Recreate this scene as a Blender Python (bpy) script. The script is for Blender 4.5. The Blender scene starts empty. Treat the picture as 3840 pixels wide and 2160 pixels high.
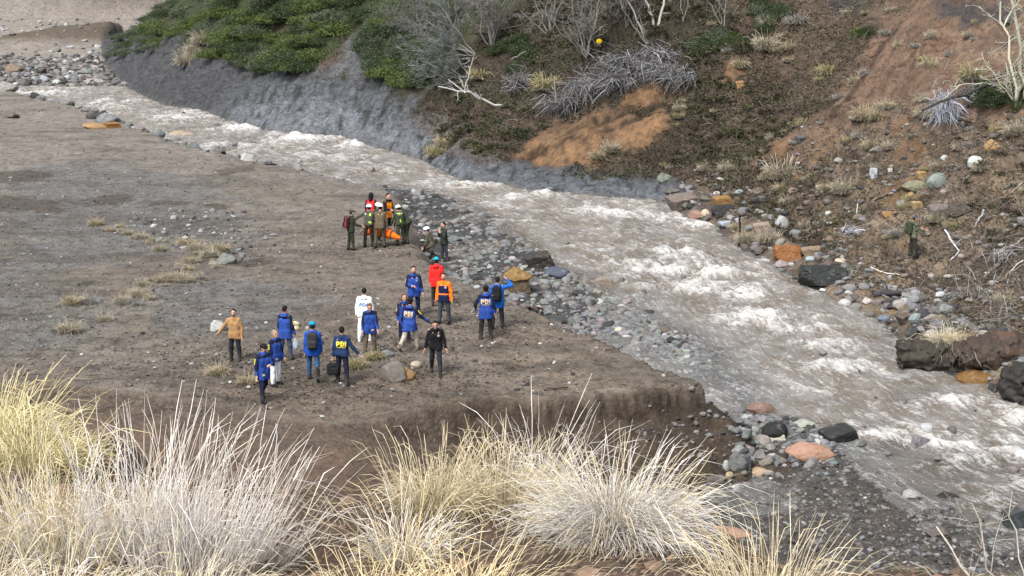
import bpy, math, random
import numpy as np
from mathutils import Vector, Matrix

# ------------------------------------------------------------------ scene, camera, sky, sun, exposure
scene = bpy.context.scene
COL = scene.collection
FPX = 5973.0                                  # focal length in pixels of a 3840 px wide frame
TH = math.atan(1241.0 / FPX)                  # downward pitch of the lens
cam_data = bpy.data.cameras.new('camera')
cam_data.sensor_width = 36.0
cam_data.lens = 36.0 * FPX / 3840.0
cam_data.clip_start = 0.1
cam_data.clip_end = 3000.0
cam = bpy.data.objects.new('camera', cam_data)
COL.objects.link(cam)
cam.location = (0, 0, 0)
cam.rotation_euler = (math.pi / 2 - TH, 0, 0)
scene.camera = cam

SUN_EL, SUN_AZ = math.radians(52), math.radians(212)
world = bpy.data.worlds.new('World')
scene.world = world
world.use_nodes = True
wn = world.node_tree
for n in list(wn.nodes): wn.nodes.remove(n)
w_out = wn.nodes.new('ShaderNodeOutputWorld')
w_bg = wn.nodes.new('ShaderNodeBackground')
w_sky = wn.nodes.new('ShaderNodeTexSky')
w_sky.sky_type = 'NISHITA'
w_sky.sun_disc = False
w_sky.sun_elevation = SUN_EL
w_sky.sun_rotation = SUN_AZ
w_sky.air_density = 1.0
w_sky.dust_density = 3.0
w_hsv = wn.nodes.new('ShaderNodeHueSaturation')       # overcast: the sky is nearly grey
w_hsv.inputs['Saturation'].default_value = 0.30
wn.links.new(w_sky.outputs[0], w_hsv.inputs['Color'])
wn.links.new(w_hsv.outputs[0], w_bg.inputs['Color'])
wn.links.new(w_bg.outputs[0], w_out.inputs['Surface'])
w_bg.inputs['Strength'].default_value = 0.112

sun_data = bpy.data.lights.new('sun', 'SUN')
sun_data.energy = 1.9
sun_data.angle = math.radians(18)
sun_data.color = (1.0, 0.96, 0.90)
sun = bpy.data.objects.new('sun', sun_data)
COL.objects.link(sun)
_sd = Vector((math.sin(SUN_AZ) * math.cos(SUN_EL), math.cos(SUN_AZ) * math.cos(SUN_EL), math.sin(SUN_EL)))
sun.rotation_euler = (-_sd).to_track_quat('-Z', 'Y').to_euler()
sun.location = (0, 0, 60)

scene.view_settings.view_transform = 'Standard'
scene.view_settings.look = 'None'
scene.view_settings.gamma = 1.0
scene.view_settings.use_curve_mapping = False
scene.view_settings.exposure = 1.25
scene.cycles.max_bounces = 6
scene.cycles.transparent_max_bounces = 8

RNG = np.random.default_rng(7)
random.seed(7)

# ------------------------------------------------------------------ small numeric helpers
def _hash(ix, iy, iz, seed):
    h = (ix * 374761393 + iy * 668265263 + iz * 2147483647 + seed * 1274126177) & 0xFFFFFFFF
    h = ((h ^ (h >> 13)) * 1274126177) & 0xFFFFFFFF
    h = (h ^ (h >> 16)) & 0xFFFFFFFF
    return (h & 0xFFFFFF) / float(0xFFFFFF)

def vnoise(x, y, z=0.0, seed=0):
    """value noise in -1..1"""
    x = np.asarray(x, float); y = np.asarray(y, float); z = np.asarray(z, float) + np.zeros_like(x)
    ix = np.floor(x).astype(np.int64); iy = np.floor(y).astype(np.int64); iz = np.floor(z).astype(np.int64)
    fx = x - ix; fy = y - iy; fz = z - iz
    ux = fx * fx * (3 - 2 * fx); uy = fy * fy * (3 - 2 * fy); uz = fz * fz * (3 - 2 * fz)
    flat = bool(np.all(fz == 0))
    def lay(k):
        a = _hash(ix, iy, iz + k, seed); b = _hash(ix + 1, iy, iz + k, seed)
        c = _hash(ix, iy + 1, iz + k, seed); d = _hash(ix + 1, iy + 1, iz + k, seed)
        return (a * (1 - ux) + b * ux) * (1 - uy) + (c * (1 - ux) + d * ux) * uy
    v = lay(0) if flat else lay(0) * (1 - uz) + lay(1) * uz
    return v * 2 - 1

def fbm(x, y, z=0.0, octv=4, seed=0, gain=0.5, lac=2.03):
    s = 0.0; a = 1.0; t = 0.0
    for o in range(octv):
        s = s + a * vnoise(x * lac ** o + 17.3 * o, y * lac ** o - 9.1 * o, np.asarray(z) * lac ** o, seed + o)
        t += a; a *= gain
    return s / t

def sstep(a, b, x):
    t = np.clip((x - a) / (b - a), 0, 1)
    return t * t * (3 - 2 * t)

def lerp(a, b, t): return a + (b - a) * t

def seg_dist(px, py, poly, closed):
    """distance to a polyline and the position along it (in vertex index units)"""
    P = np.asarray(poly, float)
    n = len(P)
    best = np.full(np.shape(px), 1e9); pos = np.zeros(np.shape(px))
    for i in range(n if closed else n - 1):
        ax, ay = P[i]; bx, by = P[(i + 1) % n]
        dx, dy = bx - ax, by - ay
        t = np.clip(((px - ax) * dx + (py - ay) * dy) / (dx * dx + dy * dy + 1e-12), 0, 1)
        d = (px - ax - t * dx) ** 2 + (py - ay - t * dy) ** 2
        m = d < best
        best = np.where(m, d, best); pos = np.where(m, i + t, pos)
    return np.sqrt(best), pos

def inside(px, py, poly):
    P = np.asarray(poly, float); n = len(P)
    r = np.zeros(np.shape(px), bool)
    j = n - 1
    for i in range(n):
        xi, yi = P[i]; xj, yj = P[j]
        c = ((yi > py) != (yj > py)) & (px < (xj - xi) * (py - yi) / (yj - yi + 1e-12) + xi)
        r ^= c
        j = i
    return r

def sdist(px, py, poly):
    """signed distance, positive inside"""
    d, _ = seg_dist(px, py, poly, True)
    return np.where(inside(px, py, poly), d, -d)

def chaikin(pts, it=2):
    P = [np.array(p, float) for p in pts]
    for _ in range(it):
        Q = [P[0]]
        for a, b in zip(P[:-1], P[1:]):
            Q.append(a * 0.75 + b * 0.25); Q.append(a * 0.25 + b * 0.75)
        Q.append(P[-1]); P = Q
    return [tuple(p) for p in P]

# surveying: a direction seen from the camera's standpoint, intersected with a height function
_c, _s = math.cos(TH), math.sin(TH)
def ray(px, py):
    a = (px - 1920) / FPX; b = (1080 - py) / FPX
    return np.array([a, _c + b * _s, b * _c - _s])
def z_terrace(Y): return -11.5 + 0.015 * np.maximum(0, Y - 70)
def z_water(Y): return -13.85 + 0.0437 * (np.clip(Y, 34, 80) - 38) + 0.018 * np.maximum(0, np.minimum(Y, 150) - 80)
def hit(px, py, zf):
    r = ray(px, py); lo, hi = 4.0, 420.0
    for _ in range(48):
        m = (lo + hi) / 2
        if r[2] * m > zf(r[1] * m): lo = m
        else: hi = m
    return r * lo
def on_t(p): h = hit(p[0], p[1], z_terrace); return (h[0], h[1])
def on_w(p): h = hit(p[0], p[1], z_water); return (h[0], h[1])

# ------------------------------------------------------------------ plan of the valley
NEAR = [(-500, 240), (-150, 310), (60, 338), (200, 374), (330, 402), (480, 457), (650, 522), (800, 562), (950, 592), (1150, 628),
        (1350, 672), (1470, 700), (1540, 800), (1590, 900), (1640, 985), (1760, 1050), (1870, 1112), (1940, 1135), (2050, 1180),
        (2200, 1250), (2290, 1300), (2380, 1342), (2555, 1398), (2668, 1440)]
FRONT = [(2420, 1470), (2200, 1490), (2040, 1498), (1850, 1490), (1640, 1520), (1490, 1565), (1250, 1600), (980, 1560),
         (720, 1510), (450, 1475), (250, 1446)]
TERR = [on_t(p) for p in NEAR] + [on_t(p) for p in FRONT] + [(-24, 41), (-70, 40), (-140, 60), (-140, 160)]
LIP = [on_t(p) for p in NEAR[13:]]
FARPX = [(473, 324), (555, 367), (628, 396), (773, 415), (860, 452), (995, 483), (1093, 498), (1277, 509), (1383, 546),
         (1576, 594), (1644, 633), (1721, 671), (1890, 690), (1972, 709), (2117, 721), (2320, 740), (2431, 745), (2509, 764),
         (2591, 817), (2673, 845), (2721, 900), (2827, 957), (2917, 996), (2999, 1064), (3110, 1110), (3173, 1140),
         (3299, 1199), (3371, 1276), (3419, 1350), (3550, 1385), (3700, 1440), (3850, 1530)]
FARW = [on_w(p) for p in FARPX]
HILL = [(-34, 300), (-50, 225), (-46, 180), (-39.5, 155)] + FARW + [(22, 40), (34, 25), (300, 10), (300, 700), (-34, 700)]
UPT = [on_t(p) for p in [(-500, 268), (0, 262), (160, 258), (290, 246), (400, 234)]]
UPTERR = UPT + [(-40, 165), (-46, 182), (-51, 228), (-30, 420), (-400, 420), (-400, 150)]

# bank character along the far edge: (cliff height, cliff width, slope beyond, bench width) per far point
def far_prof(u):
    k = np.arange(len(FARW) + 4)
    x = np.array([0] * 4 + [p[0] for p in FARPX], float)
    x[:4] = [473, 473, 473, 473]
    xs = [473, 900, 1277, 1500, 1700, 1900, 2300, 2520, 2750, 3000, 3200, 3420, 3850]
    hc = [3.7, 3.7, 3.8, 2.5, 1.3, 1.0, 1.0, 0.8, 0.8, 0.5, 0.5, 0.9, 0.8]
    ac = [4.6, 4.2, 2.7, 2.2, 1.8, 2.2, 2.4, 1.0, 1.0, 1.5, 1.5, 0.7, 0.7]
    mm = [.75, .75, .75, .78, .78, .72, .66, .62, .60, .60, .62, .62, .62]
    bw = [0, 0, 0, 0.3, .3, .2, .2, .4, .6, 1.5, 3.2, 5.5, 6.5]
    px = np.interp(u, k, x)
    f = lambda v: np.interp(px, xs, v)
    return f(hc), f(ac), f(mm), f(bw), px

BARS = [  # stony ground that stands out of the water, surveyed outlines
    [(1400, 690), (1520, 700), (1640, 720), (1790, 770), (1930, 850), (2010, 915), (2100, 980), (2250, 1050), (2330, 1120),
     (2330, 1200), (2250, 1290), (1640, 1100), (1500, 900)],
    [(2640, 1560), (2790, 1520), (2950, 1560), (3120, 1605), (3215, 1715), (3340, 1850), (3520, 1980), (3860, 2110), (4100, 2400),
     (2500, 2400), (2500, 1800)],
    [(-400, 322), (60, 320), (300, 322), (470, 322), (430, 235), (-400, 262)],
]
BARS = [[on_w(p) for p in b] for b in BARS]
SHALLOW = [on_w(p) for p in [(2250, 1090), (2420, 1120), (2560, 1200), (2720, 1290), (2850, 1400), (2900, 1520), (2760, 1600), (2640, 1450), (2380, 1340), (2200, 1240)]]

def near_hill(X, Y):
    k = sstep(-1.0, -4.5, X + 0.10 * (Y - 10))
    y1 = np.maximum(Y - 11.0, 0)
    far_l = 0.27 * np.minimum(y1, 10) + 0.62 * np.maximum(y1 - 10, 0)
    far_r = 0.80 * y1 - 0.4 * (1 - np.exp(-y1))
    z = -2.15 - 0.155 * np.clip(Y, -10, 11.0) - lerp(far_r, far_l, k)
    z = z - 0.02 * np.clip(X, -12, 12) - 0.55 * sstep(1.0, 2.2, X)
    return z + 0.10 * fbm(X * 0.8, Y * 0.8, octv=3, seed=40)

def terrain(X, Y, full=False):
    X = np.asarray(X, float); Y = np.asarray(Y, float)
    w1 = fbm(X * 0.55, Y * 0.55, octv=3, seed=3); w2 = fbm(X * 2.1, Y * 2.1, octv=2, seed=5)
    zt = z_terrace(Y) + 0.10 * fbm(X * .12, Y * .12, octv=3, seed=11) + 0.05 * w2 + 0.05 * w1
    zw = z_water(Y)
    dT = sdist(X, Y, TERR); dTn = dT + 0.28 * w1 + 0.12 * w2
    dU = sdist(X, Y, UPTERR) + 0.5 * w1
    dH = sdist(X, Y, HILL); dHn = dH + (0.22 * w1 + 0.12 * w2) * np.clip(np.abs(dH) + .3, 0, 1)
    # floor of the channel and its stony bars
    bed = zw - 0.34 + 0.10 * w1 + 0.07 * w2
    for i, b in enumerate(BARS):
        d = sdist(X, Y, b)
        bed = np.maximum(bed, zw + lerp(-0.6, (0.03, 0.2 - .24 * sstep(8.5, 6.5, X), 0.35)[i], sstep(-1.6, 1.2, d)) + 0.12 * w1 + 0.07 * w2)
    sh = sdist(X, Y, SHALLOW)
    bed = np.maximum(bed, zw + lerp(-.6, -.05, sstep(-1.5, 1.5, sh)) + 0.07 * w1 + 0.06 * w2)
    # the dry gully between the terrace front and the near slope rises to the left
    gl = sstep(1.2, -4.5, X) * sstep(50, 44, Y)
    bed = np.maximum(bed, lerp(-13.85, -11.50 - .10 * np.clip(-dT, 0, 9), gl) + 0.12 * w1 + 0.07 * w2)
    # terrace: a crisp undercut lip towards the gully, a soft shore upstream
    soft = lerp(0.18, 0.9, sstep(52, 62, Y))
    z = lerp(bed, zt, sstep(-soft, soft * 0.7, dTn))
    tal = zt - .75 + lerp(.85, 1.3, sstep(4, 0, X)) * (dTn + .1) + .12 * w2 + .10 * fbm(X * 3.1, Y * 3.1, octv=2, seed=9)
    z = np.where((dTn < .05) & (dTn > -3.4), np.maximum(z, lerp(tal, z, sstep(46, 49, Y))), z)
    zu = z_terrace(Y) + 0.15 * w1
    zu = zu + 2.2 * np.exp(-((Y - 188 - 1.2 * (X + 50)) / 10) ** 2) * sstep(-68, -48, X)
    z = np.where(dU > -1.5, lerp(z, zu, sstep(-0.8, 0.5, dU)), z)
    # the far bank
    _, u = seg_dist(X, Y, HILL[:len(FARW) + 4], False)
    hc, ac, mm, bw, upx = far_prof(u)
    d = np.maximum(dHn, 0)
    tc = np.clip(d / ac, 0, 1)
    h = hc * (tc ** 0.85) + 0.10 * np.clip(d - ac, 0, bw)
    d2 = np.maximum(d - ac - bw, 0)
    h = h + mm * d2 - 0.004 * np.maximum(d2 - 22, 0) ** 1.3
    rough = fbm(X * .35, Y * .35, octv=4, seed=21)
    gul = 1 - np.abs(fbm((X * .8 + Y * .5) * .42, (Y * .8 - X * .5) * .10, octv=3, seed=29))
    h = h + sstep(0.2, 5, d) * (0.75 * rough - 0.5 * gul + 0.38) + sstep(0, 1.2, d) * (0.20 * w1 + 0.12 * w2)
    h = h + sstep(.5, 2.5, d) * sstep(2300, 2700, upx) * (.16 * fbm(X * 1.1, Y * 1.1 + .8 * h, octv=3, seed=37) + .05 * fbm(X * 4.2, Y * 4.2, octv=2, seed=38))
    dg = 1 - np.abs(fbm((X * .75 + Y * .45) * 1.5, (Y * .8 - X * .55) * .32, octv=3, seed=43))
    h = h - sstep(.6, 2.5, d) * sstep(2350, 2700, upx) * .42 * (dg - .75)
    # fluted blue-grey mudstone face
    flu = fbm(X * .9 + Y * .3, h * 1.5 + Y * .35, octv=4, seed=33)
    led = fbm(X * .5 + 3, h * 2.6 + .5 * rough, octv=3, seed=35)
    ms_ = sstep(.1, .9, d) * sstep(ac + 1.5, ac, d) * sstep(2500, 2300, upx) * (1 - .5 * sstep(1700, 1900, upx))
    h = h + (0.20 * flu + .26 * np.clip(led, -.6, .3) + .10 * w2) * ms_
    hb = lerp(zw, z, sstep(138, 150, Y))
    z = np.where(dHn > -0.4, lerp(z, hb + h, sstep(-0.35, 0.15, dHn)), z)
    # distant scree mountain upstream
    z = z + np.where(dH < 0, 0.62 * np.maximum(0, Y - 245 - 0.25 * (X + 60)) * sstep(-0.5, 8, -dH), 0)
    # near slope with the camera's standpoint
    zn = near_hill(X, Y)
    kk = 0.35
    hh = np.clip(0.5 + 0.5 * (zn - z) / kk, 0, 1)
    zz = lerp(z, zn, hh) + kk * hh * (1 - hh)
    z = np.where(Y < 46, zz, z)
    if full:
        return z, dict(dT=dT, dTn=dTn, dU=dU, dH=dH, u=u, upx=upx, hc=hc, ac=ac, bw=bw, zn=zn, zw=zw, w1=w1, w2=w2, zt=zt, d=d, rough=rough)
    return z

def ground_hit(px, py, tmin=4.0):
    """point of the terrain seen in a given direction from the camera's standpoint (first crossing)"""
    r = ray(px, py)
    t = tmin * (420.0 / tmin) ** np.linspace(0, 1, 900)
    g = r[2] * t - terrain(r[0] * t, r[1] * t)
    i = np.where(g < 0)[0]
    if len(i) == 0: return None
    i = max(i[0], 1)
    lo, hi = t[i - 1], t[i]
    tt = np.linspace(lo, hi, 24)
    g = r[2] * tt - terrain(r[0] * tt, r[1] * tt)
    j = np.where(g < 0)[0]
    tt = tt[j[0]] if len(j) else hi
    return r * tt

_GH = {}
def G(px, py, tmin=24.0):
    k = (px, py, tmin)
    if k not in _GH:
        h = ground_hit(px, py, tmin)
        _GH[k] = Vector(h) if h is not None else None
    return _GH[k]

def at_px(X, Y, Z):
    """where a world point shows from the camera (for tests only)"""
    depth = Y * _c - Z * _s
    return 1920 + FPX * X / depth, 1080 - FPX * (Y * _s + Z * _c) / depth
def px_size(n, p):
    """metres spanned by n photo pixels at point p"""
    return n * (p[1] * _c - p[2] * _s) / FPX

# ------------------------------------------------------------------ mesh and material helpers
def mesh_obj(name, V, Fc, mat, parent=None, smooth=True, cols=None, attrs=None, mats=None, midx=None):
    me = bpy.data.meshes.new(name)
    V = np.ascontiguousarray(V, dtype=np.float32)
    if isinstance(Fc, np.ndarray):
        k = Fc.shape[1]; nf = len(Fc)
        me.vertices.add(len(V)); me.vertices.foreach_set('co', V.ravel())
        me.loops.add(nf * k); me.loops.foreach_set('vertex_index', np.ascontiguousarray(Fc, dtype=np.int32).ravel())
        me.polygons.add(nf)
        me.polygons.foreach_set('loop_start', np.arange(0, nf * k, k, dtype=np.int32))
        me.update(calc_edges=True)
    else:
        me.from_pydata([tuple(v) for v in V], [], Fc); me.update()
    me.polygons.foreach_set('use_smooth', np.full(len(me.polygons), smooth, dtype=bool))
    if cols is not None:
        a = me.color_attributes.new('Col', 'FLOAT_COLOR', 'POINT')
        c = np.ones((len(V), 4), np.float32); c[:, :3] = cols
        a.data.foreach_set('color', c.ravel())
    if attrs:
        for nm, val in attrs.items():
            a = me.attributes.new(nm, 'FLOAT', 'POINT'); a.data.foreach_set('value', np.ascontiguousarray(val, dtype=np.float32))
    for m in (mats or [mat]): me.materials.append(m)
    if midx is not None: me.polygons.foreach_set('material_index', np.ascontiguousarray(midx, dtype=np.int32))
    me.validate()
    o = bpy.data.objects.new(name, me); COL.objects.link(o)
    if parent is not None: o.parent = parent
    return o

def tag(o, label=None, cat=None, group=None, kind=None):
    if label: o['label'] = label
    if cat: o['category'] = cat
    if group: o['group'] = group
    if kind: o['kind'] = kind
    return o
def copy_tree(o, parent=None):
    c = o.copy(); COL.objects.link(c)
    if parent is not None:
        c.parent = parent; c.matrix_parent_inverse = o.matrix_parent_inverse
    for ch in list(o.children): copy_tree(ch, c)
    return c

class NT:
    """tiny node-tree writer"""
    def __init__(self, name):
        self.m = bpy.data.materials.new(name); self.m.use_nodes = True
        self.t = self.m.node_tree
        for n in list(self.t.nodes): self.t.nodes.remove(n)
        self.out = self.t.nodes.new('ShaderNodeOutputMaterial')
    def n(self, kind, **kw):
        nd = self.t.nodes.new(kind)
        for k, v in kw.items(): setattr(nd, k, v)
        return nd
    def l(self, a, b): self.t.links.new(a, b)
    def attr(self, name, out='Color'):
        a = self.n('ShaderNodeAttribute', attribute_name=name); return a.outputs[out]
    def pos(self):
        return self.n('ShaderNodeNewGeometry').outputs['Position']
    def noise(self, vec, scale, detail=4, rough=0.6, dist=0.0):
        nd = self.n('ShaderNodeTexNoise'); nd.inputs['Scale'].default_value = scale
        nd.inputs['Detail'].default_value = detail; nd.inputs['Roughness'].default_value = rough
        nd.inputs['Distortion'].default_value = dist
        if vec is not None: self.l(vec, nd.inputs['Vector'])
        return nd.outputs['Fac']
    def vor(self, vec, scale, feature='F1', out='Distance', rnd=1.0):
        nd = self.n('ShaderNodeTexVoronoi', feature=feature); nd.inputs['Scale'].default_value = scale
        nd.inputs['Randomness'].default_value = rnd
        if vec is not None: self.l(vec, nd.inputs['Vector'])
        return nd.outputs[out]
    def math(self, op, a, b=None, c=None, clamp=False):
        nd = self.n('ShaderNodeMath', operation=op, use_clamp=clamp)
        for i, v in enumerate((a, b, c)):
            if v is None: continue
            if isinstance(v, (int, float)): nd.inputs[i].default_value = v
            else: self.l(v, nd.inputs[i])
        return nd.outputs[0]
    def mapr(self, v, a, b, c, d):
        nd = self.n('ShaderNodeMapRange'); self.l(v, nd.inputs[0])
        for i, x in enumerate((a, b, c, d)): nd.inputs[i + 1].default_value = x
        return nd.outputs[0]
    def mix(self, f, a, b, blend='MIX'):
        nd = self.n('ShaderNodeMix', data_type='RGBA', blend_type=blend)
        if isinstance(f, (int, float)): nd.inputs[0].default_value = f
        else: self.l(f, nd.inputs[0])
        for i, v in ((6, a), (7, b)):
            if isinstance(v, tuple): nd.inputs[i].default_value = (*v, 1)
            else: self.l(v, nd.inputs[i])
        return nd.outputs[2]
    def scale(self, col, f):
        nd = self.n('ShaderNodeVectorMath', operation='SCALE'); self.l(col, nd.inputs[0])
        if isinstance(f, (int, float)): nd.inputs[3].default_value = f
        else: self.l(f, nd.inputs[3])
        return nd.outputs[0]
    def bump(self, h, strength=0.5, dist=0.02, normal=None):
        nd = self.n('ShaderNodeBump'); nd.inputs['Strength'].default_value = strength
        nd.inputs['Distance'].default_value = dist; self.l(h, nd.inputs['Height'])
        if normal is not None: self.l(normal, nd.inputs['Normal'])
        return nd.outputs[0]
    def bsdf(self, color=None, rough=0.8, spec=0.3, normal=None, **kw):
        b = self.n('ShaderNodeBsdfPrincipled')
        if isinstance(color, tuple): b.inputs['Base Color'].default_value = (*color, 1)
        elif color is not None: self.l(color, b.inputs['Base Color'])
        if isinstance(rough, (int, float)): b.inputs['Roughness'].default_value = rough
        else: self.l(rough, b.inputs['Roughness'])
        b.inputs['Specular IOR Level'].default_value = spec
        if normal is not None: self.l(normal, b.inputs['Normal'])
        return b.outputs[0]
    def done(self, shader):
        self.l(shader, self.out.inputs['Surface']); return self.m

def mat_ground():
    t = NT('earth'); p = t.pos(); col = t.attr('Col'); peb = t.attr('peb', 'Fac'); wet = t.attr('wet', 'Fac')
    n1 = t.noise(p, 0.9, 5, 0.65); n2 = t.noise(p, 7.0, 6, 0.7); n3 = t.noise(p, 34.0, 3, 0.7)
    vc = t.vor(p, 9.0, out='Color'); vd = t.vor(p, 9.0)
    vc2 = t.vor(p, 22.0, out='Color'); vd2 = t.vor(p, 22.0)
    f = t.math('ADD', t.mapr(n1, .3, .7, .82, 1.18), t.mapr(n2, .3, .7, -.28, .28))
    f = t.math('ADD', f, t.mapr(n3, .3, .7, -.16, .16))
    base = t.scale(col, f)
    sep = t.n('ShaderNodeSeparateColor'); t.l(vc, sep.inputs[0])
    sep2 = t.n('ShaderNodeSeparateColor'); t.l(vc2, sep2.inputs[0])
    st = t.math('MULTIPLY', t.mapr(sep.outputs[0], 0, 1, 0.45, 1.7), t.mapr(vd, .0, .75, 1.15, .25))
    st2 = t.math('MULTIPLY', t.mapr(sep2.outputs[1], 0, 1, 0.5, 1.6), t.mapr(vd2, .0, .75, 1.15, .4))
    stm = t.math('MULTIPLY', st, st2)
    pc = t.scale(col, t.math('ADD', t.math('MULTIPLY', stm, 0.7), 0.3))
    c = t.mix(peb, base, pc)
    h = t.math('ADD', t.math('MULTIPLY', n2, 1.0), t.math('MULTIPLY', n3, 0.35))
    h = t.math('SUBTRACT', h, t.math('MULTIPLY', t.math('MULTIPLY', vd, peb), 1.2))
    nr = t.bump(h, 0.9, 0.07)
    # blotches of damp clods with their relief shade put into the colour, cracked mudstone
    rk = t.attr('rock', 'Fac')
    bl = t.noise(p, 2.3, 5, .72, .4)
    c = t.scale(c, t.mapr(bl, .46, .66, 1.10, .50))
    mp = t.n('ShaderNodeMapping'); t.l(p, mp.inputs['Vector']); mp.inputs['Scale'].default_value = (1.0, 1.0, 2.6)
    cr = t.noise(mp.outputs[0], 1.7, 7, .75, .8); cr2 = t.vor(mp.outputs[0], 2.2, feature='DISTANCE_TO_EDGE')
    hol = t.noise(mp.outputs[0], 3.1, 3, .6)
    rf = t.math('MULTIPLY', t.mapr(hol, .60, .66, 1.0, .42), t.math('MULTIPLY', t.mapr(cr, .34, .60, .62, 1.22), t.mapr(cr2, .0, .10, .82, 1.0)))
    c = t.mix(rk, c, t.scale(c, rf))
    nr = t.bump(t.math('MULTIPLY', t.math('ADD', cr, t.math('MULTIPLY', cr2, .3)), rk), .9, .5, nr)
    return t.done(t.bsdf(c, t.mapr(wet, 0, 1, .92, .45), 0.3, nr))

def mat_vcol(name, rough=0.85, spec=0.25, var=0.25, scale=12.0, bump=0.3, bdist=0.01):
    t = NT(name); p = t.pos(); col = t.attr('Col')
    n = t.noise(p, scale, 5, 0.65)
    c = t.scale(col, t.mapr(n, .25, .75, 1 - var, 1 + var))
    nr = t.bump(n, bump, bdist) if bump else None
    return t.done(t.bsdf(c, rough, spec, nr))

def mat_plain(name, color, rough=0.8, spec=0.25, var=0.15, scale=20.0, bump=0.2, bdist=0.005):
    t = NT(name); p = t.pos(); n = t.noise(p, scale, 4, 0.6)
    rgb = t.n('ShaderNodeRGB'); rgb.outputs[0].default_value = (*color, 1)
    c = t.scale(rgb.outputs[0], t.mapr(n, .25, .75, 1 - var, 1 + var))
    nr = t.bump(n, bump, bdist) if bump else None
    return t.done(t.bsdf(c, rough, spec, nr))

M_EARTH = mat_ground()
# ------------------------------------------------------------------ terrain sheet
def axis(parts):
    v = []
    for a, b, st in parts:
        n = max(2, int(round((b - a) / st)))
        v += list(np.linspace(a, b, n, endpoint=False))
    v.append(parts[-1][1]); return np.array(v)
uy = axis([(-8, 6, .7), (6, 26, .28), (26, 37, .3), (37, 42.6, .085), (42.6, 75, .23), (75, 112, .24), (112, 145, .4), (145, 180, .8), (180, 260, 2.2), (260, 470, 8)])
uu = axis([(-.95, -.36, .022), (-.36, .36, .0017), (.36, .95, .022)])
UY, UU = np.meshgrid(uy, uu, indexing='ij')
GX = UU * (UY * 0.985 + 6.0 + 8 * np.exp(-np.maximum(UY, -8) / 12)); GY = UY
GZ, TI = terrain(GX, GY, full=True)
E0 = np.zeros(GX.shape + (3,))

def setc(C, m, rgb):
    m = np.clip(m, 0, 1)[..., None]
    return C * (1 - m) + np.array(rgb) * m
def patch(X, Y, pts, soft=.5, tmin=24.0, nz=0.5, seed=77):
    """soft mask of a surveyed outline on the ground"""
    P = [G(a, b, tmin) for a, b in pts]
    P = [(q.x, q.y) for q in P if q is not None]
    xs = [q[0] for q in P]; ys = [q[1] for q in P]
    m = np.zeros(X.shape)
    sel = (X > min(xs) - 3) & (X < max(xs) + 3) & (Y > min(ys) - 3) & (Y < max(ys) + 3)
    if sel.any():
        x, y = X[sel], Y[sel]
        d = sdist(x, y, P) + nz * fbm(x * 1.4, y * 1.4, octv=3, seed=seed)
        m[sel] = sstep(-soft, soft, d)
    return m

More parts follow.
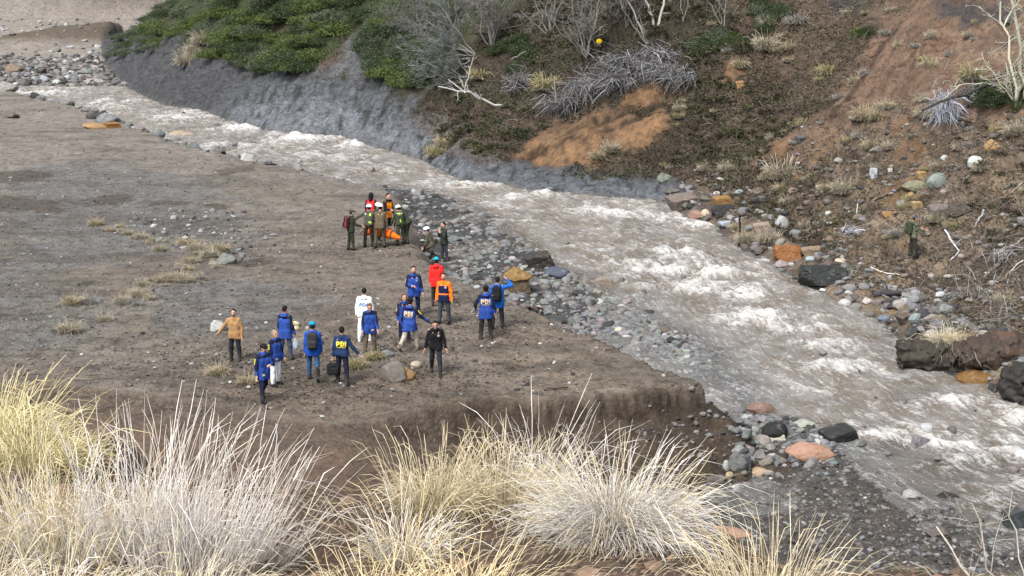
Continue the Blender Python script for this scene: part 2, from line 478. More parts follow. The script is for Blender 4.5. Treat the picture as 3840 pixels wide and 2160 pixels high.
def ground_cols():
    X, Y = GX, GY; I = TI
    n1 = fbm(X * .18, Y * .18, octv=4, seed=51); n2 = fbm(X * .7, Y * .7, octv=4, seed=57); n3 = fbm(X * 2.3, Y * 1.6, octv=3, seed=59)
    C = np.zeros(X.shape + (3,)) + np.array([.125, .122, .118])          # riverbed gravel
    peb = np.full(X.shape, 0.8); wet = np.full(X.shape, .45)
    C = setc(C, sstep(.0, .5, n2), (.140, .146, .152))
    C = setc(C, sstep(-1.5, .5, sdist(X, Y, BARS[0])) * (GY > 40), (.070, .070, .071))
    dark = sdist(X, Y, BARS[1])
    C = setc(C, sstep(-1, .5, dark + n2) * sstep(42, 40, Y), (.095, .085, .076))
    up = sstep(-2, 2, sdist(X, Y, BARS[2]))
    C = setc(C, up, (.20, .185, .165))
    # terrace: brown sandy silt with sheets of grey gravel
    mT = sstep(-.25, .15, I['dTn'])
    T = np.zeros_like(C) + np.array([0.146, 0.123, 0.101])
    T = setc(T, sstep(.05, .5, n1), (0.166, 0.143, 0.121))
    T = setc(T, sstep(66, 95, Y + 8 * n1) * .8, (0.190, 0.172, 0.154))
    grey = patch(X, Y, [(0, 640), (330, 600), (640, 640), (900, 760), (860, 960), (560, 950), (300, 1000), (0, 1080)], 1.5, nz=2.5)
    grey = np.maximum(grey, patch(X, Y, [(540, 1090), (760, 1040), (1100, 1060), (1180, 1130), (1000, 1230), (700, 1250), (560, 1180)], 1.0, nz=1.5))
    grey = np.maximum(grey, .8 * patch(X, Y, [(-100, 1090), (330, 1060), (480, 1200), (300, 1330), (-100, 1360)], 1.5, nz=2))
    T = setc(T, grey * (.75 + .25 * n2), (0.150, 0.151, 0.152))
    yel = patch(X, Y, [(2000, 1200), (2300, 1330), (2560, 1420), (2300, 1470), (1900, 1440), (1800, 1330)], 1.2, nz=1.2)
    T = setc(T, yel * .8, (.195, .158, .118))
    dk = patch(X, Y, [(800, 1420), (1200, 1360), (1560, 1340), (1900, 1480), (1250, 1590), (700, 1500)], 1.2, nz=2)
    T = setc(T, dk * .6, (.120, .090, .066))
    fl = fbm(X * .22 + .1 * Y, Y * .75, octv=4, seed=97); f2 = fbm(X * 1.7, Y * 2.6, octv=3, seed=98)
    T = setc(T, .55 * sstep(.12, .38, fl), (.088, .076, .065)); T = setc(T, .5 * sstep(-.15, -.40, fl), (.176, .154, .132))
    T = setc(T, .55 * sstep(.22, .42, f2) * sstep(70, 50, Y), (.074, .058, .044))
    # damp and peaty streaks lying across the flat
    for q in ([(-80, 650), (120, 635), (215, 660), (100, 680), (-80, 690)], [(100, 668), (170, 662), (175, 680), (105, 684)],
              [(335, 745), (470, 725), (520, 745), (440, 770), (340, 770)], [(545, 755), (650, 745), (720, 760), (560, 775)],
              [(-60, 720), (80, 735), (240, 765), (230, 800), (90, 790), (-60, 800)], [(800, 635), (950, 615), (960, 640), (820, 660)],
              [(130, 785), (240, 775), (260, 795), (140, 800)], [(760, 770), (850, 760), (860, 785), (780, 790)],
              [(880, 985), (1000, 965), (1010, 990), (890, 1000)], [(1050, 1010), (1110, 1003), (1110, 1025), (1060, 1030)],
              [(200, 1095), (330, 1050), (410, 1045), (330, 1070), (230, 1110)], [(420, 1290), (470, 1245), (480, 1260), (430, 1310)]):
        T = setc(T, .8 * patch(X, Y, q, .25, nz=.35), (.075, .062, .050))
    for a in ((760, 560, 1030, 700), (300, 540, 640, 610), (60, 610, 500, 560), (640, 520, 250, 520)):   # faint wheel tracks
        p, q = G(a[0], a[1]), G(a[2], a[3])
        if p is None or q is None: continue
        dd, _ = seg_dist(X, Y, [(p.x, p.y), (q.x, q.y)], False)
        T = setc(T, .35 * sstep(.35, .12, np.abs(dd + .2 * n2 - .7)) + .35 * sstep(.35, .12, dd), (.13, .108, .088))
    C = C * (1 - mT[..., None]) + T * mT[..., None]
    peb = lerp(peb, .25 + .35 * grey, mT); wet = lerp(wet, .08, mT)
    # cut face of the terrace: damp brown, its colour darkened further to offset the sunlight
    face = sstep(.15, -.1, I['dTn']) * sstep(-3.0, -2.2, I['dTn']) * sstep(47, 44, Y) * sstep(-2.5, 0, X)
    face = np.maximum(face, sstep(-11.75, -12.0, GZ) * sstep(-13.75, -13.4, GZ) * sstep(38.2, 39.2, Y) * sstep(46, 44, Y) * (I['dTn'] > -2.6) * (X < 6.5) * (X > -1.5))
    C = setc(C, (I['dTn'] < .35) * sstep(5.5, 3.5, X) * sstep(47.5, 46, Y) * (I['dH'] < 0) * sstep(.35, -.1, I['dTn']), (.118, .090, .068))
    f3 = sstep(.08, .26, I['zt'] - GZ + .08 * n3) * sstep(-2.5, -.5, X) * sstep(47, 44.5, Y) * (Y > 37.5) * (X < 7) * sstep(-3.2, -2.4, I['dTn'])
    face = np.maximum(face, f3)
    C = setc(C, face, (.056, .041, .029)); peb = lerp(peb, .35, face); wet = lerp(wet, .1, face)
    # brown soil of the gully on the left
    gsoil = sstep(2.0, -2.5, X) * sstep(44, 39, Y + 1.5 * n2) * sstep(.6, -2.8, I['dTn'] + .8 * n2)
    C = setc(C, gsoil, (0.1148, 0.0782, 0.0561)); peb = lerp(peb, .3, gsoil); wet = lerp(wet, .1, gsoil)
    # upstream flats and the scree beyond
    mU = sstep(-.6, .4, I['dU'])
    C = setc(C, mU, (.245, .215, .185)); peb = lerp(peb, .35, mU)
    C = setc(C, mU * sstep(.1, .6, n1), (.21, .19, .17))
    edge = sstep(-1.6, -.5, I['dU']) * sstep(1.0, .2, I['dU']) * (Y < 190)
    C = setc(C, edge * .9, (.100, .072, .048))
    ridge = np.exp(-((Y - 186 - 0.6 * (X + 52)) / 10) ** 2) * sstep(-66, -56, X) * (I['dH'] < 2)
    C = setc(C, sstep(.25, .7, ridge), (.105, .082, .060))
    scree = (I['dH'] < 0) * sstep(243, 252, Y - .25 * (X + 60))
    C = setc(C, scree, (.20, .19, .17)); C = setc(C, scree * sstep(-78, -62, X + 8 * n2), (.12, .098, .08))
    # ---- far hillside
    mH = sstep(-.15, .2, I['dH'] + .15 * n3)
    d, ac, px, bw = I['d'], I['ac'], I['upx'], I['bw']
    H = np.zeros_like(C) + np.array([0.0660, 0.0475, 0.0343])
    H = setc(H, sstep(-.1, .5, n2), (0.0449, 0.0330, 0.0238))
    H = setc(H, sstep(.1, .6, n1) * .7, (0.0396, 0.0343, 0.0211))
    H = setc(H, sstep(2450, 2750, px) * sstep(-.35, .2, n2 + .3), (0.1275, 0.0952, 0.0697))
    H = setc(H, sstep(3000, 3150, px) * sstep(2.5, 0, d - bw - ac) , (0.1539, 0.1187, 0.0893))
    dst = fbm((X * .8 + Y * .5) * 1.3, (Y * .8 - X * .5) * .34, octv=4, seed=83)
    rs = sstep(2420, 2750, px)
    H = setc(H, rs * .6 * sstep(.10, .34, dst), (.055, .038, .027)); H = setc(H, rs * .85 * sstep(-.02, -.30, dst), (.205, .155, .105)); H = setc(H, rs * .55 * sstep(.05, .35, n2) * sstep(.0, -.3, dst), (.21, .125, .060))
    H = setc(H, rs * .6 * sstep(.10, .40, n3) * sstep(-.2, .2, n1), (.205, .165, .125))
    # reddish landslip scar
    global REDM
    red = REDM = patch(X, Y, [(2900, 560), (3150, 330), (3330, 120), (3400, -40), (3950, -40), (3950, 420), (3500, 440), (3200, 500), (3000, 590)], .8, nz=2.6)
    H = setc(H, red * (.7 + .3 * n2), (0.1410, 0.0886, 0.0607)); H = setc(H, red * sstep(.0, .5, n2), (0.1107, 0.0672, 0.0459))
    H = setc(H, .8 * patch(X, Y, [(2700, -20), (3200, -20), (3250, 60), (3120, 250), (2800, 200)], .8, nz=1.5), (0.0840, 0.0585, 0.0420))
    for q in ([(3500, 10), (3850, 20), (3800, 70), (3600, 110), (3520, 60)], [(3110, -10), (3260, -10), (3240, 50), (3130, 40)]):
        H = setc(H, .85 * patch(X, Y, q, .3, nz=.5), (.035, .033, .036))
    for a in ((3330, 150, 3190, 350), (3420, 205, 3340, 285), (3240, 285, 3130, 410), (3390, 60, 3300, 200), (3180, 360, 3110, 450), (3470, 160, 3420, 260)):
        p, q = G(a[0], a[1]), G(a[2], a[3])
        dd, uu_ = seg_dist(X, Y, [(p.x, p.y), (q.x, q.y)], False)
        H = setc(H, .75 * sstep(.16, .04, dd + .18 * n3 - .04), (.050, .030, .020))
    # dark damp undergrowth soil between the bushes
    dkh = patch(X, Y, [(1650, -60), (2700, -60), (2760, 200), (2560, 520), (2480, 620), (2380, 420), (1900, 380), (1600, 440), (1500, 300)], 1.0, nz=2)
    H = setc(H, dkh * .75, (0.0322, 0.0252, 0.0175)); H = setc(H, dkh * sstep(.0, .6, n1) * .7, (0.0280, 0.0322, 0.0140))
    # orange clay outcrops
    CL = np.zeros(X.shape)
    for q, k in (([(1870, 625), (1960, 560), (2080, 470), (2180, 430), (2300, 420), (2420, 430), (2520, 400), (2500, 480), (2400, 540), (2280, 560), (2200, 620), (2050, 650), (1900, 670)], .95),
                 ([(2330, 350), (2440, 320), (2580, 325), (2520, 380), (2400, 410), (2330, 400)], 1.0),
                 ([(2700, 250), (2760, 230), (2790, 260), (2760, 300), (2710, 295)], 1.0),
                 ([(2975, 655), (3060, 565), (3100, 540), (3115, 550), (3070, 600), (3000, 660)], 1.0),
                 ([(2910, 530), (2960, 520), (2960, 550), (2910, 555)], 1.0),
                 ([(3370, 560), (3450, 520), (3520, 515), (3480, 560), (3380, 600)], .9),
                 ([(3700, 520), (3750, 520), (3750, 570), (3710, 570)], .9),
                 ([(3290, 770), (3420, 650), (3470, 640), (3490, 690), (3400, 780), (3310, 800)], .8),
                 ([(3270, 475), (3420, 440), (3400, 480), (3320, 510)], .6), ([(3290, 900), (3360, 850), (3350, 880)], .5)):
        m_ = k * patch(X, Y, q, .38, nz=.9)
        H = setc(H, m_ * (.62 + .38 * sstep(-.35, .25, n2 + .5 * n1)), (.158, .092, .047)); CL = np.maximum(CL, m_)
    ban = np.abs(fbm(X * .5 + GZ * 1.1, GZ * 2.6, octv=3, seed=81))
    H = setc(H, .8 * sstep(.09, .02, ban) * CL, (.060, .032, .016))
    for line in ([(2225, 452), (2290, 450), (2335, 436)], [(2330, 472), (2410, 444), (2475, 424)], [(2130, 500), (2230, 486), (2300, 490)], [(2010, 560), (2110, 530), (2200, 520)], [(2350, 402), (2440, 398), (2500, 384)], [(1990, 590), (2060, 570)]):
        dd, uu_ = seg_dist(X, Y, [(G(*q).x, G(*q).y) for q in line], False)
        H = setc(H, .9 * sstep(.22, .05, dd + .20 * n3 + .1 * n2), (.030, .018, .010))
    # blue-grey mudstone along the water
    ms = sstep(2640, 2430, px) * sstep(.45, -.1, (d - ac * lerp(1.0, .95, sstep(1500, 1900, px))) + .5 * n2)
    rock = np.zeros_like(C) + np.array([.098, .103, .112])
    rock = setc(rock, sstep(1.2, .2, d / np.maximum(ac, .1) + .6 * n2) * sstep(760, 1000, px), (.150, .164, .186))
    rock = setc(rock, .75 * sstep(.6, .05, d / np.maximum(ac, .1) + .4 * n3) * sstep(700, 900, px) * sstep(1900, 1500, px), (.225, .245, .275))
    rock = setc(rock, sstep(.1, .5, n3), (0.0480, 0.0496, 0.0536))
    rock = setc(rock, sstep(950, 700, px) * .8, (.075, .077, .083))
    rock = setc(rock, sstep(1400, 1560, px) * sstep(1900, 1700, px) * sstep(.35, .7, d / np.maximum(ac, .1)), (.150, .130, .120))
    global CLAY
    CLAY = CL > .45
    H = H * (1 - ms[..., None]) + rock * ms[..., None]
    # the vegetated spur
    spur = sstep(1500, 1300, px) * sstep(ac - .6, ac + .4, d + .6 * n2)
    H = setc(H, spur * .95, (.030, .040, .016)); H = setc(H, spur * .8 * sstep(.15, .45, n2), (.055, .042, .028))
    gm = patch(X, Y, [(1130, 300), (1230, 235), (1320, 150), (1375, 140), (1410, 250), (1350, 310)], .5, nz=1.2)
    H = setc(H, gm, (.135, .138, .146)); H = setc(H, .9 * patch(X, Y, [(1160, 262), (1270, 185), (1300, 225), (1215, 275)], .4, nz=.8), (.070, .046, .034))
    ms = np.maximum(ms, gm * .9)
    global SPUR
    SPUR = spur * (1 - gm) * mH
    C = C * (1 - mH[..., None]) + H * mH[..., None]
    stony = sstep(2480, 2700, px) * sstep(12, 6, d)
    peb = lerp(peb, .12 + .45 * stony, mH); wet = lerp(wet, .05, mH)
    # near slope
    mN = sstep(-.1, .35, I['zn'] - GZ + .25) * (Y < 40)
    N = np.zeros_like(C) + np.array([0.0938, 0.0600, 0.0413]); N = setc(N, sstep(-.1, .5, n3), (0.0638, 0.0413, 0.0285))
    C = C * (1 - mN[..., None]) + N * mN[..., None]; peb = lerp(peb, .15, mN); wet = lerp(wet, .05, mN)
    C = C * (1 + .18 * n3 + .12 * n2)[..., None]
    return np.clip(C, .01, .8), np.clip(peb, 0, 1), wet, mN, mU, np.clip(ms * mH, 0, 1)

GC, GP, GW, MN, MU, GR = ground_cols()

def sheet(name, mask, mat=M_EARTH):
    """the quads of the valley sheet whose centre falls in the mask, as one object"""
    idx = np.arange(GX.size).reshape(GX.shape)
    f = np.stack([idx[:-1, :-1], idx[:-1, 1:], idx[1:, 1:], idx[1:, :-1]], -1)[mask]
    used = np.unique(f)
    rem = np.full(GX.size, -1, np.int64); rem[used] = np.arange(len(used))
    V = np.stack([GX.ravel()[used], GY.ravel()[used], GZ.ravel()[used]], -1)
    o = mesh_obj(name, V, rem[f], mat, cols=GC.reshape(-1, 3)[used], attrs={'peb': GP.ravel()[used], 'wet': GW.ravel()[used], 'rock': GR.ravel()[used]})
    return tag(o, kind='structure')
cen = lambda A: (A[:-1, :-1] + A[1:, 1:] + A[1:, :-1] + A[:-1, 1:]) / 4
cH, cT, cU, cN = cen(TI['dH']), cen(TI['dTn']), cen(TI['dU']), cen(MN)
cY, cX = cen(GY), cen(GX)
mHill = cH > 0
mNear = (~mHill) & (cN > .5)
mMount = (~mHill) & (~mNear) & (cY - .25 * (cX + 60) > 246)
mTer = (~mHill) & (~mNear) & (~mMount) & ((cT > -.1) | (cU > -.3))
mBed = ~(mHill | mNear | mMount | mTer)
tag(sheet('hillside', mHill), label='steep brown and vegetated far bank above the river')
tag(sheet('near_slope', mNear), label='brown soil slope in front carrying the tall dry grass')
tag(sheet('scree_mountain', mMount), label='grey scree slope far upstream')
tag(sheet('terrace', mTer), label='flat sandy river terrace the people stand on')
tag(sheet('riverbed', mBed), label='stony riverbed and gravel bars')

# ------------------------------------------------------------------ the river
CENT = chaikin([on_w(p) for p in [(-700, 250), (-200, 300), (150, 335), (420, 375), (700, 455), (1000, 540), (1350, 600), (1700, 690), (2050, 790), (2400, 900),
                                  (2600, 1020), (2800, 1150), (3050, 1330), (3350, 1480), (3650, 1620), (4000, 1800), (4600, 2000)]], 3)
RAPID = [  # (x, y, half width, half height, strength) of the white water, surveyed
    (150, 345, 160, 22, .7), (420, 385, 150, 30, .6), (700, 430, 160, 26, .7), (930, 475, 110, 22, 1.1), (1130, 510, 150, 24, 1.25), (1320, 540, 70, 20, 1.0),
    (980, 540, 200, 26, .55), (1250, 590, 200, 24, .5), (1500, 640, 200, 20, .45), (1750, 690, 160, 20, .6), (2000, 725, 170, 24, .85), (2250, 770, 200, 22, .7),
    (2330, 800, 130, 24, .95), (2480, 810, 110, 30, .8), (2600, 845, 80, 16, .7), (2250, 870, 200, 25, .35), (2560, 950, 160, 30, 1.0), (2480, 1000, 150, 38, 1.15),
    (2680, 1010, 130, 40, 1.1), (2600, 1070, 180, 40, 1.15), (2790, 1100, 150, 32, .9), (2860, 1180, 170, 36, .95), (2950, 1225, 130, 30, 1.0), (3060, 1300, 180, 40, .6),
    (3160, 1370, 170, 30, .95), (3330, 1400, 120, 30, .8), (3600, 1500, 180, 34, .85), (3780, 1560, 150, 40, 1.0), (3450, 1530, 200, 30, .5), (3330, 1620, 180, 34, .9),
    (3560, 1660, 170, 40, 1.15), (3780, 1700, 150, 44, 1.0), (3380, 1500, 120, 20, .6), (3700, 1800, 120, 40, .6), (3050, 1450, 150, 26, .45), (3200, 1580, 90, 26, .6), (3640, 1730, 170, 40, 1.0), (3800, 1800, 130, 45, .9), (3480, 1690, 120, 30, .7), (3820, 1640, 120, 60, .9)]
wy = axis([(30, 60, .12), (60, 90, .15), (90, 152, .28)])
wx = np.arange(-62, 24, .16)
WX, WY = np.meshgrid(wx, wy)
dH_, dT_ = sdist(WX, WY, HILL), sdist(WX, WY, TERR)
cd, cu = seg_dist(WX, WY, CENT, False)
dW = np.minimum(-dH_, -dT_)
keep = (dH_ < .9) & (dT_ < .7) & (cd < 16) & (near_hill(WX, WY) < z_water(WY) + .5) & ((WX > 5.0) | (WY > 40))
cl = np.array([0] + list(np.cumsum(np.hypot(*np.diff(np.array(CENT), axis=0).T))))
fs = np.interp(cu, np.arange(len(cl)), cl)
# local stream direction, for waves that lie across it
rap = np.zeros(WX.shape)
for (a, b, hw, hh, st) in RAPID:
    p = on_w((a, b)); q = on_w((a, b + hh)); r = on_w((a + hw, b))
    rap = np.maximum(rap, st * np.exp(-((WX - p[0]) / abs(r[0] - p[0])) ** 2 - ((WY - p[1]) / abs(q[1] - p[1])) ** 2))
WZ0 = terrain(WX, WY)
depth = z_water(WY) - WZ0
q1 = fbm(fs * .55, cd * .9 + WX * .5, octv=3, seed=61)
q2 = fbm(WX * 1.25, WY * .95, octv=3, seed=63)
q3 = fbm(WX * 3.3, WY * 2.4, octv=3, seed=67)
amp = sstep(-.05, .35, depth) * (.25 + rap)
WZ = z_water(WY) + amp * (.17 * q1 + .23 * q2 + .10 * q3) + .03 * q3
foam = np.clip(rap, 0, 1.4) * .92 + .60 * q2 + .46 * q3 + .35 * q1 - .17
foam = np.clip(foam, 0, 1.2) * sstep(-.05, .15, depth)
shal = sstep(.42, .05, depth + .12 * q2)
ci = np.clip(cu.astype(int), 0, len(CENT) - 2); CA = np.array(CENT)
tx, ty = (CA[ci + 1] - CA[ci])[..., 0], (CA[ci + 1] - CA[ci])[..., 1]
side_ = np.sign((WX - CA[ci][..., 0]) * ty - (WY - CA[ci][..., 1]) * tx)
marg = np.maximum(sstep(-1.5, 1.5, sdist(WX, WY, SHALLOW)), sstep(1.6, .2, -dT_)) * (WY < 64)
marg = np.maximum(marg, .8 * sstep(-2.5, .5, sdist(WX, WY, BARS[1])) * (WY < 44)) * (1 - .6 * np.clip(rap, 0, 1))
i_ = np.arange(WX.size).reshape(WX.shape)
kc = keep[:-1, :-1] & keep[1:, 1:] & keep[1:, :-1] & keep[:-1, 1:]
dmin = np.maximum.reduce([depth[:-1, :-1], depth[1:, 1:], depth[1:, :-1], depth[:-1, 1:]])
kc &= dmin > -.25
wf = np.stack([i_[:-1, :-1], i_[:-1, 1:], i_[1:, 1:], i_[1:, :-1]], -1)[kc]
used = np.unique(wf); rem = np.full(WX.size, -1); rem[used] = np.arange(len(used))

def mat_water():
    t = NT('muddy_water'); p = t.pos(); foam = t.attr('foam', 'Fac'); shal = t.attr('shal', 'Fac'); marg = t.attr('marg', 'Fac')
    cx = t.n('ShaderNodeCombineXYZ'); t.l(t.math('MULTIPLY', t.attr('fs', 'Fac'), .50), cx.inputs[0]); t.l(t.math('MULTIPLY', t.attr('cd', 'Fac'), 1.7), cx.inputs[1])
    v = cx.outputs[0]
    n1 = t.noise(p, 2.3, 7, .74, .5); n2 = t.noise(v, 2.6, 7, .78, .9); n3 = t.noise(p, .9, 4, .6); n4 = t.noise(p, 9.0, 5, .75, .3)
    ff = t.math('ADD', t.math('MULTIPLY', foam, .95), t.mapr(n1, .25, .75, -.42, .42))
    ff = t.math('ADD', ff, t.mapr(n2, .28, .72, -.80, .80))
    ff = t.math('ADD', ff, t.mapr(n4, .3, .7, -.34, .34))
    fm = t.mapr(ff, .12, 1.25, 0, 1)
    base = t.mix(t.mapr(n2, .35, .65, 0, 1), (.200, .184, .168), (.350, .333, .318))
    base = t.mix(t.mapr(n3, .42, .62, 0, .8), base, (.185, .150, .112))
    base = t.mix(t.math('MULTIPLY', marg, t.mapr(n1, .3, .6, .35, .95)), base, t.mix(t.mapr(n4, .35, .65, 0, 1), (.165, .175, .185), (.31, .33, .345)))
    h = t.math('ADD', t.math('ADD', n1, n2), t.math('MULTIPLY', n4, .5))
    nr = t.bump(h, .9, .16)
    wat = t.bsdf(base, .20, .5, nr)
    tr = t.n('ShaderNodeBsdfTransparent'); tr.inputs[0].default_value = (.80, .80, .78, 1)
    ms = t.n('ShaderNodeMixShader'); t.l(t.math('MULTIPLY', shal, t.mapr(n1, .3, .7, .15, .75)), ms.inputs[0]); t.l(wat, ms.inputs[1]); t.l(tr.outputs[0], ms.inputs[2])
    foamb = t.bsdf(t.mix(t.mapr(n4, .35, .65, 0, 1), (.58, .56, .54), (.78, .78, .78)), .55, .35, t.bump(h, .9, .12))
    m2 = t.n('ShaderNodeMixShader'); t.l(fm, m2.inputs[0]); t.l(ms.outputs[0], m2.inputs[1]); t.l(foamb, m2.inputs[2])
    return t.done(m2.outputs[0])
M_WATER = mat_water()
river = mesh_obj('river', np.stack([WX.ravel()[used], WY.ravel()[used], WZ.ravel()[used]], -1), rem[wf], M_WATER,
                 attrs={'foam': foam.ravel()[used], 'shal': shal.ravel()[used], 'fs': fs.ravel()[used], 'cd': (cd * side_).ravel()[used], 'marg': marg.ravel()[used]})
tag(river, 'muddy grey river with white rapids running past the terrace', kind='structure')
# ------------------------------------------------------------------ smooth solids from distance fields
def surf_nets(f, xs, ys, zs):
    """mesh the zero level of f on a rectilinear grid -> verts, quads"""
    Xg, Yg, Zg = np.meshgrid(xs, ys, zs, indexing='ij')
    F = f(np.stack([Xg.ravel(), Yg.ravel(), Zg.ravel()], -1)).reshape(Xg.shape)
    nx, ny, nz = F.shape
    ins = F < 0
    cnt = np.zeros((nx - 1, ny - 1, nz - 1)); acc = np.zeros((nx - 1, ny - 1, nz - 1, 3))
    crd = (xs, ys, zs)
    crossings = []
    for ax in range(3):
        a = [slice(None)] * 3; b = [slice(None)] * 3
        a[ax] = slice(0, -1); b[ax] = slice(1, None)
        Fa, Fb = F[tuple(a)], F[tuple(b)]
        cr = (Fa < 0) != (Fb < 0)
        t = np.where(cr, Fa / np.where(cr, Fa - Fb, 1), 0)
        P = np.stack([Xg[tuple(a)], Yg[tuple(a)], Zg[tuple(a)]], -1)
        c = crd[ax]; step = np.diff(c)
        sh = [1, 1, 1]; sh[ax] = len(step)
        P = P.copy(); P[..., ax] += t * step.reshape(sh)
        crossings.append(cr)
        o1, o2 = [i for i in range(3) if i != ax]
        for d1 in (0, 1):
            for d2 in (0, 1):
                s = [slice(None)] * 3; s[o1] = slice(d1, F.shape[o1] - 1 + d1); s[o2] = slice(d2, F.shape[o2] - 1 + d2)
                m = cr[tuple(s)]
                cnt += m; acc += P[tuple(s)] * m[..., None]
    act = cnt > 0
    vid = np.full(act.shape, -1); vid[act] = np.arange(act.sum())
    V = acc[act] / cnt[act][:, None]
    Q = []
    for ax in range(3):
        cr = crossings[ax]
        o1, o2 = [(1, 2), (2, 0), (0, 1)][ax]
        I = np.argwhere(cr)
        ok = (I[:, o1] > 0) & (I[:, o2] > 0) & (I[:, o1] < F.shape[o1] - 1) & (I[:, o2] < F.shape[o2] - 1)
        I = I[ok]
        if not len(I): continue
        def g(d1, d2):
            J = I.copy(); J[:, o1] += d1; J[:, o2] += d2
            return vid[J[:, 0], J[:, 1], J[:, 2]]
        q = np.stack([g(-1, -1), g(0, -1), g(0, 0), g(-1, 0)], -1)
        fl = ~ins[I[:, 0], I[:, 1], I[:, 2]]
        q[fl] = q[fl][:, ::-1]
        Q.append(q)
    return V, np.concatenate(Q)

def cap(p, a, b, ra, rb):
    a = np.asarray(a, float); b = np.asarray(b, float)
    ab = b - a; t = np.clip(((p - a) @ ab) / (ab @ ab + 1e-9), 0, 1)
    d = p - a - t[:, None] * ab
    return np.sqrt((d * d).sum(1)) - (ra + (rb - ra) * t)
def ell(p, c, R, rad):
    q = (p - c) @ R
    rad = np.asarray(rad)
    k0 = np.sqrt(((q / rad) ** 2).sum(1)); k1 = np.sqrt(((q / rad ** 2) ** 2).sum(1)) + 1e-9
    return k0 * (k0 - 1) / k1
def rbox(p, c, R, half, r):
    q = np.abs((p - c) @ R) - (np.asarray(half) - r)
    return np.sqrt((np.maximum(q, 0) ** 2).sum(1)) + np.minimum(q.max(1), 0) - r
def smin(a, b, k):
    h = np.clip(0.5 + 0.5 * (b - a) / k, 0, 1)
    return b + (a - b) * h - k * h * (1 - h)
def fold(p, amp, s=1.0, seed=0.0):
    x, y, z = p[:, 0] * s, p[:, 1] * s, p[:, 2] * s
    return amp * (np.sin(31 * z + 9 * np.sin(13 * x + seed) + 5 * np.sin(11 * y)) * .5 + np.sin(47 * x + 17 * z + 6 * np.sin(19 * y + seed)) * .3 + np.sin(53 * y - 23 * z + seed) * .2)
def grid_axis(lo, hi, st, fine=()):
    v = list(np.arange(lo, hi + st, st))
    for a, b, s in fine:
        v = [q for q in v if q < a - s * .5 or q > b + s * .5] + list(np.arange(a, b + s * .5, s))
    return np.array(sorted(v))
def unit(v):
    v = np.asarray(v, float); return v / (np.linalg.norm(v) + 1e-12)

M_CLOTH = mat_vcol('cloth', .88, .15, .30, 11, .5, .02)
M_SKIN = mat_vcol('skin', .6, .35, .06, 40, .1, .003)
M_GLOSS = mat_vcol('hard_shell', .35, .5, .04, 30, 0)
M_PRINT = mat_vcol('print', .7, .3, .05, 30, 0)

# ---- a hand once for each grip: palm, four unequal fingers bent at the knuckles, a thumb off the side
def hand_mesh(curl, spread=0.06):
    prims = []
    def f(p):
        d = rbox(p, np.array([0, 0, -.055]), np.eye(3), (.042, .015, .05), .014)
        d = smin(d, cap(p, (0, 0, .03), (0, 0, -.02), .028, .030), .02)
        for i, (x, L) in enumerate(((.031, .074), (.0105, .082), (-.0105, .076), (-.031, .060))):
            a = np.array([x, 0, -.098]); sp = spread * (1.5 - i)
            c1 = curl * .8; c2 = curl * 1.7
            d1 = np.array([sp, -math.sin(c1), -math.cos(c1)]); d2 = np.array([sp * .6, -math.sin(c2), -math.cos(c2)])
            b = a + d1 * L * .52; c = b + d2 * L * .48
            d = smin(d, np.minimum(cap(p, a, b, .0098, .009), cap(p, b, c, .009, .0075)), .006)
        a = np.array([.034, -.004, -.035]); b = a + np.array([.035, -.012 - .02 * curl, -.030]); c = b + np.array([.010, -.010 - .02 * curl, -.032])
        d = smin(d, np.minimum(cap(p, a, b, .014, .0115), cap(p, b, c, .0112, .009)), .010)
        return d
    xs = np.arange(-.065, .105, .0082); ys = np.arange(-.125, .05, .0082); zs = np.arange(-.2, .065, .0082)
    return surf_nets(f, xs, ys, zs)
HANDS = {'relax': hand_mesh(.38), 'grip': hand_mesh(1.0, .02), 'open': hand_mesh(.1, .12)}

LETTERS = {'P': ["111110", "111111", "110011", "110011", "111111", "111110", "110000", "110000", "110000"],
           'D': ["111100", "111110", "110011", "110011", "110011", "110011", "110011", "111110", "111100"],
           'I': ["11", "11", "11", "11", "11", "11", "11", "11", "11"]}
def word_bitmap(w):
    rows = [''] * 9
    for i, c in enumerate(w):
        for r in range(9): rows[r] += ('0' if i else '') + LETTERS[c][r]
    return np.array([[int(v) for v in r] for r in rows])
PDI = word_bitmap('PDI')

def decal(name, sdf, cen, right, up, inward, bm, w, h, col, parent, shear=0.0, off=.013):
    """flat print laid on a garment: each set cell of the bitmap becomes a small quad on the cloth"""
    R, C = bm.shape
    V = []; F = []; vid = {}
    cen = np.asarray(cen)
    for r in range(R):
        for c in range(C):
            if not bm[r, c]: continue
            q = []
            for dr, dc in ((1, 0), (1, 1), (0, 1), (0, 0)):
                k = (r + dr, c + dc)
                if k not in vid:
                    yy = .5 - k[0] / R; xx = k[1] / C - .5 + shear * yy
                    vid[k] = len(V); V.append(cen + right * xx * w + up * yy * h - inward * .35)
                q.append(vid[k])
            F.append(tuple(q))
    V = np.array(V)
    t = np.zeros(len(V))
    for _ in range(14):
        t = t + np.clip(sdf(V + inward * t[:, None]) - off, -.05, .08)
    V = V + inward * t[:, None]
    return mesh_obj(name, V, F, M_PRINT, parent, cols=np.tile(col, (len(V), 1)))

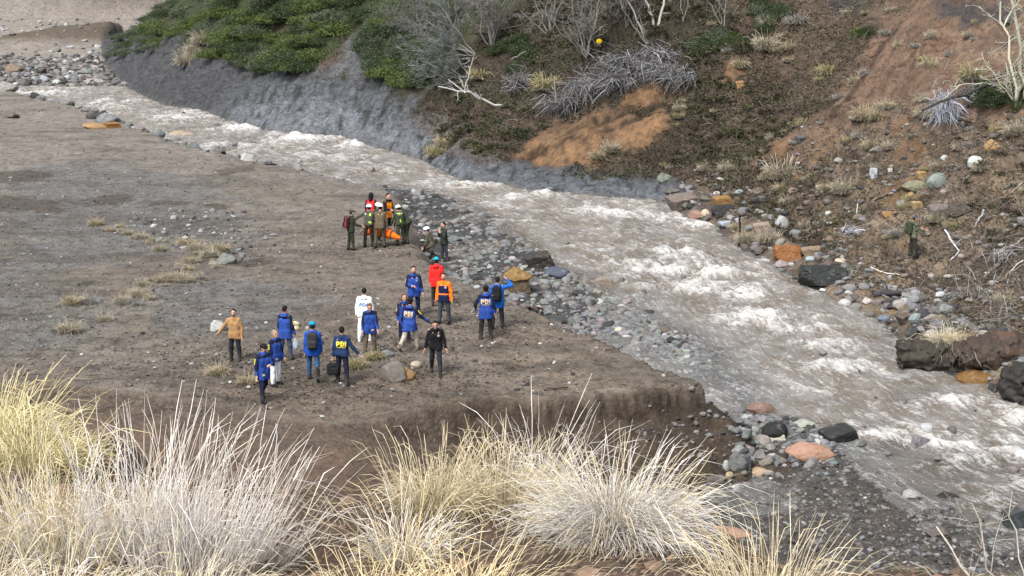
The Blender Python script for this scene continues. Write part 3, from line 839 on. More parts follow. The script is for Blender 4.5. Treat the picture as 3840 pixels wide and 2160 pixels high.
BLUE = (.022, .058, .255); NAVY = (.010, .014, .045); ROYAL = (.014, .070, .34); DKBLUE = (.014, .030, .085); OLIVE = (.050, .052, .034)
DOLIVE = (.026, .030, .022); BROLIVE = (.095, .078, .052); BLACK = (.010, .010, .012); WHITE = (.78, .80, .84); RED = (.62, .022, .020)
ORANGE = (.85, .17, .012); TAN = (.30, .175, .080); JEANS = (.045, .060, .095); BEIGE = (.36, .33, .27); BROWNT = (.105, .080, .062)
YELLOW = (.80, .68, .05); GOLD = (.62, .46, .22); SKIN = (.46, .27, .20); HAIRD = (.012, .010, .009); HAIRB = (.12, .050, .022); HAIRL = (.25, .19, .12)
LIME = (.42, .75, .06); TEAL = (.01, .36, .50); GREYW = (.55, .56, .55)

def person(label, feet, hpx, heading, lean=0, arms=None, legs=((0, 2), (0, 2)), top=BLUE, topfn=None, hem=.16, pants=JEANS, boots=(.035, .026, .020), boot_h=.12,
           head='hair', headcol=HAIRD, hyaw=0, hpitch=0, hood=None, prints=(), patch=None, scale=None, collar=None, hands=('relax', 'relax'), glove=None,
           pantsfn=None, beard=False, slim=1.0, group=None, bulk=1.0, longhair=False, stripe=False, twist=0, tmin=24.0, helmet_tilt=0):
    g = G(feet[0], feet[1], tmin)
    if scale is None:
        scale = float(np.clip(px_size(hpx, g) / 1.80, .90, 1.08))
    lr = math.radians(lean)
    u = np.array([0, math.sin(lr), math.cos(lr)]); fw = np.array([0, math.cos(lr), -math.sin(lr)]); r = np.array([1.0, 0, 0])
    P = np.array([0, 0, .95])
    hip = [P + r * .085, P - r * .085]
    knee, ank, sh, toe = [], [], [], []
    for i in (0, 1):
        a, k = legs[i][0], legs[i][1]; ab = legs[i][2] if len(legs[i]) > 2 else 4
        a = math.radians(a); k = math.radians(k); ab = math.radians(ab) * (1 if i == 0 else -1)
        td = unit([math.sin(ab), math.sin(a), -math.cos(a)]); sd = unit([math.sin(ab) * .6, math.sin(a - k), -math.cos(a - k)])
        knee.append(hip[i] + td * .42); ank.append(knee[i] + sd * .41)
        fp = max(-.9, min(.5, (a - k) * .9)) if (a - k) < -.35 else 0
        toe.append(np.array([.03 * (1 if i == 0 else -1), math.cos(fp), math.sin(fp)]))
    low = min(min(ank[i][2] - .085, ank[i][2] - .085 + .15 * min(0, toe[i][2])) for i in (0, 1))
    dz = np.array([0, 0, -low])
    P = P + dz; hip = [h + dz for h in hip]; knee = [h + dz for h in knee]; ank = [h + dz for h in ank]
    fc = (ank[0] + ank[1]) / 2
    off = np.array([-fc[0], -fc[1], 0])
    P, hip, knee, ank = P + off, [h + off for h in hip], [h + off for h in knee], [h + off for h in ank]
    tw = math.radians(twist); rt = np.array([math.cos(tw), -math.sin(tw) * math.cos(lr), 0]); rt = unit(rt)
    ft = unit(np.cross(u, rt))
    C = P + u * .30; N = P + u * .515
    sho = [P + u * .445 + rt * .168 * slim, P + u * .445 - rt * .168 * slim]
    arms = arms or (((.16, .02, -1), (.06, .22, -1)), ((-.16, .02, -1), (-.06, .22, -1)))
    elb, wri, fad = [], [], []
    for i in (0, 1):
        def W(v): return unit(v[0] * rt + v[1] * fw + v[2] * u) if lean < 25 else unit(v[0] * rt + v[1] * np.array([0, 1, 0]) + v[2] * np.array([0, 0, 1]))
        ud, fd = W(arms[i][0]), W(arms[i][1])
        elb.append(sho[i] + ud * .29); wri.append(elb[i] + fd * .245); fad.append(fd)
    hl = lr * .45 + math.radians(hpitch)
    hy = math.radians(hyaw) + tw
    hup = np.array([0, math.sin(hl), math.cos(hl)])
    hf = np.array([math.sin(hy) * math.cos(hl), math.cos(hy) * math.cos(hl), -math.sin(hl)]); hf = unit(hf - hup * (hf @ hup)); hr = np.cross(hf, hup)
    HC = N + hup * .145 + hf * .018
    HR = np.stack([hr, hf, hup], 1)

    def f_body(p):
        d = cap(p, P + r * .06, C + rt * .08 * slim, .10, .105); d = smin(d, cap(p, P - r * .06, C - rt * .08 * slim, .10, .105), .06)
        d = smin(d, cap(p, sho[0], sho[1], .06, .06), .08)
        d = smin(d, cap(p, N - u * .05, HC, .058, .052), .04)
        for i in (0, 1):
            d = smin(d, cap(p, hip[i], knee[i], .075, .052), .04); d = smin(d, cap(p, knee[i], ank[i], .052, .038), .03)
            d = smin(d, cap(p, sho[i], elb[i], .048, .038), .03); d = smin(d, cap(p, elb[i], wri[i], .038, .026), .02)
        h = ell(p, HC + hup * .012, HR, (.074, .094, .112))
        h = smin(h, cap(p, HC - hup * .055 + hf * .035, HC - hup * .085 + hf * .062, .048, .030), .03)        # jaw and chin
        h = smin(h, cap(p, HC + hf * .088 + hup * .012, HC + hf * .112 - hup * .022, .008, .014), .016)       # nose
        for s in (-1, 1):
            h = smin(h, ell(p, HC + hr * s * .078 - hf * .008 - hup * .005, HR, (.012, .022, .032)), .008)    # ears
            e = HC + hr * s * .032 + hf * .094 + hup * .012
            h = np.maximum(h, -(np.sqrt(((p - e) ** 2).sum(1)) - .015) * .7)                                  # eye sockets
        return smin(d, h, .03)

    def f_top(p):
        b = bulk
        d = cap(p, P - u * .02 + r * .060, C + rt * .082 * slim, .108 * b, .118 * b); d = smin(d, cap(p, P - u * .02 - r * .060, C - rt * .082 * slim, .108 * b, .118 * b), .07)
        d = smin(d, cap(p, P - u * (hem + .05) + r * .066, P + r * .058, .120 * b, .110 * b), .05); d = smin(d, cap(p, P - u * (hem + .05) - r * .066, P - r * .058, .120 * b, .110 * b), .05)
        for i in (0, 1):
            d = smin(d, cap(p, N - u * .035, sho[i] - u * .015, .066, .062 * b), .06)
        for i in (0, 1): d = smin(d, cap(p, hip[i], hip[i] + (knee[i] - hip[i]) * .55, .122 * b, .112 * b), .05)
        hemw = hem + .012 * np.sin(9 * p[:, 0] + heading) + .010 * np.sin(17 * p[:, 1] + 2)
        d = np.maximum(d, (P - p) @ u - hemw)
        for i in (0, 1):
            d = smin(d, cap(p, sho[i], elb[i], .063 * b, .054 * b), .035); d = smin(d, cap(p, elb[i], wri[i], .055 * b, .043 * b), .02)
        d = smin(d, cap(p, N - u * .07, N + u * .005 + hf * .012, .072, .066), .03)                             # collar
        if hood is not None:                                                                                   # hood lying on the back
            d = smin(d, cap(p, N - ft * .075 + rt * .05 - u * .03, N - ft * .075 - rt * .05 - u * .03, .055, .055), .04)
        return d + fold(p, .0095, 1.0, heading)

    def f_bot(p):
        d = cap(p, hip[0] + u * .03, hip[1] + u * .03, .112 * bulk, .112 * bulk)
        for i in (0, 1):
            d = smin(d, cap(p, hip[i], knee[i], .092 * bulk, .072 * bulk), .045); d = smin(d, cap(p, knee[i], ank[i] + np.array([0, 0, .03]), .072 * bulk, .062 * bulk), .03)
        return d + fold(p, .009, .9, heading + 1)

    allp = np.array([P, C, N, HC + hup * .15, HC - hf * .12, HC + hf * .14] + hip + knee + ank + sho + elb + wri)
    lo = allp.min(0) - .2; hi = allp.max(0) + .2
    # body with hands
    fx = (HC[0] - .125, HC[0] + .125, .011)
    xs = grid_axis(lo[0], hi[0], .032, [(HC[0] - .11, HC[0] + .11, .011)]); ys = grid_axis(lo[1], hi[1], .032, [(HC[1] - .13, HC[1] + .14, .011)])
    zs = grid_axis(lo[2], hi[2], .032, [(HC[2] - .15, HC[2] + .15, .011)])
    V, Q = surf_nets(f_body, xs, ys, zs)
    rel = (V - HC) @ HR
    cb = np.tile(np.array(SKIN), (len(V), 1)) * (1 + .06 * np.sin(rel[:, :1] * 90))
    front = rel[:, 1] > .04
    def spot(c, rr, col, k=1.0):
        m = (np.sqrt((((rel - np.array(c)) / np.array(rr)) ** 2).sum(1)) < 1) & front
        cb[m] = cb[m] * (1 - k) + np.array(col) * k
    for s in (-1, 1):
        spot((s * .033, .09, .014), (.016, .04, .010), (.05, .03, .025)); spot((s * .033, .09, .036), (.024, .04, .007), np.array(HAIRD) * 2, .8)
        spot((s * .045, .08, -.02), (.02, .04, .018), (.52, .24, .19), .4)
    if beard: spot((0, .07, -.075), (.062, .06, .045), (.05, .035, .028), .8)
    spot((0, .09, -.055), (.026, .05, .008), (.30, .10, .09))
    hv, hq, hc = [V], [Q], [cb]; nb = len(V)
    for i in (0, 1):
        hvv, hqq = HANDS[hands[i]]
        zax = -fad[i]; th = np.array([0, 1, .15]) if abs(fad[i][1]) < .9 else np.array([0, 0, 1.0])
        th = unit(th - zax * (th @ zax)); yv = np.cross(zax, th)
        loc = hvv * np.array([1, 1, 1.0])
        if i == 1: yv = -yv
        Vh = wri[i] + loc[:, :1] * th + loc[:, 1:2] * yv + loc[:, 2:] * zax
        q = hqq + nb
        if i == 0: q = q[:, ::-1]
        if np.cross(th, yv) @ zax > 0 and i == 0: q = q[:, ::-1]
        gc = glove[i] if glove and glove[i] is not None else SKIN
        hv.append(Vh); hq.append(q); hc.append(np.tile(np.array(gc), (len(Vh), 1))); nb += len(Vh)
    body = mesh_obj('person', np.concatenate(hv), np.concatenate(hq), M_SKIN, cols=np.concatenate(hc))
    # garments
    m = (.02, .02, .022)
    V, Q = surf_nets(f_top, grid_axis(lo[0], hi[0], .023), grid_axis(lo[1], hi[1], .023), grid_axis(P[2] - hem * abs(u[2]) - .2 - max(0, .3 * lr), hi[2], .021))
    ctx = dict(P=P, C=C, N=N, u=u, r=rt, f=ft, sho=sho, elb=elb, wri=wri)
    loc = np.stack([(V - P) @ rt, (V - P) @ ft, (V - P) @ u], -1)
    armd = [np.minimum(cap(V, sho[i] + unit(elb[i] - sho[i]) * .06, elb[i], 0, 0), cap(V, elb[i], wri[i], 0, 0)) for i in (0, 1)]
    arm = np.minimum(*armd) < .085
    arm &= (np.abs(loc[:, 0]) > .17 * slim) | (np.minimum(*armd) < .07)
    cols = np.tile(np.array(top), (len(V), 1))
    if topfn: cols = topfn(cols, loc, arm, V, ctx)
    jk = mesh_obj('jacket', V, Q, M_CLOTH, body, cols=cols)
    V, Q = surf_nets(f_bot, grid_axis(lo[0], hi[0], .024), grid_axis(lo[1], hi[1], .024), grid_axis(-.05, P[2] + .2, .024))
    cols = np.tile(np.array(pants), (len(V), 1))
    if pantsfn: cols = pantsfn(cols, V, ctx)
    mud = sstep(.42, .02, V[:, 2])[:, None] * .45
    cols = cols * (1 - mud) + np.array((.10, .075, .055)) * mud
    mesh_obj('trousers', V, Q, M_CLOTH, body, cols=cols)
    for i in (0, 1):
        A = ank[i]; tdir = toe[i]
        def fb(p):
            d = cap(p, A + np.array([0, 0, boot_h - .05]), A, .062 if boot_h > .15 else .055, .052)
            d = smin(d, cap(p, A - tdir * .045 - np.array([0, 0, .042]), A + tdir * .155 - np.array([0, 0, .045]), .046, .043), .03)
            return np.maximum(d, A[2] - .088 - p[:, 2] + (p[:, 1] - A[1]) * tdir[2])
        V, Q = surf_nets(fb, np.arange(A[0] - .12, A[0] + .12, .019), np.arange(A[1] - .22, A[1] + .26, .019), np.arange(A[2] - .28, A[2] + boot_h + .1, .019))
        mesh_obj('boot', V, Q, M_CLOTH, body, cols=np.tile(np.array(boots), (len(V), 1)))
    # headwear
    hx = np.arange(-.2, .2, .014)
    if head in ('hair', 'beanie', 'helmet', 'cap', 'hoodup'):
        def fh(q):
            p = q
            zz = p[:, 2]; yy = p[:, 1]
            if head == 'hair':
                d = ell(p, np.array([0, -.008, .021]), np.eye(3), (.0835, .1025, .1125)) + .004 * np.sin(p[:, 0] * 140) * np.sin(p[:, 1] * 120 + p[:, 2] * 60)
                cut = yy * .95 - (zz - .062) * 1.0 - .028
                d = np.maximum(d, cut * .7)
                if longhair:
                    d = smin(d, cap(p, np.array([0, -.06, .02]), np.array([0, -.085, -.17]), .075, .05), .05)
                    d = smin(d, np.minimum(cap(p, np.array([.072, -.01, .03]), np.array([.07, .0, -.13]), .026, .018), cap(p, np.array([-.072, -.01, .03]), np.array([-.07, .0, -.13]), .026, .018)), .02)
                else: d = np.maximum(d, -zz - .085 + .3 * yy)
            elif head == 'beanie':
                d = ell(p, np.array([0, -.006, .028]), np.eye(3), (.090, .110, .118)); d = np.maximum(d, -(zz - .028 + .25 * yy))
                d = np.minimum(d, np.maximum(np.abs(ell(p, np.array([0, -.006, .028]), np.eye(3), (.094, .114, .122))) - .006, np.abs(zz - .045 + .25 * yy) - .024))
            elif head == 'cap':
                d = ell(p, np.array([0, -.006, .026]), np.eye(3), (.086, .106, .108)); d = np.maximum(d, -(zz - .042))
                d = np.minimum(d, np.maximum(ell(p, np.array([0, .10, .046]), np.eye(3), (.07, .085, .014)), -yy - 0))
            elif head == 'hoodup':
                d = np.maximum(ell(p, np.array([0, -.015, .010]), np.eye(3), (.108, .122, .140)), (yy - .055 + .1 * zz)); d = np.maximum(d, -(ell(p, np.array([0, .05, 0]), np.eye(3), (.085, .11, .115))))
                d = smin(d, cap(p, np.array([0, -.04, -.08]), np.array([0, -.04, -.16]), .085, .10), .04)
            else:
                d = ell(p, np.array([0, -.004, .042]), np.eye(3), (.118, .142, .118)); d = np.maximum(d, -(zz - .030 + .12 * yy))
                d = np.minimum(d, np.maximum(ell(p, np.array([0, -.002, .036]), np.eye(3), (.126, .152, .03)), np.abs(zz - .034 + .12 * yy) - .008))
            return d
        a0 = np.arange(-.175, .2, .013); az = np.arange(-.26 if longhair or head == 'hoodup' else -.16, .2, .013)
        V, Q = surf_nets(fh, a0, a0, az)
        cc = np.tile(np.array(headcol), (len(V), 1))
        if head == 'helmet':
            cc[np.abs(V[:, 2] - .034 + .12 * V[:, 1]) < .010] *= .72
            if stripe: cc[np.abs(V[:, 2] - .085 + .2 * V[:, 1]) < .008] = (.10, .12, .30)
        if head == 'beanie': cc[np.abs(V[:, 2] - .045 + .25 * V[:, 1]) < .02] *= .75
        ht = math.radians(helmet_tilt)
        V = HC + V @ HR.T
        mesh_obj({'hair': 'hair', 'beanie': 'beanie', 'helmet': 'helmet', 'cap': 'cap', 'hoodup': 'hood'}[head], V, Q, M_GLOSS if head == 'helmet' else M_CLOTH, body, cols=cc)
        if head in ('helmet', 'beanie', 'cap') and not longhair:
            def fhh(p):
                d = ell(p, np.array([0, -.014, .0]), np.eye(3), (.082, .096, .085))
                return np.maximum(np.maximum(d, p[:, 1] - .01), p[:, 2] - .06)
            V, Q = surf_nets(fhh, a0, a0, a0)
            mesh_obj('hair', HC + V @ HR.T, Q, M_CLOTH, body, cols=np.tile(np.array(HAIRD), (len(V), 1)))
    for kind, col in prints:
        if kind == 'back':
            decal('lettering', f_top, P + u * .30, rt, u, ft, PDI, .285, .135, col, jk)
            sub = np.ones((2, 22), int); sub[:, ::4] = 0
            decal('lettering', f_top, P + u * .205, rt, u, ft, sub, .25, .030, tuple(np.array(col) * .6), jk)
        elif kind == 'coverall':
            decal('lettering', f_top, P + u * .285 - rt * .01, rt, u, ft, PDI, .25, .115, col, jk, shear=.12)
        elif kind in ('sleeveR', 'sleeveL'):
            i = 0 if kind == 'sleeveR' else 1; s = 1 if i == 0 else -1
            ax = unit(elb[i] - sho[i]); out = rt * s; out = unit(out - ax * (out @ ax)); side = np.cross(ax, out)
            decal('sleeve_lettering', f_top, sho[i] + ax * .155, ax, side * s, -out, PDI, .15, .052, col, jk)
        elif kind in ('pocketR', 'pocketL'):
            s = 1 if kind == 'pocketR' else -1
            bm = np.ones((3, 4), int)
            decal('pocket_patch', f_top, P - u * .07 + rt * s * .075, -rt, u, -ft, bm, .085, .055, col, jk)
        elif kind in ('chestL', 'chestR'):
            s = -1 if kind == 'chestL' else 1
            decal('chest_badge', f_top, P + u * .33 + rt * s * .09, -rt, u, -ft, np.ones((3, 3), int), .06, .06, col, jk)
    S = scale
    body.location = (g.x, g.y, g.z - .015)
    body.rotation_euler = (0, 0, -math.radians(heading))
    body.scale = (S, S, S)
    tag(body, label, 'person', group)
    Mw = Matrix.Translation(body.location) @ Matrix.Rotation(-math.radians(heading), 4, 'Z') @ Matrix.Scale(S, 4)
    info = dict(obj=body, M=Mw, f_top=f_top, HC=HC, hup=hup, hf=hf, heading=heading, S=S, ank=ank, **ctx)
    return info

# ---- clothing colour schemes
def duo(cols, loc, arm, V, c):                      # blue parka with navy yoke and sleeve tops
    navy = np.array(NAVY)
    m = (loc[:, 2] > .40) | (arm & (np.abs(loc[:, 0]) > .19))
    m &= ~((loc[:, 2] > .47) & (np.abs(loc[:, 0]) < .1))
    for i in (0, 1):
        cuff = np.sqrt(((V - c['wri'][i]) ** 2).sum(1)) < .13
        m &= ~cuff
    cols[m] = navy
    return cols
def sar(cols, loc, arm, V, c):                      # orange and navy rescue jacket
    cols[(~arm) & (loc[:, 2] < .375)] = NAVY
    cols[(~arm) & (np.abs(loc[:, 2] - .10) < .022)] = (.75, .16, .03)
    return cols
def harness(extra):
    def fn(cols, loc, arm, V, c):
        back = loc[:, 1] < .02
        for (x, z, w, h, cc) in extra:
            m = back & (np.abs(loc[:, 0] - x) < w) & (np.abs(loc[:, 2] - z) < h) & (~arm)
            cols[m] = cc
        return cols
    return fn
def vestfn(colr, straps=False, lo=-.05, hi=.50):
    def fn(cols, loc, arm, V, c):
        m = (~arm) & (loc[:, 2] > lo) & (loc[:, 2] < hi) & (np.abs(loc[:, 0]) < .16)
        cols[m] = colr
        if straps: cols[(~arm) & (np.abs(loc[:, 2] - .12) < .03) & m] = (.85, .45, .38)
        return cols
    return fn
def camo(cols, loc, arm, V, c):
    n = np.sin(V[:, 0] * 31 + 3 * np.sin(V[:, 2] * 23)) + np.sin(V[:, 2] * 37 + 2 * np.sin(V[:, 1] * 29))
    cols = cols * np.where(n > .5, 1.5, np.where(n < -.5, .55, 1.0))[:, None]
    return cols

def backpack(info, label, col, trim=None, size=(.15, .09, .235), z=.27, grp=None, lean=0):
    P, u, r, f = info['P'], info['u'], info['r'], info['f']
    c = P + u * z - f * (.125 + size[1])
    R = np.stack([r, f, u], 1)
    def fbk(p):
        d = rbox(p, c, R, size, .06)
        d = smin(d, rbox(p, c - f * (size[1] + .005) - u * size[2] * .38, R, (size[0] * .72, .045, size[2] * .42), .035), .02)
        return d + fold(p, .004, 1.2)
    V, Q = surf_nets(fbk, np.arange(c[0] - .34, c[0] + .34, .02), np.arange(c[1] - .34, c[1] + .34, .02), np.arange(c[2] - .38, c[2] + .38, .02))
    cols = np.tile(np.array(col), (len(V), 1))
    if trim is not None:
        l = (V - c) @ R
        cols[(np.abs(np.abs(l[:, 0]) - size[0] * .8) < .018)] = trim
    o = mesh_obj('backpack', V, Q, M_CLOTH, cols=cols)
    for s in (1, -1):
        def fs(p):
            a = P + u * .44 + r * s * .10
            d = np.minimum(cap(p, a - f * .14, a + u * .075, .024, .024), np.minimum(cap(p, a + u * .075, a + f * .11 - u * .02, .024, .024), cap(p, a + f * .11 - u * .02, P + u * .14 + r * s * .145 + f * .09, .022, .018)))
            return d
        V, Q = surf_nets(fs, np.arange(P[0] - .3, P[0] + .3, .018), np.arange(P[1] - .4, P[1] + .5, .018), np.arange(P[2] + .02, P[2] + .7, .018))
        mesh_obj('strap', V, Q, M_CLOTH, o, cols=np.tile(np.array(col) * .9, (len(V), 1)))
    def ft_(p):
        return np.maximum(np.abs(ell(p, c + u * (size[2] + .01), R, (.05, .02, .035))) - .007, -1)
    V, Q = surf_nets(ft_, np.arange(c[0] - .1, c[0] + .1, .014), np.arange(c[1] - .08, c[1] + .08, .014), np.arange(c[2] + size[2] - .06, c[2] + size[2] + .08, .014))
    mesh_obj('grab_loop', V, Q, M_CLOTH, o, cols=np.tile(np.array(col), (len(V), 1)))
    o.matrix_world = info['M']
    return tag(o, label, 'backpack', grp)

# ------------------------------------------------------------------ the people
A_DN = ((.20, .05, -1), (.10, .25, -1))
def mir(a): return ((-a[0][0], a[0][1], a[0][2]), (-a[1][0], a[1][1], a[1][2]))
STAND = ((3, 2, 6), (-3, 3, 6)); STEP = ((18, 12), (-14, 14)); STEP2 = ((-14, 16), (18, 10)); STRIDE = ((24, 16), (-20, 30))
grp_far = None
I_G1 = person('person in dark cap and olive clothes at the left end of the stretcher party', (1316, 938), 163, 62, 4, (((.18, .45, -1), (.0, 1, -.2)), ((-.2, .1, -1), (-.1, .3, -1))), STAND,
       DOLIVE, pants=DOLIVE, head='cap', headcol=(.035, .035, .04), hem=.12, boots=BLACK)
backpack(I_G1, 'black backpack with red trim on the back of the person in a dark cap', (.018, .018, .02), (.28, .02, .025))
I_G2 = person('person in white helmet and olive harness from behind, left arm held out sideways', (1383, 926), 170, 14, 8, (((.35, .55, -.8), (.1, .7, -.7)), ((-.9, .05, -.5), (-.85, .25, -.65))), STAND,
       (.062, .066, .050), harness([(.08, .40, .035, .045, LIME), (.09, .10, .05, .03, LIME), (-.12, .42, .03, .02, GREYW)]), pants=(.022, .022, .020), head='helmet', headcol=WHITE, hem=.02, boots=BLACK)
I_G3 = person('person in white helmet and brown olive overalls, back turned, over the stretcher', (1424, 930), 176, 8, 14, (((.3, .3, -1), (.05, .3, -1)), ((-.3, .3, -1), (-.1, .3, -1))), ((10, 8, 6), (-8, 8, 6)),
       BROLIVE, pants=(.070, .060, .042), head='helmet', headcol=WHITE, hem=.14, boots=BLACK)
I_G4 = person('person in striped white helmet facing the camera behind the stretcher', (1412, 905), 160, 150, 16, (((.2, .5, -1), (.0, .5, -1)), ((-.2, .5, -1), (0, .5, -1))), STAND,
       (.055, .055, .045), pants=DOLIVE, head='helmet', headcol=WHITE, stripe=True, boots=BLACK)
I_G5 = person('person in black hood and red vest at the back of the stretcher party', (1392, 872), 160, 12, 4, None, STAND, (.012, .016, .045), vestfn(RED, lo=.02), pants=NAVY, head='hoodup', headcol=BLACK, boots=BLACK)
I_G6 = person('person with orange vest over black jacket at the back of the stretcher party', (1452, 884), 178, 128, 5, (((.25, .4, -1), (-.1, 1, .1)), ((-.2, .2, -1), (-.1, .4, -1))), STAND, BLACK, vestfn((.85, .24, .012), True, lo=-.16, hi=.44), hem=.24, pants=BLACK, boots=BLACK)
I_G7 = person('person in white helmet and dark green suit at the right stretcher end', (1503, 918), 160, -30, 16, (((.3, .3, -1), (.1, .5, -1)), ((-.35, .4, -.9), (-.3, .5, -.9))), ((8, 6, 9), (-6, 6, 9)),
       (.036, .044, .028), harness([(0, .43, .04, .05, LIME), (.10, .44, .04, .02, GREYW), (-.1, .44, .04, .02, GREYW), (-.02, .12, .02, .06, LIME)]), pants=(.034, .042, .027), head='helmet', headcol=WHITE, hem=.05, boots=BLACK, glove=(None, GREYW))
I_G8 = person('dark haired person in olive jacket bending low at the right of the stretcher party', (1527, 912), 150, -60, 44, (((.2, .3, -1), (.1, .4, -1)), ((-.2, .4, -1), (-.1, .4, -1))), ((20, 14, 8), (-2, 10, 8)),
       (.045, .050, .032), pants=(.03, .034, .025), head='hair', headcol=HAIRD, hem=.1, boots=BLACK, scale=1.0)
I_H1 = person('person in white helmet crouching on the gravel and facing left, pale glove on one hand', (1612, 962), 110, -78, 22, (((.25, .5, -.8), (.1, .7, -.7)), ((-.3, .4, -.9), (-.1, .8, -.6))), ((78, 96, 10), (52, 128, 10)),
       (.085, .078, .055), pants=(.018, .018, .018), head='helmet', headcol=WHITE, hem=.08, boots=BLACK, glove=(GREYW, None), scale=.98)
I_H2 = person('dark haired person in dark jacket with both hands to the chin by the gravel bar', (1668, 980), 160, -118, 3, (((.25, .35, -1), (-.35, .55, .9)), ((-.25, .35, -1), (.35, .55, .9))), STAND, (.030, .033, .028), pants=(.030, .034, .046), head='hair', headcol=HAIRD, boots=BLACK, beard=True, hands=('grip', 'grip'))
I_R = person('person in red jacket and turquoise beanie seen from behind', (1637, 1149), 200, 8, 0, None, ((-8, 10, 5), (8, 4, 5)), RED, pants=(.030, .026, .022), head='beanie', headcol=TEAL, hood=1, boots=(.04, .026, .018), hem=.2)
I_O = person('person in orange and navy rescue jacket facing the camera', (1667, 1212), 206, 196, 0, (((.22, .0, -1), (.1, .15, -1)), ((-.25, -.05, -1), (-.12, .12, -1))), STAND, ORANGE, sar, pants=(.040, .048, .062), head='hair', headcol=HAIRD, hem=.16, boots=BLACK, beard=True, prints=(('chestL', (.55, .25, .35)),))
I_B1 = person('bearded person in blue and navy parka facing the camera, hand at the waist', (1553, 1186), 205, 172, 0, (((.22, .1, -1), (-.55, .7, .05)), ((-.25, 0, -1), (-.12, .2, -1))), STAND, BLUE, duo, pants=NAVY, head='hair', headcol=HAIRD, hem=.22, beard=True, prints=(('sleeveR', YELLOW), ('chestL', (.15, .2, .35))), hood=1)
I_B2 = person('person in black beanie, blue lettered parka and beige trousers striding to the right', (1532, 1318), 222, 22, 4, (((.55, .35, -.8), (.6, .6, -.6)), ((-.2, -.1, -1), (-.15, .15, -1))), ((24, 18, 5), (-20, 26, 5)), BLUE, duo, pants=BEIGE, head='beanie', headcol=(.012, .012, .016), hem=.24, hood=1, prints=(('back', GOLD), ('sleeveR', YELLOW)), boots=(.14, .10, .07), glove=(NAVY, NAVY))
I_B3 = person('brown haired person with glasses in blue parka half hidden behind the striding parka', (1517, 1288), 205, 160, 2, None, STAND, BLUE, duo, pants=NAVY, head='hair', headcol=HAIRB, longhair=True, hem=.22, prints=(('sleeveR', YELLOW),))
I_W = person('person in white hooded coverall lettered in blue, seen from behind', (1368, 1280), 218, 4, 2, (((.24, .1, -1), (.12, .3, -1)), ((-.24, .1, -1), (-.1, .3, -1))), STAND, WHITE, pants=WHITE, head='hair', headcol=HAIRD, hem=.1, hood=1, bulk=1.08, prints=(('coverall', (.10, .22, .45)),), boots=GREYW)
I_B4 = person('brown haired person in blue parka looking down in front of the white coverall', (1388, 1330), 205, 168, 4, (((.2, .1, -1), (.05, .3, -1)), ((-.2, .2, -1), (-.02, .6, -.9))), STAND, BLUE, duo, pants=BROWNT, head='hair', headcol=HAIRB, hpitch=22, hem=.22, prints=(('sleeveR', YELLOW), ('pocketL', GOLD)), slim=.92, scale=.95)
I_BL = person('person in plain black jacket and dark trousers walking towards the camera', (1635, 1402), 228, 178, 5, (((.3, .0, -1), (.22, .12, -1)), ((-.3, .05, -1), (-.2, .25, -1))), ((-14, 18, 4), (16, 8, 4)), BLACK, pants=(.022, .025, .034), head='hair', headcol=HAIRD, hpitch=18, hem=.12, prints=(('chestL', (.35, .35, .36)), ('sleeveL', (.5, .2, .15))), boots=(.03, .025, .022))
I_K1 = person('person in blue lettered parka and black trousers seen from behind, beside the backpack wearer', (1822, 1272), 220, 2, 0, (((.25, -.05, -1), (.12, .15, -1)), ((-.5, .05, -.85), (-.05, .65, -.75))), STAND, BLUE, duo, pants=(.018, .018, .020), head='beanie', headcol=(.012, .012, .014), hood=1, hem=.24, prints=(('back', GOLD), ('sleeveR', (.3, .3, .25))), boots=(.05, .035, .025))
I_K2 = person('person in bright blue jacket and black backpack raising a hand to the forehead', (1866, 1232), 212, 8, 0, (((.75, .2, .15), (-.7, .3, .75)), ((-.3, .3, -.9), (-.15, .2, -1))), STAND, (.012, .10, .42), pants=(.018, .018, .022), head='hair', headcol=HAIRD, hem=.2, boots=BLACK, glove=(None, (.05, .35, .5)))
backpack(I_K2, 'plain black backpack on the person with a raised arm near the gravel bar', (.012, .012, .014))
I_T = person('person in tan jacket and dark jeans facing the camera, one arm held out', (884, 1353), 214, 186, 0, (((.62, .1, -.8), (.6, .25, -.8)), ((-.25, .0, -1), (-.02, .2, -1))), ((-3, 4, 6), (4, 4, 6)), TAN, pants=(.016, .020, .028), head='hair', headcol=HAIRD, hem=.17, collar=1, beard=True, boots=(.04, .028, .022))
I_B5 = person('dark haired person in navy and blue parka seen from behind, plastic bag in hand', (1072, 1352), 172, 22, 0, (((.25, .05, -1), (.12, .25, -1)), ((-.2, .1, -1), (-.1, .3, -1))), STAND, BLUE, duo, pants=JEANS, head='hair', headcol=HAIRD, hood=1, hem=.22, prints=(('sleeveR', YELLOW),), scale=.97)
I_B6 = person('fair haired person in blue parka over white coverall trousers, looking to the right', (1034, 1444), 200, 128, 0, (((.2, .1, -1), (.06, .25, -1)), ((-.2, .1, -1), (-.1, .3, -1))), STAND, BLUE, duo, pants=WHITE, head='hair', headcol=HAIRL, longhair=True, hem=.16, prints=(('sleeveR', YELLOW), ('pocketR', GOLD)), slim=.92, hyaw=10, scale=.93, boots=BLACK, bulk=1.02)
I_B7 = person('person in black beanie and blue parka with one hand on the chest', (984, 1502), 240, 142, 3, (((.22, .05, -1), (.1, .25, -1)), ((-.3, .35, -.9), (.75, .6, .15))), ((14, 8, 4), (-16, 22, 4)), BLUE, duo, pants=(.012, .016, .036), head='beanie', headcol=(.012, .012, .014), hood=1, hem=.24, hyaw=-28, prints=(('sleeveR', YELLOW), ('pocketR', GOLD)), beard=True, boots=BLACK)
def wader(cols, V, c):
    cols[V[:, 2] < .62] = (.035, .085, .20); cols[V[:, 2] > .74] = (.045, .042, .040); return cols
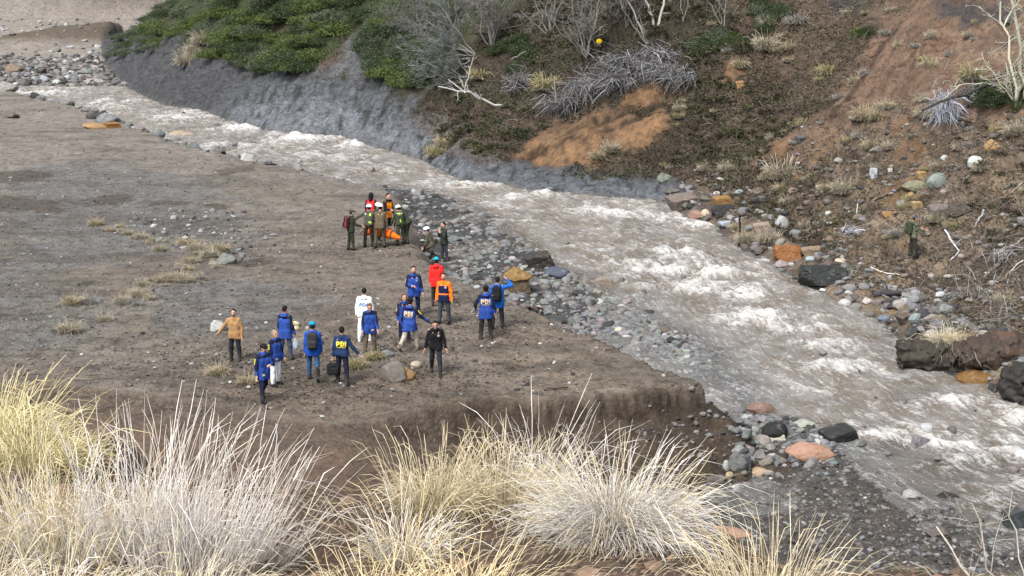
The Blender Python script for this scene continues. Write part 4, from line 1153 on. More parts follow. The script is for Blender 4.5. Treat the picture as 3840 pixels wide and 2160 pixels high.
I_BP = person('person in bright blue jacket, turquoise beanie and rubber boots seen from behind', (1176, 1428), 240, -4, 2, None, STEP2, ROYAL, pants=(.04, .07, .14), pantsfn=wader, head='beanie', headcol=(.01, .24, .45), hood=1, hem=.16, boots=(.040, .032, .026), boot_h=.34)
backpack(I_BP, 'charcoal backpack on the person with the turquoise beanie and rubber boots', (.030, .030, .034))
I_PD = person('person in navy jacket with yellow letters across the back carrying a black bag', (1284, 1442), 238, 6, 2, (((.45, .1, -.9), (.6, .25, -.75)), ((-.22, .0, -1), (-.1, .12, -1))), ((-8, 8, 6), (9, 6, 6)), DKBLUE, pants=(.012, .014, .030), head='hair', headcol=HAIRD, hem=.06, prints=(('back', YELLOW), ('sleeveR', YELLOW)), hands=('relax', 'grip'), boots=(.05, .04, .034))
I_S = person('soldier in camouflage and grey cap with a rucksack on the far bank, facing right', (3420, 962), 166, 82, 3, (((.25, .4, -.9), (-.1, 1, .15)), ((-.25, .4, -.9), (.1, 1, .1))), STAND, (.075, .085, .058), camo, pants=(.030, .030, .024), head='cap', headcol=(.05, .065, .09), hem=.12, boots=BLACK)
backpack(I_S, 'green camouflage rucksack on the back of the soldier on the far bank', (.040, .055, .030), (.02, .025, .016), size=(.17, .11, .25))

# ---- things that are carried
def blob_obj(name, f, lo, hi, st, mat, col, parent=None, colfn=None):
    V, Q = surf_nets(f, np.arange(lo[0], hi[0], st), np.arange(lo[1], hi[1], st), np.arange(lo[2], hi[2], st))
    c = np.tile(np.array(col), (len(V), 1))
    if colfn: c = colfn(V, c)
    return mesh_obj(name, V, Q, mat, parent, cols=c)
# orange rescue bag on its carrying frame
def f_str(p):
    d = cap(p, (-.72, 0, 0), (.35, 0, .05), .155, .19); d = smin(d, cap(p, (.35, 0, .05), (.86, 0, -.06), .19, .09), .08)
    return d + fold(p, .012, .7)
def c_str(V, c):
    for x in (-.5, .02, .5): c[np.abs(V[:, 0] - x) < .03] = (.10, .05, .03)
    return c
strt = blob_obj('rescue_stretcher', f_str, (-1.0, -.3, -.3), (1.05, .3, .35), .028, M_CLOTH, (.85, .135, .008), colfn=c_str)
for s in (1, -1):
    blob_obj('carrying_pole', lambda p: cap(p, (-1.0, s * .22, -.05), (1.0, s * .22, -.05), .016, .016), (-1.05, s * .22 - .06, -.12), (1.05, s * .22 + .06, .04), .014, M_CLOTH, (.16, .05, .02), strt)
for x in (-.5, .02, .5):
    blob_obj('tie_strap', lambda p: np.maximum(np.abs(f_str(p) - .006) - .008, np.abs(p[:, 0] - x) - .028), (x - .08, -.32, -.32), (x + .08, .32, .36), .02, M_CLOTH, (.05, .04, .035), strt)
gp = G(1440, 922)
strt.scale = (.86, .9, .9); strt.location = (gp.x - .06, gp.y - .05, gp.z + .50); strt.rotation_euler = (0, math.radians(5), math.radians(-20))
tag(strt, 'orange wrapped rescue stretcher carried low by the group in helmets', 'stretcher')
# black bag of the navy jacket
def hand_pt(info, i): return info['M'] @ Vector(info['wri'][i] + unit(info['wri'][i] - info['elb'][i]) * .10)
hp = hand_pt(I_PD, 1)
bag = blob_obj('tool_bag', lambda p: rbox(p, np.array([0, 0, -.27]), np.eye(3), (.17, .11, .15), .05) + fold(p, .006), (-.25, -.2, -.5), (.25, .2, -.05), .022, M_CLOTH, (.014, .014, .016))
blob_obj('handle', lambda p: np.maximum(np.sqrt((np.sqrt(p[:, 0] ** 2 + (p[:, 2] + .12) ** 2) - .10) ** 2 + p[:, 1] ** 2) - .013, -p[:, 2] - .14), (-.15, -.05, -.18), (.15, .05, .04), .011, M_CLOTH, (.012, .012, .012), bag)
blob_obj('side_pocket', lambda p: rbox(p, np.array([0, -.115, -.30]), np.eye(3), (.11, .03, .09), .025), (-.17, -.18, -.42), (.17, -.05, -.18), .02, M_CLOTH, (.020, .020, .022), bag)
bag.location = hp; bag.rotation_euler = (0, 0, .3)
tag(bag, 'black soft tool bag held in the left hand of the person in yellow letters', 'bag')
hp = hand_pt(I_B5, 0)
pb = blob_obj('plastic_bag', lambda p: smin(ell(p, np.array([0, 0, -.24]), np.eye(3), (.11, .07, .17)), cap(p, (0, 0, -.1), (0, 0, 0), .05, .02), .05) + fold(p, .012, 1.3), (-.2, -.15, -.5), (.2, .15, .08), .022, M_CLOTH, (.30, .36, .42))
blob_obj('knot', lambda p: ell(p, np.array([0, 0, .01]), np.eye(3), (.035, .02, .03)), (-.08, -.06, -.06), (.08, .06, .08), .014, M_GLOSS, (.42, .50, .55), pb)
pb.location = hp; pb.scale = (.8, .8, 1.0); tag(pb, 'pale plastic bag in the hand of the dark haired person in a parka', 'bag')
hp = hand_pt(I_K1, 1)
sh_ = blob_obj('paper_sheet', lambda p: rbox(p, np.array([0, 0, 0]), np.eye(3), (.10, .008, .14), .006) + .004 * np.sin(p[:, 0] * 30), (-.16, -.05, -.2), (.16, .05, .2), .009, M_CLOTH, (.75, .76, .80))
sh_.location = hp; sh_.rotation_euler = (.9, .2, .3); tag(sh_, 'white folded paper held by the person with lettered parka and black trousers', 'paper')
# ------------------------------------------------------------------ stones
def ico(sub):
    t = (1 + 5 ** .5) / 2
    V = [(-1, t, 0), (1, t, 0), (-1, -t, 0), (1, -t, 0), (0, -1, t), (0, 1, t), (0, -1, -t), (0, 1, -t), (t, 0, -1), (t, 0, 1), (-t, 0, -1), (-t, 0, 1)]
    Fc = [(0, 11, 5), (0, 5, 1), (0, 1, 7), (0, 7, 10), (0, 10, 11), (1, 5, 9), (5, 11, 4), (11, 10, 2), (10, 7, 6), (7, 1, 8), (3, 9, 4), (3, 4, 2), (3, 2, 6), (3, 6, 8), (3, 8, 9), (4, 9, 5), (2, 4, 11), (6, 2, 10), (8, 6, 7), (9, 8, 1)]
    V = [np.array(v) / np.linalg.norm(v) for v in V]
    for _ in range(sub):
        mid = {}; F2 = []
        def m(a, b):
            k = (min(a, b), max(a, b))
            if k not in mid:
                mid[k] = len(V); v = V[a] + V[b]; V.append(v / np.linalg.norm(v))
            return mid[k]
        for a, b, c in Fc:
            ab, bc, ca = m(a, b), m(b, c), m(c, a)
            F2 += [(a, ab, ca), (b, bc, ab), (c, ca, bc), (ab, bc, ca)]
        Fc = F2
    return np.array(V), np.array(Fc)
ICO = [ico(i) for i in range(5)]

def rock_shape(seed, sub=2, angular=.6, nz=.10):
    r = np.random.default_rng(seed)
    D, F = ICO[sub]
    Qm, _ = np.linalg.qr(r.normal(size=(3, 3)))
    if angular > .6:                                   # a broken block: six faces, a few knocked-off corners
        Qm, _ = np.linalg.qr(np.eye(3) + .35 * r.normal(size=(3, 3)))
    n = 5
    N = r.normal(size=(n, 3)); N /= np.linalg.norm(N, axis=1)[:, None]
    N = np.concatenate([N, Qm, -Qm]); dd = np.concatenate([r.uniform(.72, .98, n), r.uniform(.58, .80, 6)])
    proj = D @ N.T
    lim = np.where(proj > .05, dd / np.maximum(proj, .05), 9)
    rad = np.minimum(1.05, lim.min(1)) * 1.25
    rad = 1 * (1 - angular) + rad * angular
    rad = rad * (1 + nz * fbm(D[:, 0] * 1.7 + seed, D[:, 1] * 1.7, D[:, 2] * 1.7, octv=3, seed=seed % 97) + .5 * nz * fbm(D[:, 0] * 6, D[:, 1] * 6, D[:, 2] * 6, octv=2, seed=seed % 89))
    return D * rad[:, None], F

def mat_rock():
    t = NT('stone'); p = t.pos(); oi = t.n('ShaderNodeObjectInfo')
    n1 = t.noise(p, 5.0, 6, .7); n2 = t.noise(p, 26, 4, .7)
    f = t.math('ADD', t.mapr(n1, .25, .75, .65, 1.35), t.mapr(n2, .3, .7, -.18, .18))
    c = t.scale(oi.outputs['Color'], f)
    c = t.mix(t.mapr(n1, .56, .68, 0, .35), c, (.30, .28, .26))
    return t.done(t.bsdf(c, .7, .35, t.bump(t.math('ADD', n1, t.math('MULTIPLY', n2, .4)), .7, .06)))
M_ROCK = mat_rock()
M_STONES = mat_vcol('small_stones', .72, .35, .30, 18, .5, .02)
ROCKS = {}
for k, (ang, nz) in enumerate([(.95, .10), (1.0, .08), (.8, .14), (.9, .12), (.45, .12), (.25, .10), (.5, .16), (.62, .12)]):
    V, F = rock_shape(100 + k * 7, 3, ang, nz)
    me = mesh_obj('boulder', V, F, M_ROCK, smooth=True)
    if k < 4 : me.data.polygons.foreach_set('use_smooth', np.zeros(len(F), bool))
    ROCKS[k] = me.data
    bpy.data.objects.remove(me)

def stone(name, mesh, pos, dims, col, rot=(0, 0, 0), label=None, cat='rock', group=None):
    o = bpy.data.objects.new(name, mesh); COL.objects.link(o)
    o.location = pos; o.scale = dims; o.rotation_euler = rot; o.color = (*(np.array(col) * .74), 1)
    return tag(o, label, cat, group)

LIST = [  # left, top, right, bottom in the survey frame, colour, shape, label
    (1968, 937, 2079, 1010, (.040, .036, .032), 1, 'large dark angular boulder on the gravel bar'),
    (2046, 995, 2134, 1045, (.075, .090, .125), 5, 'smooth dark blue boulder right of the large dark angular one'),
    (1900, 1040, 1988, 1108, (.105, .072, .042), 0, 'brown boulder under an ochre stone at the terrace edge'),
    (2043, 915, 2080, 938, (.10, .13, .15), 5, 'small blue grey round stone above the large dark boulder'),
    (2131, 972, 2211, 1006, (.36, .39, .36), 0, 'pale greenish angular rock at the edge of the rapids'),
    (2233, 1035, 2300, 1086, (.27, .22, .175), 1, 'tan blocky rock among cobbles beside the river'),
    (2315, 1024, 2362, 1056, (.27, .235, .21), 4, 'pinkish flat stone at the margin of the white water'),
    (2013, 843, 2052, 863, (.50, .46, .34), 4, 'pale yellow stone at the upper end of the gravel bar'),
    (1681, 881, 1726, 908, (.15, .17, .165), 2, 'grey green rock right of the person with hands at the chin'),
    (2507, 719, 2630, 784, (.185, .150, .130), 1, 'long brown grey boulder at the far waterline'),
    (2676, 729, 2748, 775, (.30, .175, .055), 1, 'ochre boulder with a dark rock below it on the far bank'),
    (2671, 762, 2760, 808, (.028, .028, .030), 0, 'black rock under the ochre boulder on the far bank'),
    (2589, 784, 2656, 825, (.26, .155, .115), 2, 'reddish brown rock at the far waterline'),
    (2632, 784, 2660, 812, (.55, .47, .36), 4, 'cream stone leaning on the reddish rock at the far waterline'),
    (2676, 716, 2702, 735, (.50, .42, .40), 5, 'pale pink stone above the ochre boulder'),
    (2759, 709, 2793, 735, (.26, .33, .32), 4, 'turquoise grey stone on the brown slope above the thin stake'),
    (2912, 808, 2956, 860, (.38, .385, .38), 4, 'upright pale grey stone low on the far slope'),
    (2827, 829, 2899, 872, (.31, .24, .20), 1, 'pinkish boulder left of the upright pale grey stone'),
    (2470, 645, 2520, 684, (.155, .175, .145), 2, 'lichen green boulder at the end of the blue grey bank'),
    (2696, 824, 2754, 850, (.34, .40, .48), 0, 'pale blue slab at the water beside the thin stake'),
    (2906, 910, 3010, 980, (.25, .098, .030), 0, 'rust coloured boulder at the foot of the far slope'),
    (3008, 918, 3100, 966, (.27, .20, .135), 1, 'flat tan slab right of the rust coloured boulder'),
    (3003, 980, 3190, 1072, (.030, .034, .033), 0, 'huge black block on the far shore'),
    (3134, 966, 3174, 992, (.52, .43, .33), 5, 'round cream stone on top of the huge black block'),
    (3022, 958, 3062, 984, (.33, .38, .38), 5, 'round bluish stone at the left top of the huge black block'),
    (2914, 974, 2962, 1005, (.30, .255, .25), 2, 'mauve rock left of the huge black block'),
    (2971, 1064, 3056, 1093, (.36, .35, .31), 4, 'flat pale wedge of rock in the water below the black block'),
    (3075, 1081, 3101, 1095, (.75, .75, .76), 5, 'small white stone at the water below the black block'),
    (2871, 1008, 2900, 1041, (.055, .052, .048), 1, 'dark fin of rock standing in the river'),
    (2998, 1146, 3142, 1198, (.090, .085, .088), 2, 'broad rough dark boulder in the middle of the rapids'),
    (3488, 758, 3578, 836, (.165, .145, .125), 1, 'big grey brown boulder right of the soldier'),
    (3562, 750, 3648, 812, (.070, .058, .045), 2, 'dark ledge of rock behind the big boulder near the soldier'),
    (3350, 1126, 3403, 1156, (.37, .345, .32), 0, 'pale angular rock below the dark driftwood log'),
    (3238, 1114, 3270, 1142, (.50, .47, .44), 2, 'whitish rock at the water left of the driftwood log'),
    (3368, 1173, 3432, 1208, (.115, .085, .068), 1, 'long brown rock at the shore below the soldier'),
    (3414, 1173, 3463, 1214, (.22, .27, .27), 4, 'blue green stone at the shore below the soldier'),
    (3298, 1181, 3342, 1207, (.15, .19, .26), 4, 'small blue stone at the shore below the soldier'),
    (3609, 1383, 3746, 1464, (.185, .098, .028), 4, 'smooth orange brown boulder in the river at the right edge'),
    (3464, 1366, 3562, 1404, (.25, .23, .22), 2, 'grey rock in the river below the dark earth clump'),
    (2812, 1504, 2906, 1562, (.225, .145, .115), 4, 'reddish oblong boulder in the shallows'),
    (2825, 1474, 2892, 1514, (.20, .125, .100), 0, 'brick brown rock behind the reddish oblong boulder'),
    (2862, 1577, 2953, 1655, (.014, .014, .014), 5, 'glossy black boulder on the lower gravel'),
    (2872, 1622, 2950, 1658, (.47, .44, .37), 0, 'cream rock in front of the glossy black boulder'),
    (2829, 1627, 2892, 1687, (.29, .265, .235), 5, 'round grey stone left of the cream rock'),
    (2968, 1656, 3118, 1734, (.40, .235, .165), 4, 'large salmon boulder on the lower gravel'),
    (3090, 1590, 3221, 1684, (.026, .028, .028), 1, 'blocky black boulder at the edge of the rapids'),
    (3054, 1573, 3138, 1604, (.255, .205, .195), 1, 'mauve slab behind the salmon boulder'),
    (2981, 1573, 3054, 1606, (.36, .38, .32), 2, 'pale green stone left of the mauve slab'),
    (2812, 1751, 2886, 1793, (.42, .31, .20), 4, 'tan stone at the foot of the terrace cut'),
    (2845, 1703, 2897, 1750, (.23, .215, .185), 2, 'grey stone above the tan stone at the terrace cut'),
    (2896, 1706, 2950, 1744, (.17, .155, .135), 2, 'olive grey stone next to the salmon boulder'),
    (2740, 1690, 2800, 1770, (.14, .145, .14), 2, 'grey green stone stuck at the corner of the terrace cut'),
    (2786, 1700, 2818, 1760, (.085, .095, .105), 1, 'slate stone at the corner of the terrace cut'),
    (2712, 1725, 2738, 1768, (.42, .46, .45), 4, 'pale oval stone at the corner of the terrace cut'),
    (2722, 1768, 2750, 1795, (.38, .32, .20), 5, 'yellowish stone at the bottom of the terrace cut'),
    (2971, 1404, 3022, 1435, (.20, .165, .145), 2, 'small brown rock in the lower rapids'),
    (3060, 1408, 3112, 1445, (.42, .35, .25), 5, 'tan stone awash in the lower rapids'),
    (2673, 1221, 2727, 1250, (.47, .46, .42), 4, 'pale flat stone in the shallows right of the terrace'),
    (2306, 1226, 2341, 1249, (.58, .54, .42), 5, 'cream stone in the shallows off the terrace lip'),
    (1435, 1349, 1516, 1436, (.205, .180, .160), 7, 'grey boulder with a dark face near the terrace front'),
    (1504, 1373, 1555, 1432, (.30, .185, .085), 2, 'ochre rock leaning on the grey boulder near the terrace front'),
    (1541, 1352, 1579, 1382, (.40, .34, .26), 5, 'pale stone behind the ochre rock near the terrace front'),
    (1425, 1311, 1471, 1342, (.20, .205, .215), 4, 'bluish grey stone behind the striding person'),
    (821, 946, 880, 993, (.21, .225, .205), 2, 'greenish grey boulder beside dry grass on the terrace'),
    (783, 977, 823, 997, (.24, .215, .18), 2, 'small stone left of the greenish grey boulder'),
    (790, 1198, 848, 1246, (.40, .41, .39), 2, 'whitish rock behind the person in the tan jacket'),
    (1062, 1216, 1096, 1238, (.50, .42, .30), 4, 'cream stone left in the small pile on the terrace'),
    (1094, 1204, 1122, 1224, (.56, .49, .36), 4, 'topmost cream stone of the small pile on the terrace'),
    (1092, 1222, 1120, 1242, (.54, .45, .31), 5, 'cream stone under the topmost one of the small pile'),
    (1060, 1238, 1090, 1250, (.45, .36, .24), 5, 'lowest tan stone of the small pile on the terrace'),
    (-10, 300, 56, 344, (.30, .28, .26), 2, 'white topped rock at the upstream end of the water'),
    (8, 413, 64, 446, (.13, .105, .09), 2, 'dark rock with pale top on the upstream sand'),
    (312, 456, 394, 486, (.36, .22, .10), 4, 'flat ochre rock on the near shore upstream'),
    (388, 453, 450, 484, (.28, .135, .045), 1, 'orange brown rock beside the flat ochre rock upstream'),
    (623, 482, 726, 530, (.40, .32, .22), 2, 'cream and ochre boulder at the near shore upstream'),
    (322, 412, 364, 448, (.085, .080, .085), 4, 'dark rock above the flat ochre rock upstream'),
    (366, 420, 436, 462, (.19, .20, .21), 2, 'grey rock above the orange brown rock upstream'),
    (468, 399, 532, 432, (.28, .32, .34), 2, 'pale blue grey boulder in the water upstream'),
    (796, 462, 828, 489, (.11, .09, .085), 1, 'small dark rock in the upper rapids'),
    (918, 529, 963, 555, (.12, .10, .095), 1, 'dark wedge of rock at the near shore of the upper rapids'),
    (314, 288, 383, 316, (.32, .29, .26), 4, 'long pale boulder on the upstream stone bar'),
    (150, 281, 183, 310, (.30, .33, .35), 2, 'bluish boulder on the upstream stone bar'),
    (20, 235, 82, 278, (.20, .15, .10), 2, 'brown boulder below the upstream terrace edge'),
    (3635, 580, 3685, 630, (.55, .58, .55), 5, 'whitish round stone high on the right slope'),
    (3487, 644, 3557, 708, (.22, .25, .235), 4, 'grey green slab on the slope above the soldier'),
    (3398, 670, 3489, 718, (.20, .195, .125), 4, 'long olive boulder on the slope above the soldier'),
    (3262, 628, 3292, 668, (.40, .44, .47), 0, 'pale blue angular stone on the right slope'),
    (2500, 700, 2560, 726, (.10, .095, .09), 2, 'dark rock above the long brown grey boulder'),
    (3700, 520, 3752, 570, (.36, .22, .09), 2, 'orange rock at the right edge of the slope'),
    (2985, 505, 3035, 535, (.11, .115, .115), 1, 'dark slate rock on the slope by the rust coloured clay'),
    (2760, 300, 2795, 330, (.33, .19, .08), 1, 'orange rock under the pale grass tuft on the slope'),
    (3440, 640, 3478, 672, (.36, .235, .10), 1, 'upper ochre block of the outcrop above the soldier'),
    (3400, 720, 3440, 752, (.33, .22, .10), 3, 'middle ochre block of the outcrop above the soldier'),
    (3420, 752, 3462, 785, (.36, .25, .13), 1, 'lower ochre block of the outcrop above the soldier'),
    (3310, 790, 3356, 815, (.34, .20, .09), 0, 'orange block left of the outcrop above the soldier'),
    (3475, 775, 3500, 800, (.33, .25, .15), 3, 'small tan block at the right of the ochre outcrop'),
    (3060, 690, 3090, 712, (.40, .34, .32), 6, 'pinkish stone below the rust coloured clay strip'),
    (3130, 590, 3160, 612, (.34, .34, .32), 6, 'pale grey stone high in the stony slope'),
    (3330, 630, 3350, 646, (.42, .40, .36), 0, 'cream stone right of the pale blue angular stone'),
    (3095, 790, 3120, 812, (.46, .45, .43), 5, 'white stone low on the stony slope'),
    (3100, 880, 3140, 905, (.18, .13, .09), 2, 'earth brown rock low on the stony slope'),
    (2960, 700, 3000, 726, (.20, .15, .11), 2, 'brown rock under the large cream grass clump'),
    (3200, 800, 3240, 830, (.19, .145, .105), 6, 'brown half buried rock left of the bleached wood'),
    (3270, 545, 3320, 575, (.23, .22, .19), 3, 'grey half buried rock high on the stony slope'),
    (2830, 700, 2870, 728, (.16, .12, .09), 2, 'brown rock above the upright pale grey stone'),
    (3770, 1900, 3850, 1990, (.050, .060, .065), 1, 'dark blue angular rock in the lower right shallows'),
    (3610, 1925, 3685, 1965, (.11, .105, .10), 2, 'brown rock left of the dark blue angular rock'),
    (3530, 1845, 3600, 1878, (.020, .019, .018), 2, 'black rock in the lower right shallows'),
    (3630, 1862, 3675, 1884, (.44, .46, .47), 5, 'pale stone right of the black rock in the shallows'),
    (3482, 1990, 3566, 2022, (.13, .11, .10), 1, 'flat brown slab in the lower right gravel'),
    (2620, 1975, 2800, 2035, (.42, .27, .20), 4, 'flat pinkish boulder behind the big pale tussock'),
]
for (x0, y0, x1, y1, col, shp, lab) in LIST:
    g = G((x0 + x1) / 2, y1 - 2)
    if g is None: continue
    w = px_size(x1 - x0, g); h = px_size(y1 - y0, g)
    dpt = .75 * w
    hz = max((h - dpt * .18) * .98, .35 * h)
    r = random.Random(x0 * 7 + y0)
    stone('boulder', ROCKS[shp], (g.x, g.y + dpt * .42, g.z + hz * .36), (w * .56, dpt * .55, hz * .62), col, (r.uniform(-.12, .12), r.uniform(-.12, .12), r.uniform(-.35, .35)), lab)
g = G(1944, 1106)
stone('boulder', ROCKS[2], (g.x + .02, g.y + .32, g.z + .72), (.50, .40, .25), (.27, .165, .055), (0.15, .1, .3), 'ochre capstone sitting on the brown boulder at the terrace edge')
# the dark undercut earth clump with roots on the right shore
g0 = G(3600, 1376)
def clod(label, pos, sx, sy, sz, seed, cols_):
    def f(p):
        d = ell(p, np.array([0, 0, 0]), np.eye(3), (sx, sy, sz))
        d = smin(d, ell(p, np.array([sx * .65, .1, -.05]), np.eye(3), (sx * .6, sy * .8, sz * .85)), .2) - .13
        return d + .20 * fbm(p[:, 0] * 1.7 + seed, p[:, 1] * 1.7, p[:, 2] * 1.7, octv=2, seed=seed) + .20 * fbm(p[:, 0] * 5.5, p[:, 1] * 5.5, p[:, 2] * 5.5, octv=3, seed=seed + 3)
    V, Q = surf_nets(f, np.arange(-sx - .4, sx + .4, .055), np.arange(-sy - .4, sy + .4, .055), np.arange(-sz - .4, sz + .4, .055))
    c = np.tile(np.array(cols_[0]), (len(V), 1)); m = (V[:, 0] > .1) & (fbm(V[:, 0] * 2, V[:, 1] * 2, V[:, 2] * 2, seed=4) > -.05); c[m] = cols_[1]
    o = mesh_obj('earth_clump', V, Q, M_STONES, cols=c); o.location = pos
    return tag(o, label, 'earth clump')
CLUMP = g0
clod('dark undercut clump of earth and roots at the right shore', (g0.x - .05, g0.y + .8, g0.z + .22), px_size(205, g0), .8, .50, 31, ((.030, .025, .019), (.075, .042, .028)))
g0 = G(3745, 1372)
clod('reddish dark earth bank between the clump of roots and the right edge', (g0.x + .1, g0.y + .75, g0.z + .22), px_size(150, g0), .75, .48, 43, ((.040, .028, .021), (.070, .042, .028)))
g0 = G(3850, 1500)
clod('black clump of earth at the right edge below the orange brown boulder', (g0.x + .25, g0.y + .5, g0.z + .3), .75, .7, .6, 57, ((.020, .018, .017), (.035, .028, .022)))

# ---- countless smaller stones, and the larger of them as stones of their own
PXG, PYG = at_px(GX, GY, GZ)
DXG = np.gradient(GX, axis=1); DYG = np.gradient(GY, axis=0)
AREA = np.abs(DXG * DYG)
INFR = (PXG > -150) & (PXG < 3990) & (PYG > -80) & (PYG < 2260)
def sample(mask, n, weight='area', seed=0):
    r = np.random.default_rng(seed)
    idx = np.flatnonzero(mask & INFR)
    if isinstance(weight, str) and weight == 'area': w = AREA.ravel()[idx]
    elif isinstance(weight, str): w = (AREA / np.maximum(GY, 1) ** 2).ravel()[idx]
    else: w = (AREA.ravel() * weight.ravel())[idx]
    if len(idx) == 0 or w.sum() == 0: return np.zeros((0, 3))
    ii = r.choice(idx, size=n, p=w / w.sum())
    x = GX.ravel()[ii] + r.uniform(-.5, .5, n) * DXG.ravel()[ii]; y = GY.ravel()[ii] + r.uniform(-.5, .5, n) * DYG.ravel()[ii]
    return np.stack([x, y, terrain(x, y)], -1)
def pxpoly(pts, cond=True): return inside(PXG, PYG, pts) & cond

PAL = dict(grey=(.19, .19, .19), bluegrey=(.165, .185, .205), green=(.18, .20, .185), pale=(.40, .39, .38), tan=(.28, .235, .18), rust=(.20, .11, .06), dark=(.045, .045, .048), mauve=(.215, .18, .175), brown=(.15, .115, .09), soil=(.150, .112, .080))
PAL = {k: tuple(np.mean(v) + (np.array(v) - np.mean(v)) * .42) for k, v in PAL.items()}
NAMES = dict(grey='grey', bluegrey='blue grey', green='greenish grey', pale='pale', tan='tan', rust='rust brown', dark='dark', mauve='mauve', brown='brown', soil='earth brown')
STV, STF, STC, _nst = [], [], [], [0]
BASE = {s: [rock_shape(300 + k, s, .6 if k % 2 else .9, .16) for k in range(6)] for s in (0, 1)}
ZONE_COUNT = {}
def cobbles(pts, smin_, smax_, pal, zone=None, nbig=0, sink=.28, seed=0, power=2.4, maxratio=1.0):
    """stones lying at pts; the nbig largest of them become objects, the rest goes to the stony mass"""
    r = np.random.default_rng(seed); n = len(pts)
    if n == 0: return
    s = smin_ + (smax_ - smin_) * r.random(n) ** power
    keys = list(pal); pr = np.array([pal[k] for k in keys], float); pr /= pr.sum()
    kk = r.choice(len(keys), n, p=pr)
    show = s / np.maximum(pts[:, 1], 5)
    big = set(np.argsort(-show)[:nbig].tolist())
    for i in range(n):
        c = np.array(PAL[keys[kk[i]]]) * r.uniform(.75, 1.25) * np.array([1, 1, 1]) * (1 + r.uniform(-.06, .06, 3))
        el = r.uniform(.65, 1.0); fl = r.uniform(.45, .8)
        a = r.uniform(0, 6.28)
        if i in big:
            nm = NAMES[keys[kk[i]]]
            o = stone('river_stone', ROCKS[int(r.integers(0, 8))], (pts[i, 0], pts[i, 1], pts[i, 2] + s[i] * fl * (.5 - sink)), (s[i] * .56, s[i] * el * .56, s[i] * fl * .56), np.clip(c, 0, .8),
                      (r.uniform(-.25, .25), r.uniform(-.25, .25), a), nm + ' loose stone ' + zone, 'stone', nm + ' stones ' + zone)
            continue
        V, F = BASE[1 if s[i] / pts[i, 1] > .0034 else 0][int(r.integers(0, 6))]
        ca, sa = math.cos(a), math.sin(a)
        v = V * np.array([s[i] * .55, s[i] * el * .55, s[i] * fl * .55])
        v = np.stack([v[:, 0] * ca - v[:, 1] * sa, v[:, 0] * sa + v[:, 1] * ca, v[:, 2] + .25 * v[:, 0] * r.uniform(-1, 1)], -1)
        STV.append(v + pts[i] + np.array([0, 0, s[i] * fl * (.5 - sink)])); STF.append(F + _nst[0]); _nst[0] += len(V)
        STC.append(np.tile(np.clip(c * .72, 0, .8), (len(V), 1)))
RIV = (TI['dH'] < 0) & (TI['dTn'] < .25) & (MN < .5)
barA = RIV & (sdist(GX, GY, BARS[0]) > -2.2) & (GY > 40)
MIXA = dict(grey=4, bluegrey=3, green=2, pale=1.3, tan=.7, rust=.25, dark=2, mauve=1.6, brown=1.2)
cobbles(sample(barA & (TI['dT'] < -.1), 6800, 'view', 1), .03, .42, MIXA, 'on the gravel bar beside the terrace', 110, seed=11, power=5.0, sink=.40)
cobbles(sample(RIV & ((sdist(GX, GY, SHALLOW) > -.8) | (TI['dT'] > -1.5)) & (GY > 40) & (GY < 60) & (TI['dT'] < 0.1) & (GX > .5) & ((GY > 46) | (GX > 6.0)) & (TI['dT'] < -.1), 3000, 'view', 2), .05, .34, dict(grey=4, bluegrey=4, green=3, pale=1, dark=1, mauve=1, tan=.5), 'in the shallows under the terrace lip', 30, seed=12)
cobbles(sample(RIV & (sdist(GX, GY, BARS[1]) > -1.0) & (GY < 44), 5200, 'view', 3), .03, .17, dict(grey=3, dark=4, brown=4, mauve=2, bluegrey=2, pale=.5, tan=.4), 'on the lower gravel in front', 40, seed=13, power=3.2)
cobbles(sample(RIV & pxpoly([(2760, 1560), (2820, 1480), (3240, 1560), (3240, 1720), (2900, 1800), (2760, 1800)]), 430, 'view', 4), .08, .36, dict(grey=3, bluegrey=4, green=3, pale=1.2, dark=1.5, mauve=1, tan=.6), 'on the gravel by the terrace corner', 26, seed=14)
cobbles(sample(RIV & (sdist(GX, GY, BARS[2]) > -1.5) & (GY > 120) & (GY < 172), 2600, 'view', 5), .12, .75, dict(grey=6, bluegrey=1.5, pale=.8, brown=4, dark=3.5, tan=.7, mauve=2), 'on the upstream stone bar', 36, seed=15, power=2.8)
shoreL = (TI['dTn'] > -1.6) & (TI['dTn'] < .8) & (GY > 84) & (GY < 126) & (TI['dH'] < -2)
cobbles(sample(shoreL, 420, 'view', 6), .12, .75, dict(grey=4, bluegrey=2, pale=1.5, dark=1.5, tan=1, brown=1), 'along the near shore upstream', 26, seed=16)
toe = (np.abs(TI['dH'] - .6) < 1.9) & (TI['upx'] > 2480) & (GY > 46)
cobbles(sample(toe, 1700, 'view', 7), .07, .50, dict(grey=4, bluegrey=1.5, green=1, pale=1.2, tan=1.2, dark=3, mauve=1.5, brown=4, rust=.4), 'along the foot of the far slope', 50, seed=17, power=2.6)
slope = (TI['dH'] > 1.5) & (TI['dH'] < 13) & (TI['upx'] > 2600) & (PYG > 430)
cobbles(sample(slope, 3000, 'view', 8), .035, .36, dict(grey=1.5, pale=1.0, soil=7, brown=3, tan=1.5, dark=.6), 'on the right hand slope', 24, seed=18, power=4.2, sink=.42)
ter = (TI['dTn'] > .3) & (GY > 38) & (GY < 130)
cobbles(sample(ter, 2600, 'view', 9), .03, .16, dict(grey=3, pale=2.2, brown=3, dark=2.5, tan=1, bluegrey=1), 'scattered on the sandy terrace', 0, seed=19, power=2.5)
cobbles(sample(ter & pxpoly([(480, 800), (900, 780), (1050, 900), (960, 1000), (760, 960), (500, 880)]), 260, 'view', 10), .06, .30, dict(grey=3, pale=2, brown=2, dark=1.5, bluegrey=1), 'scattered by the dry grass on the terrace', 10, seed=20)
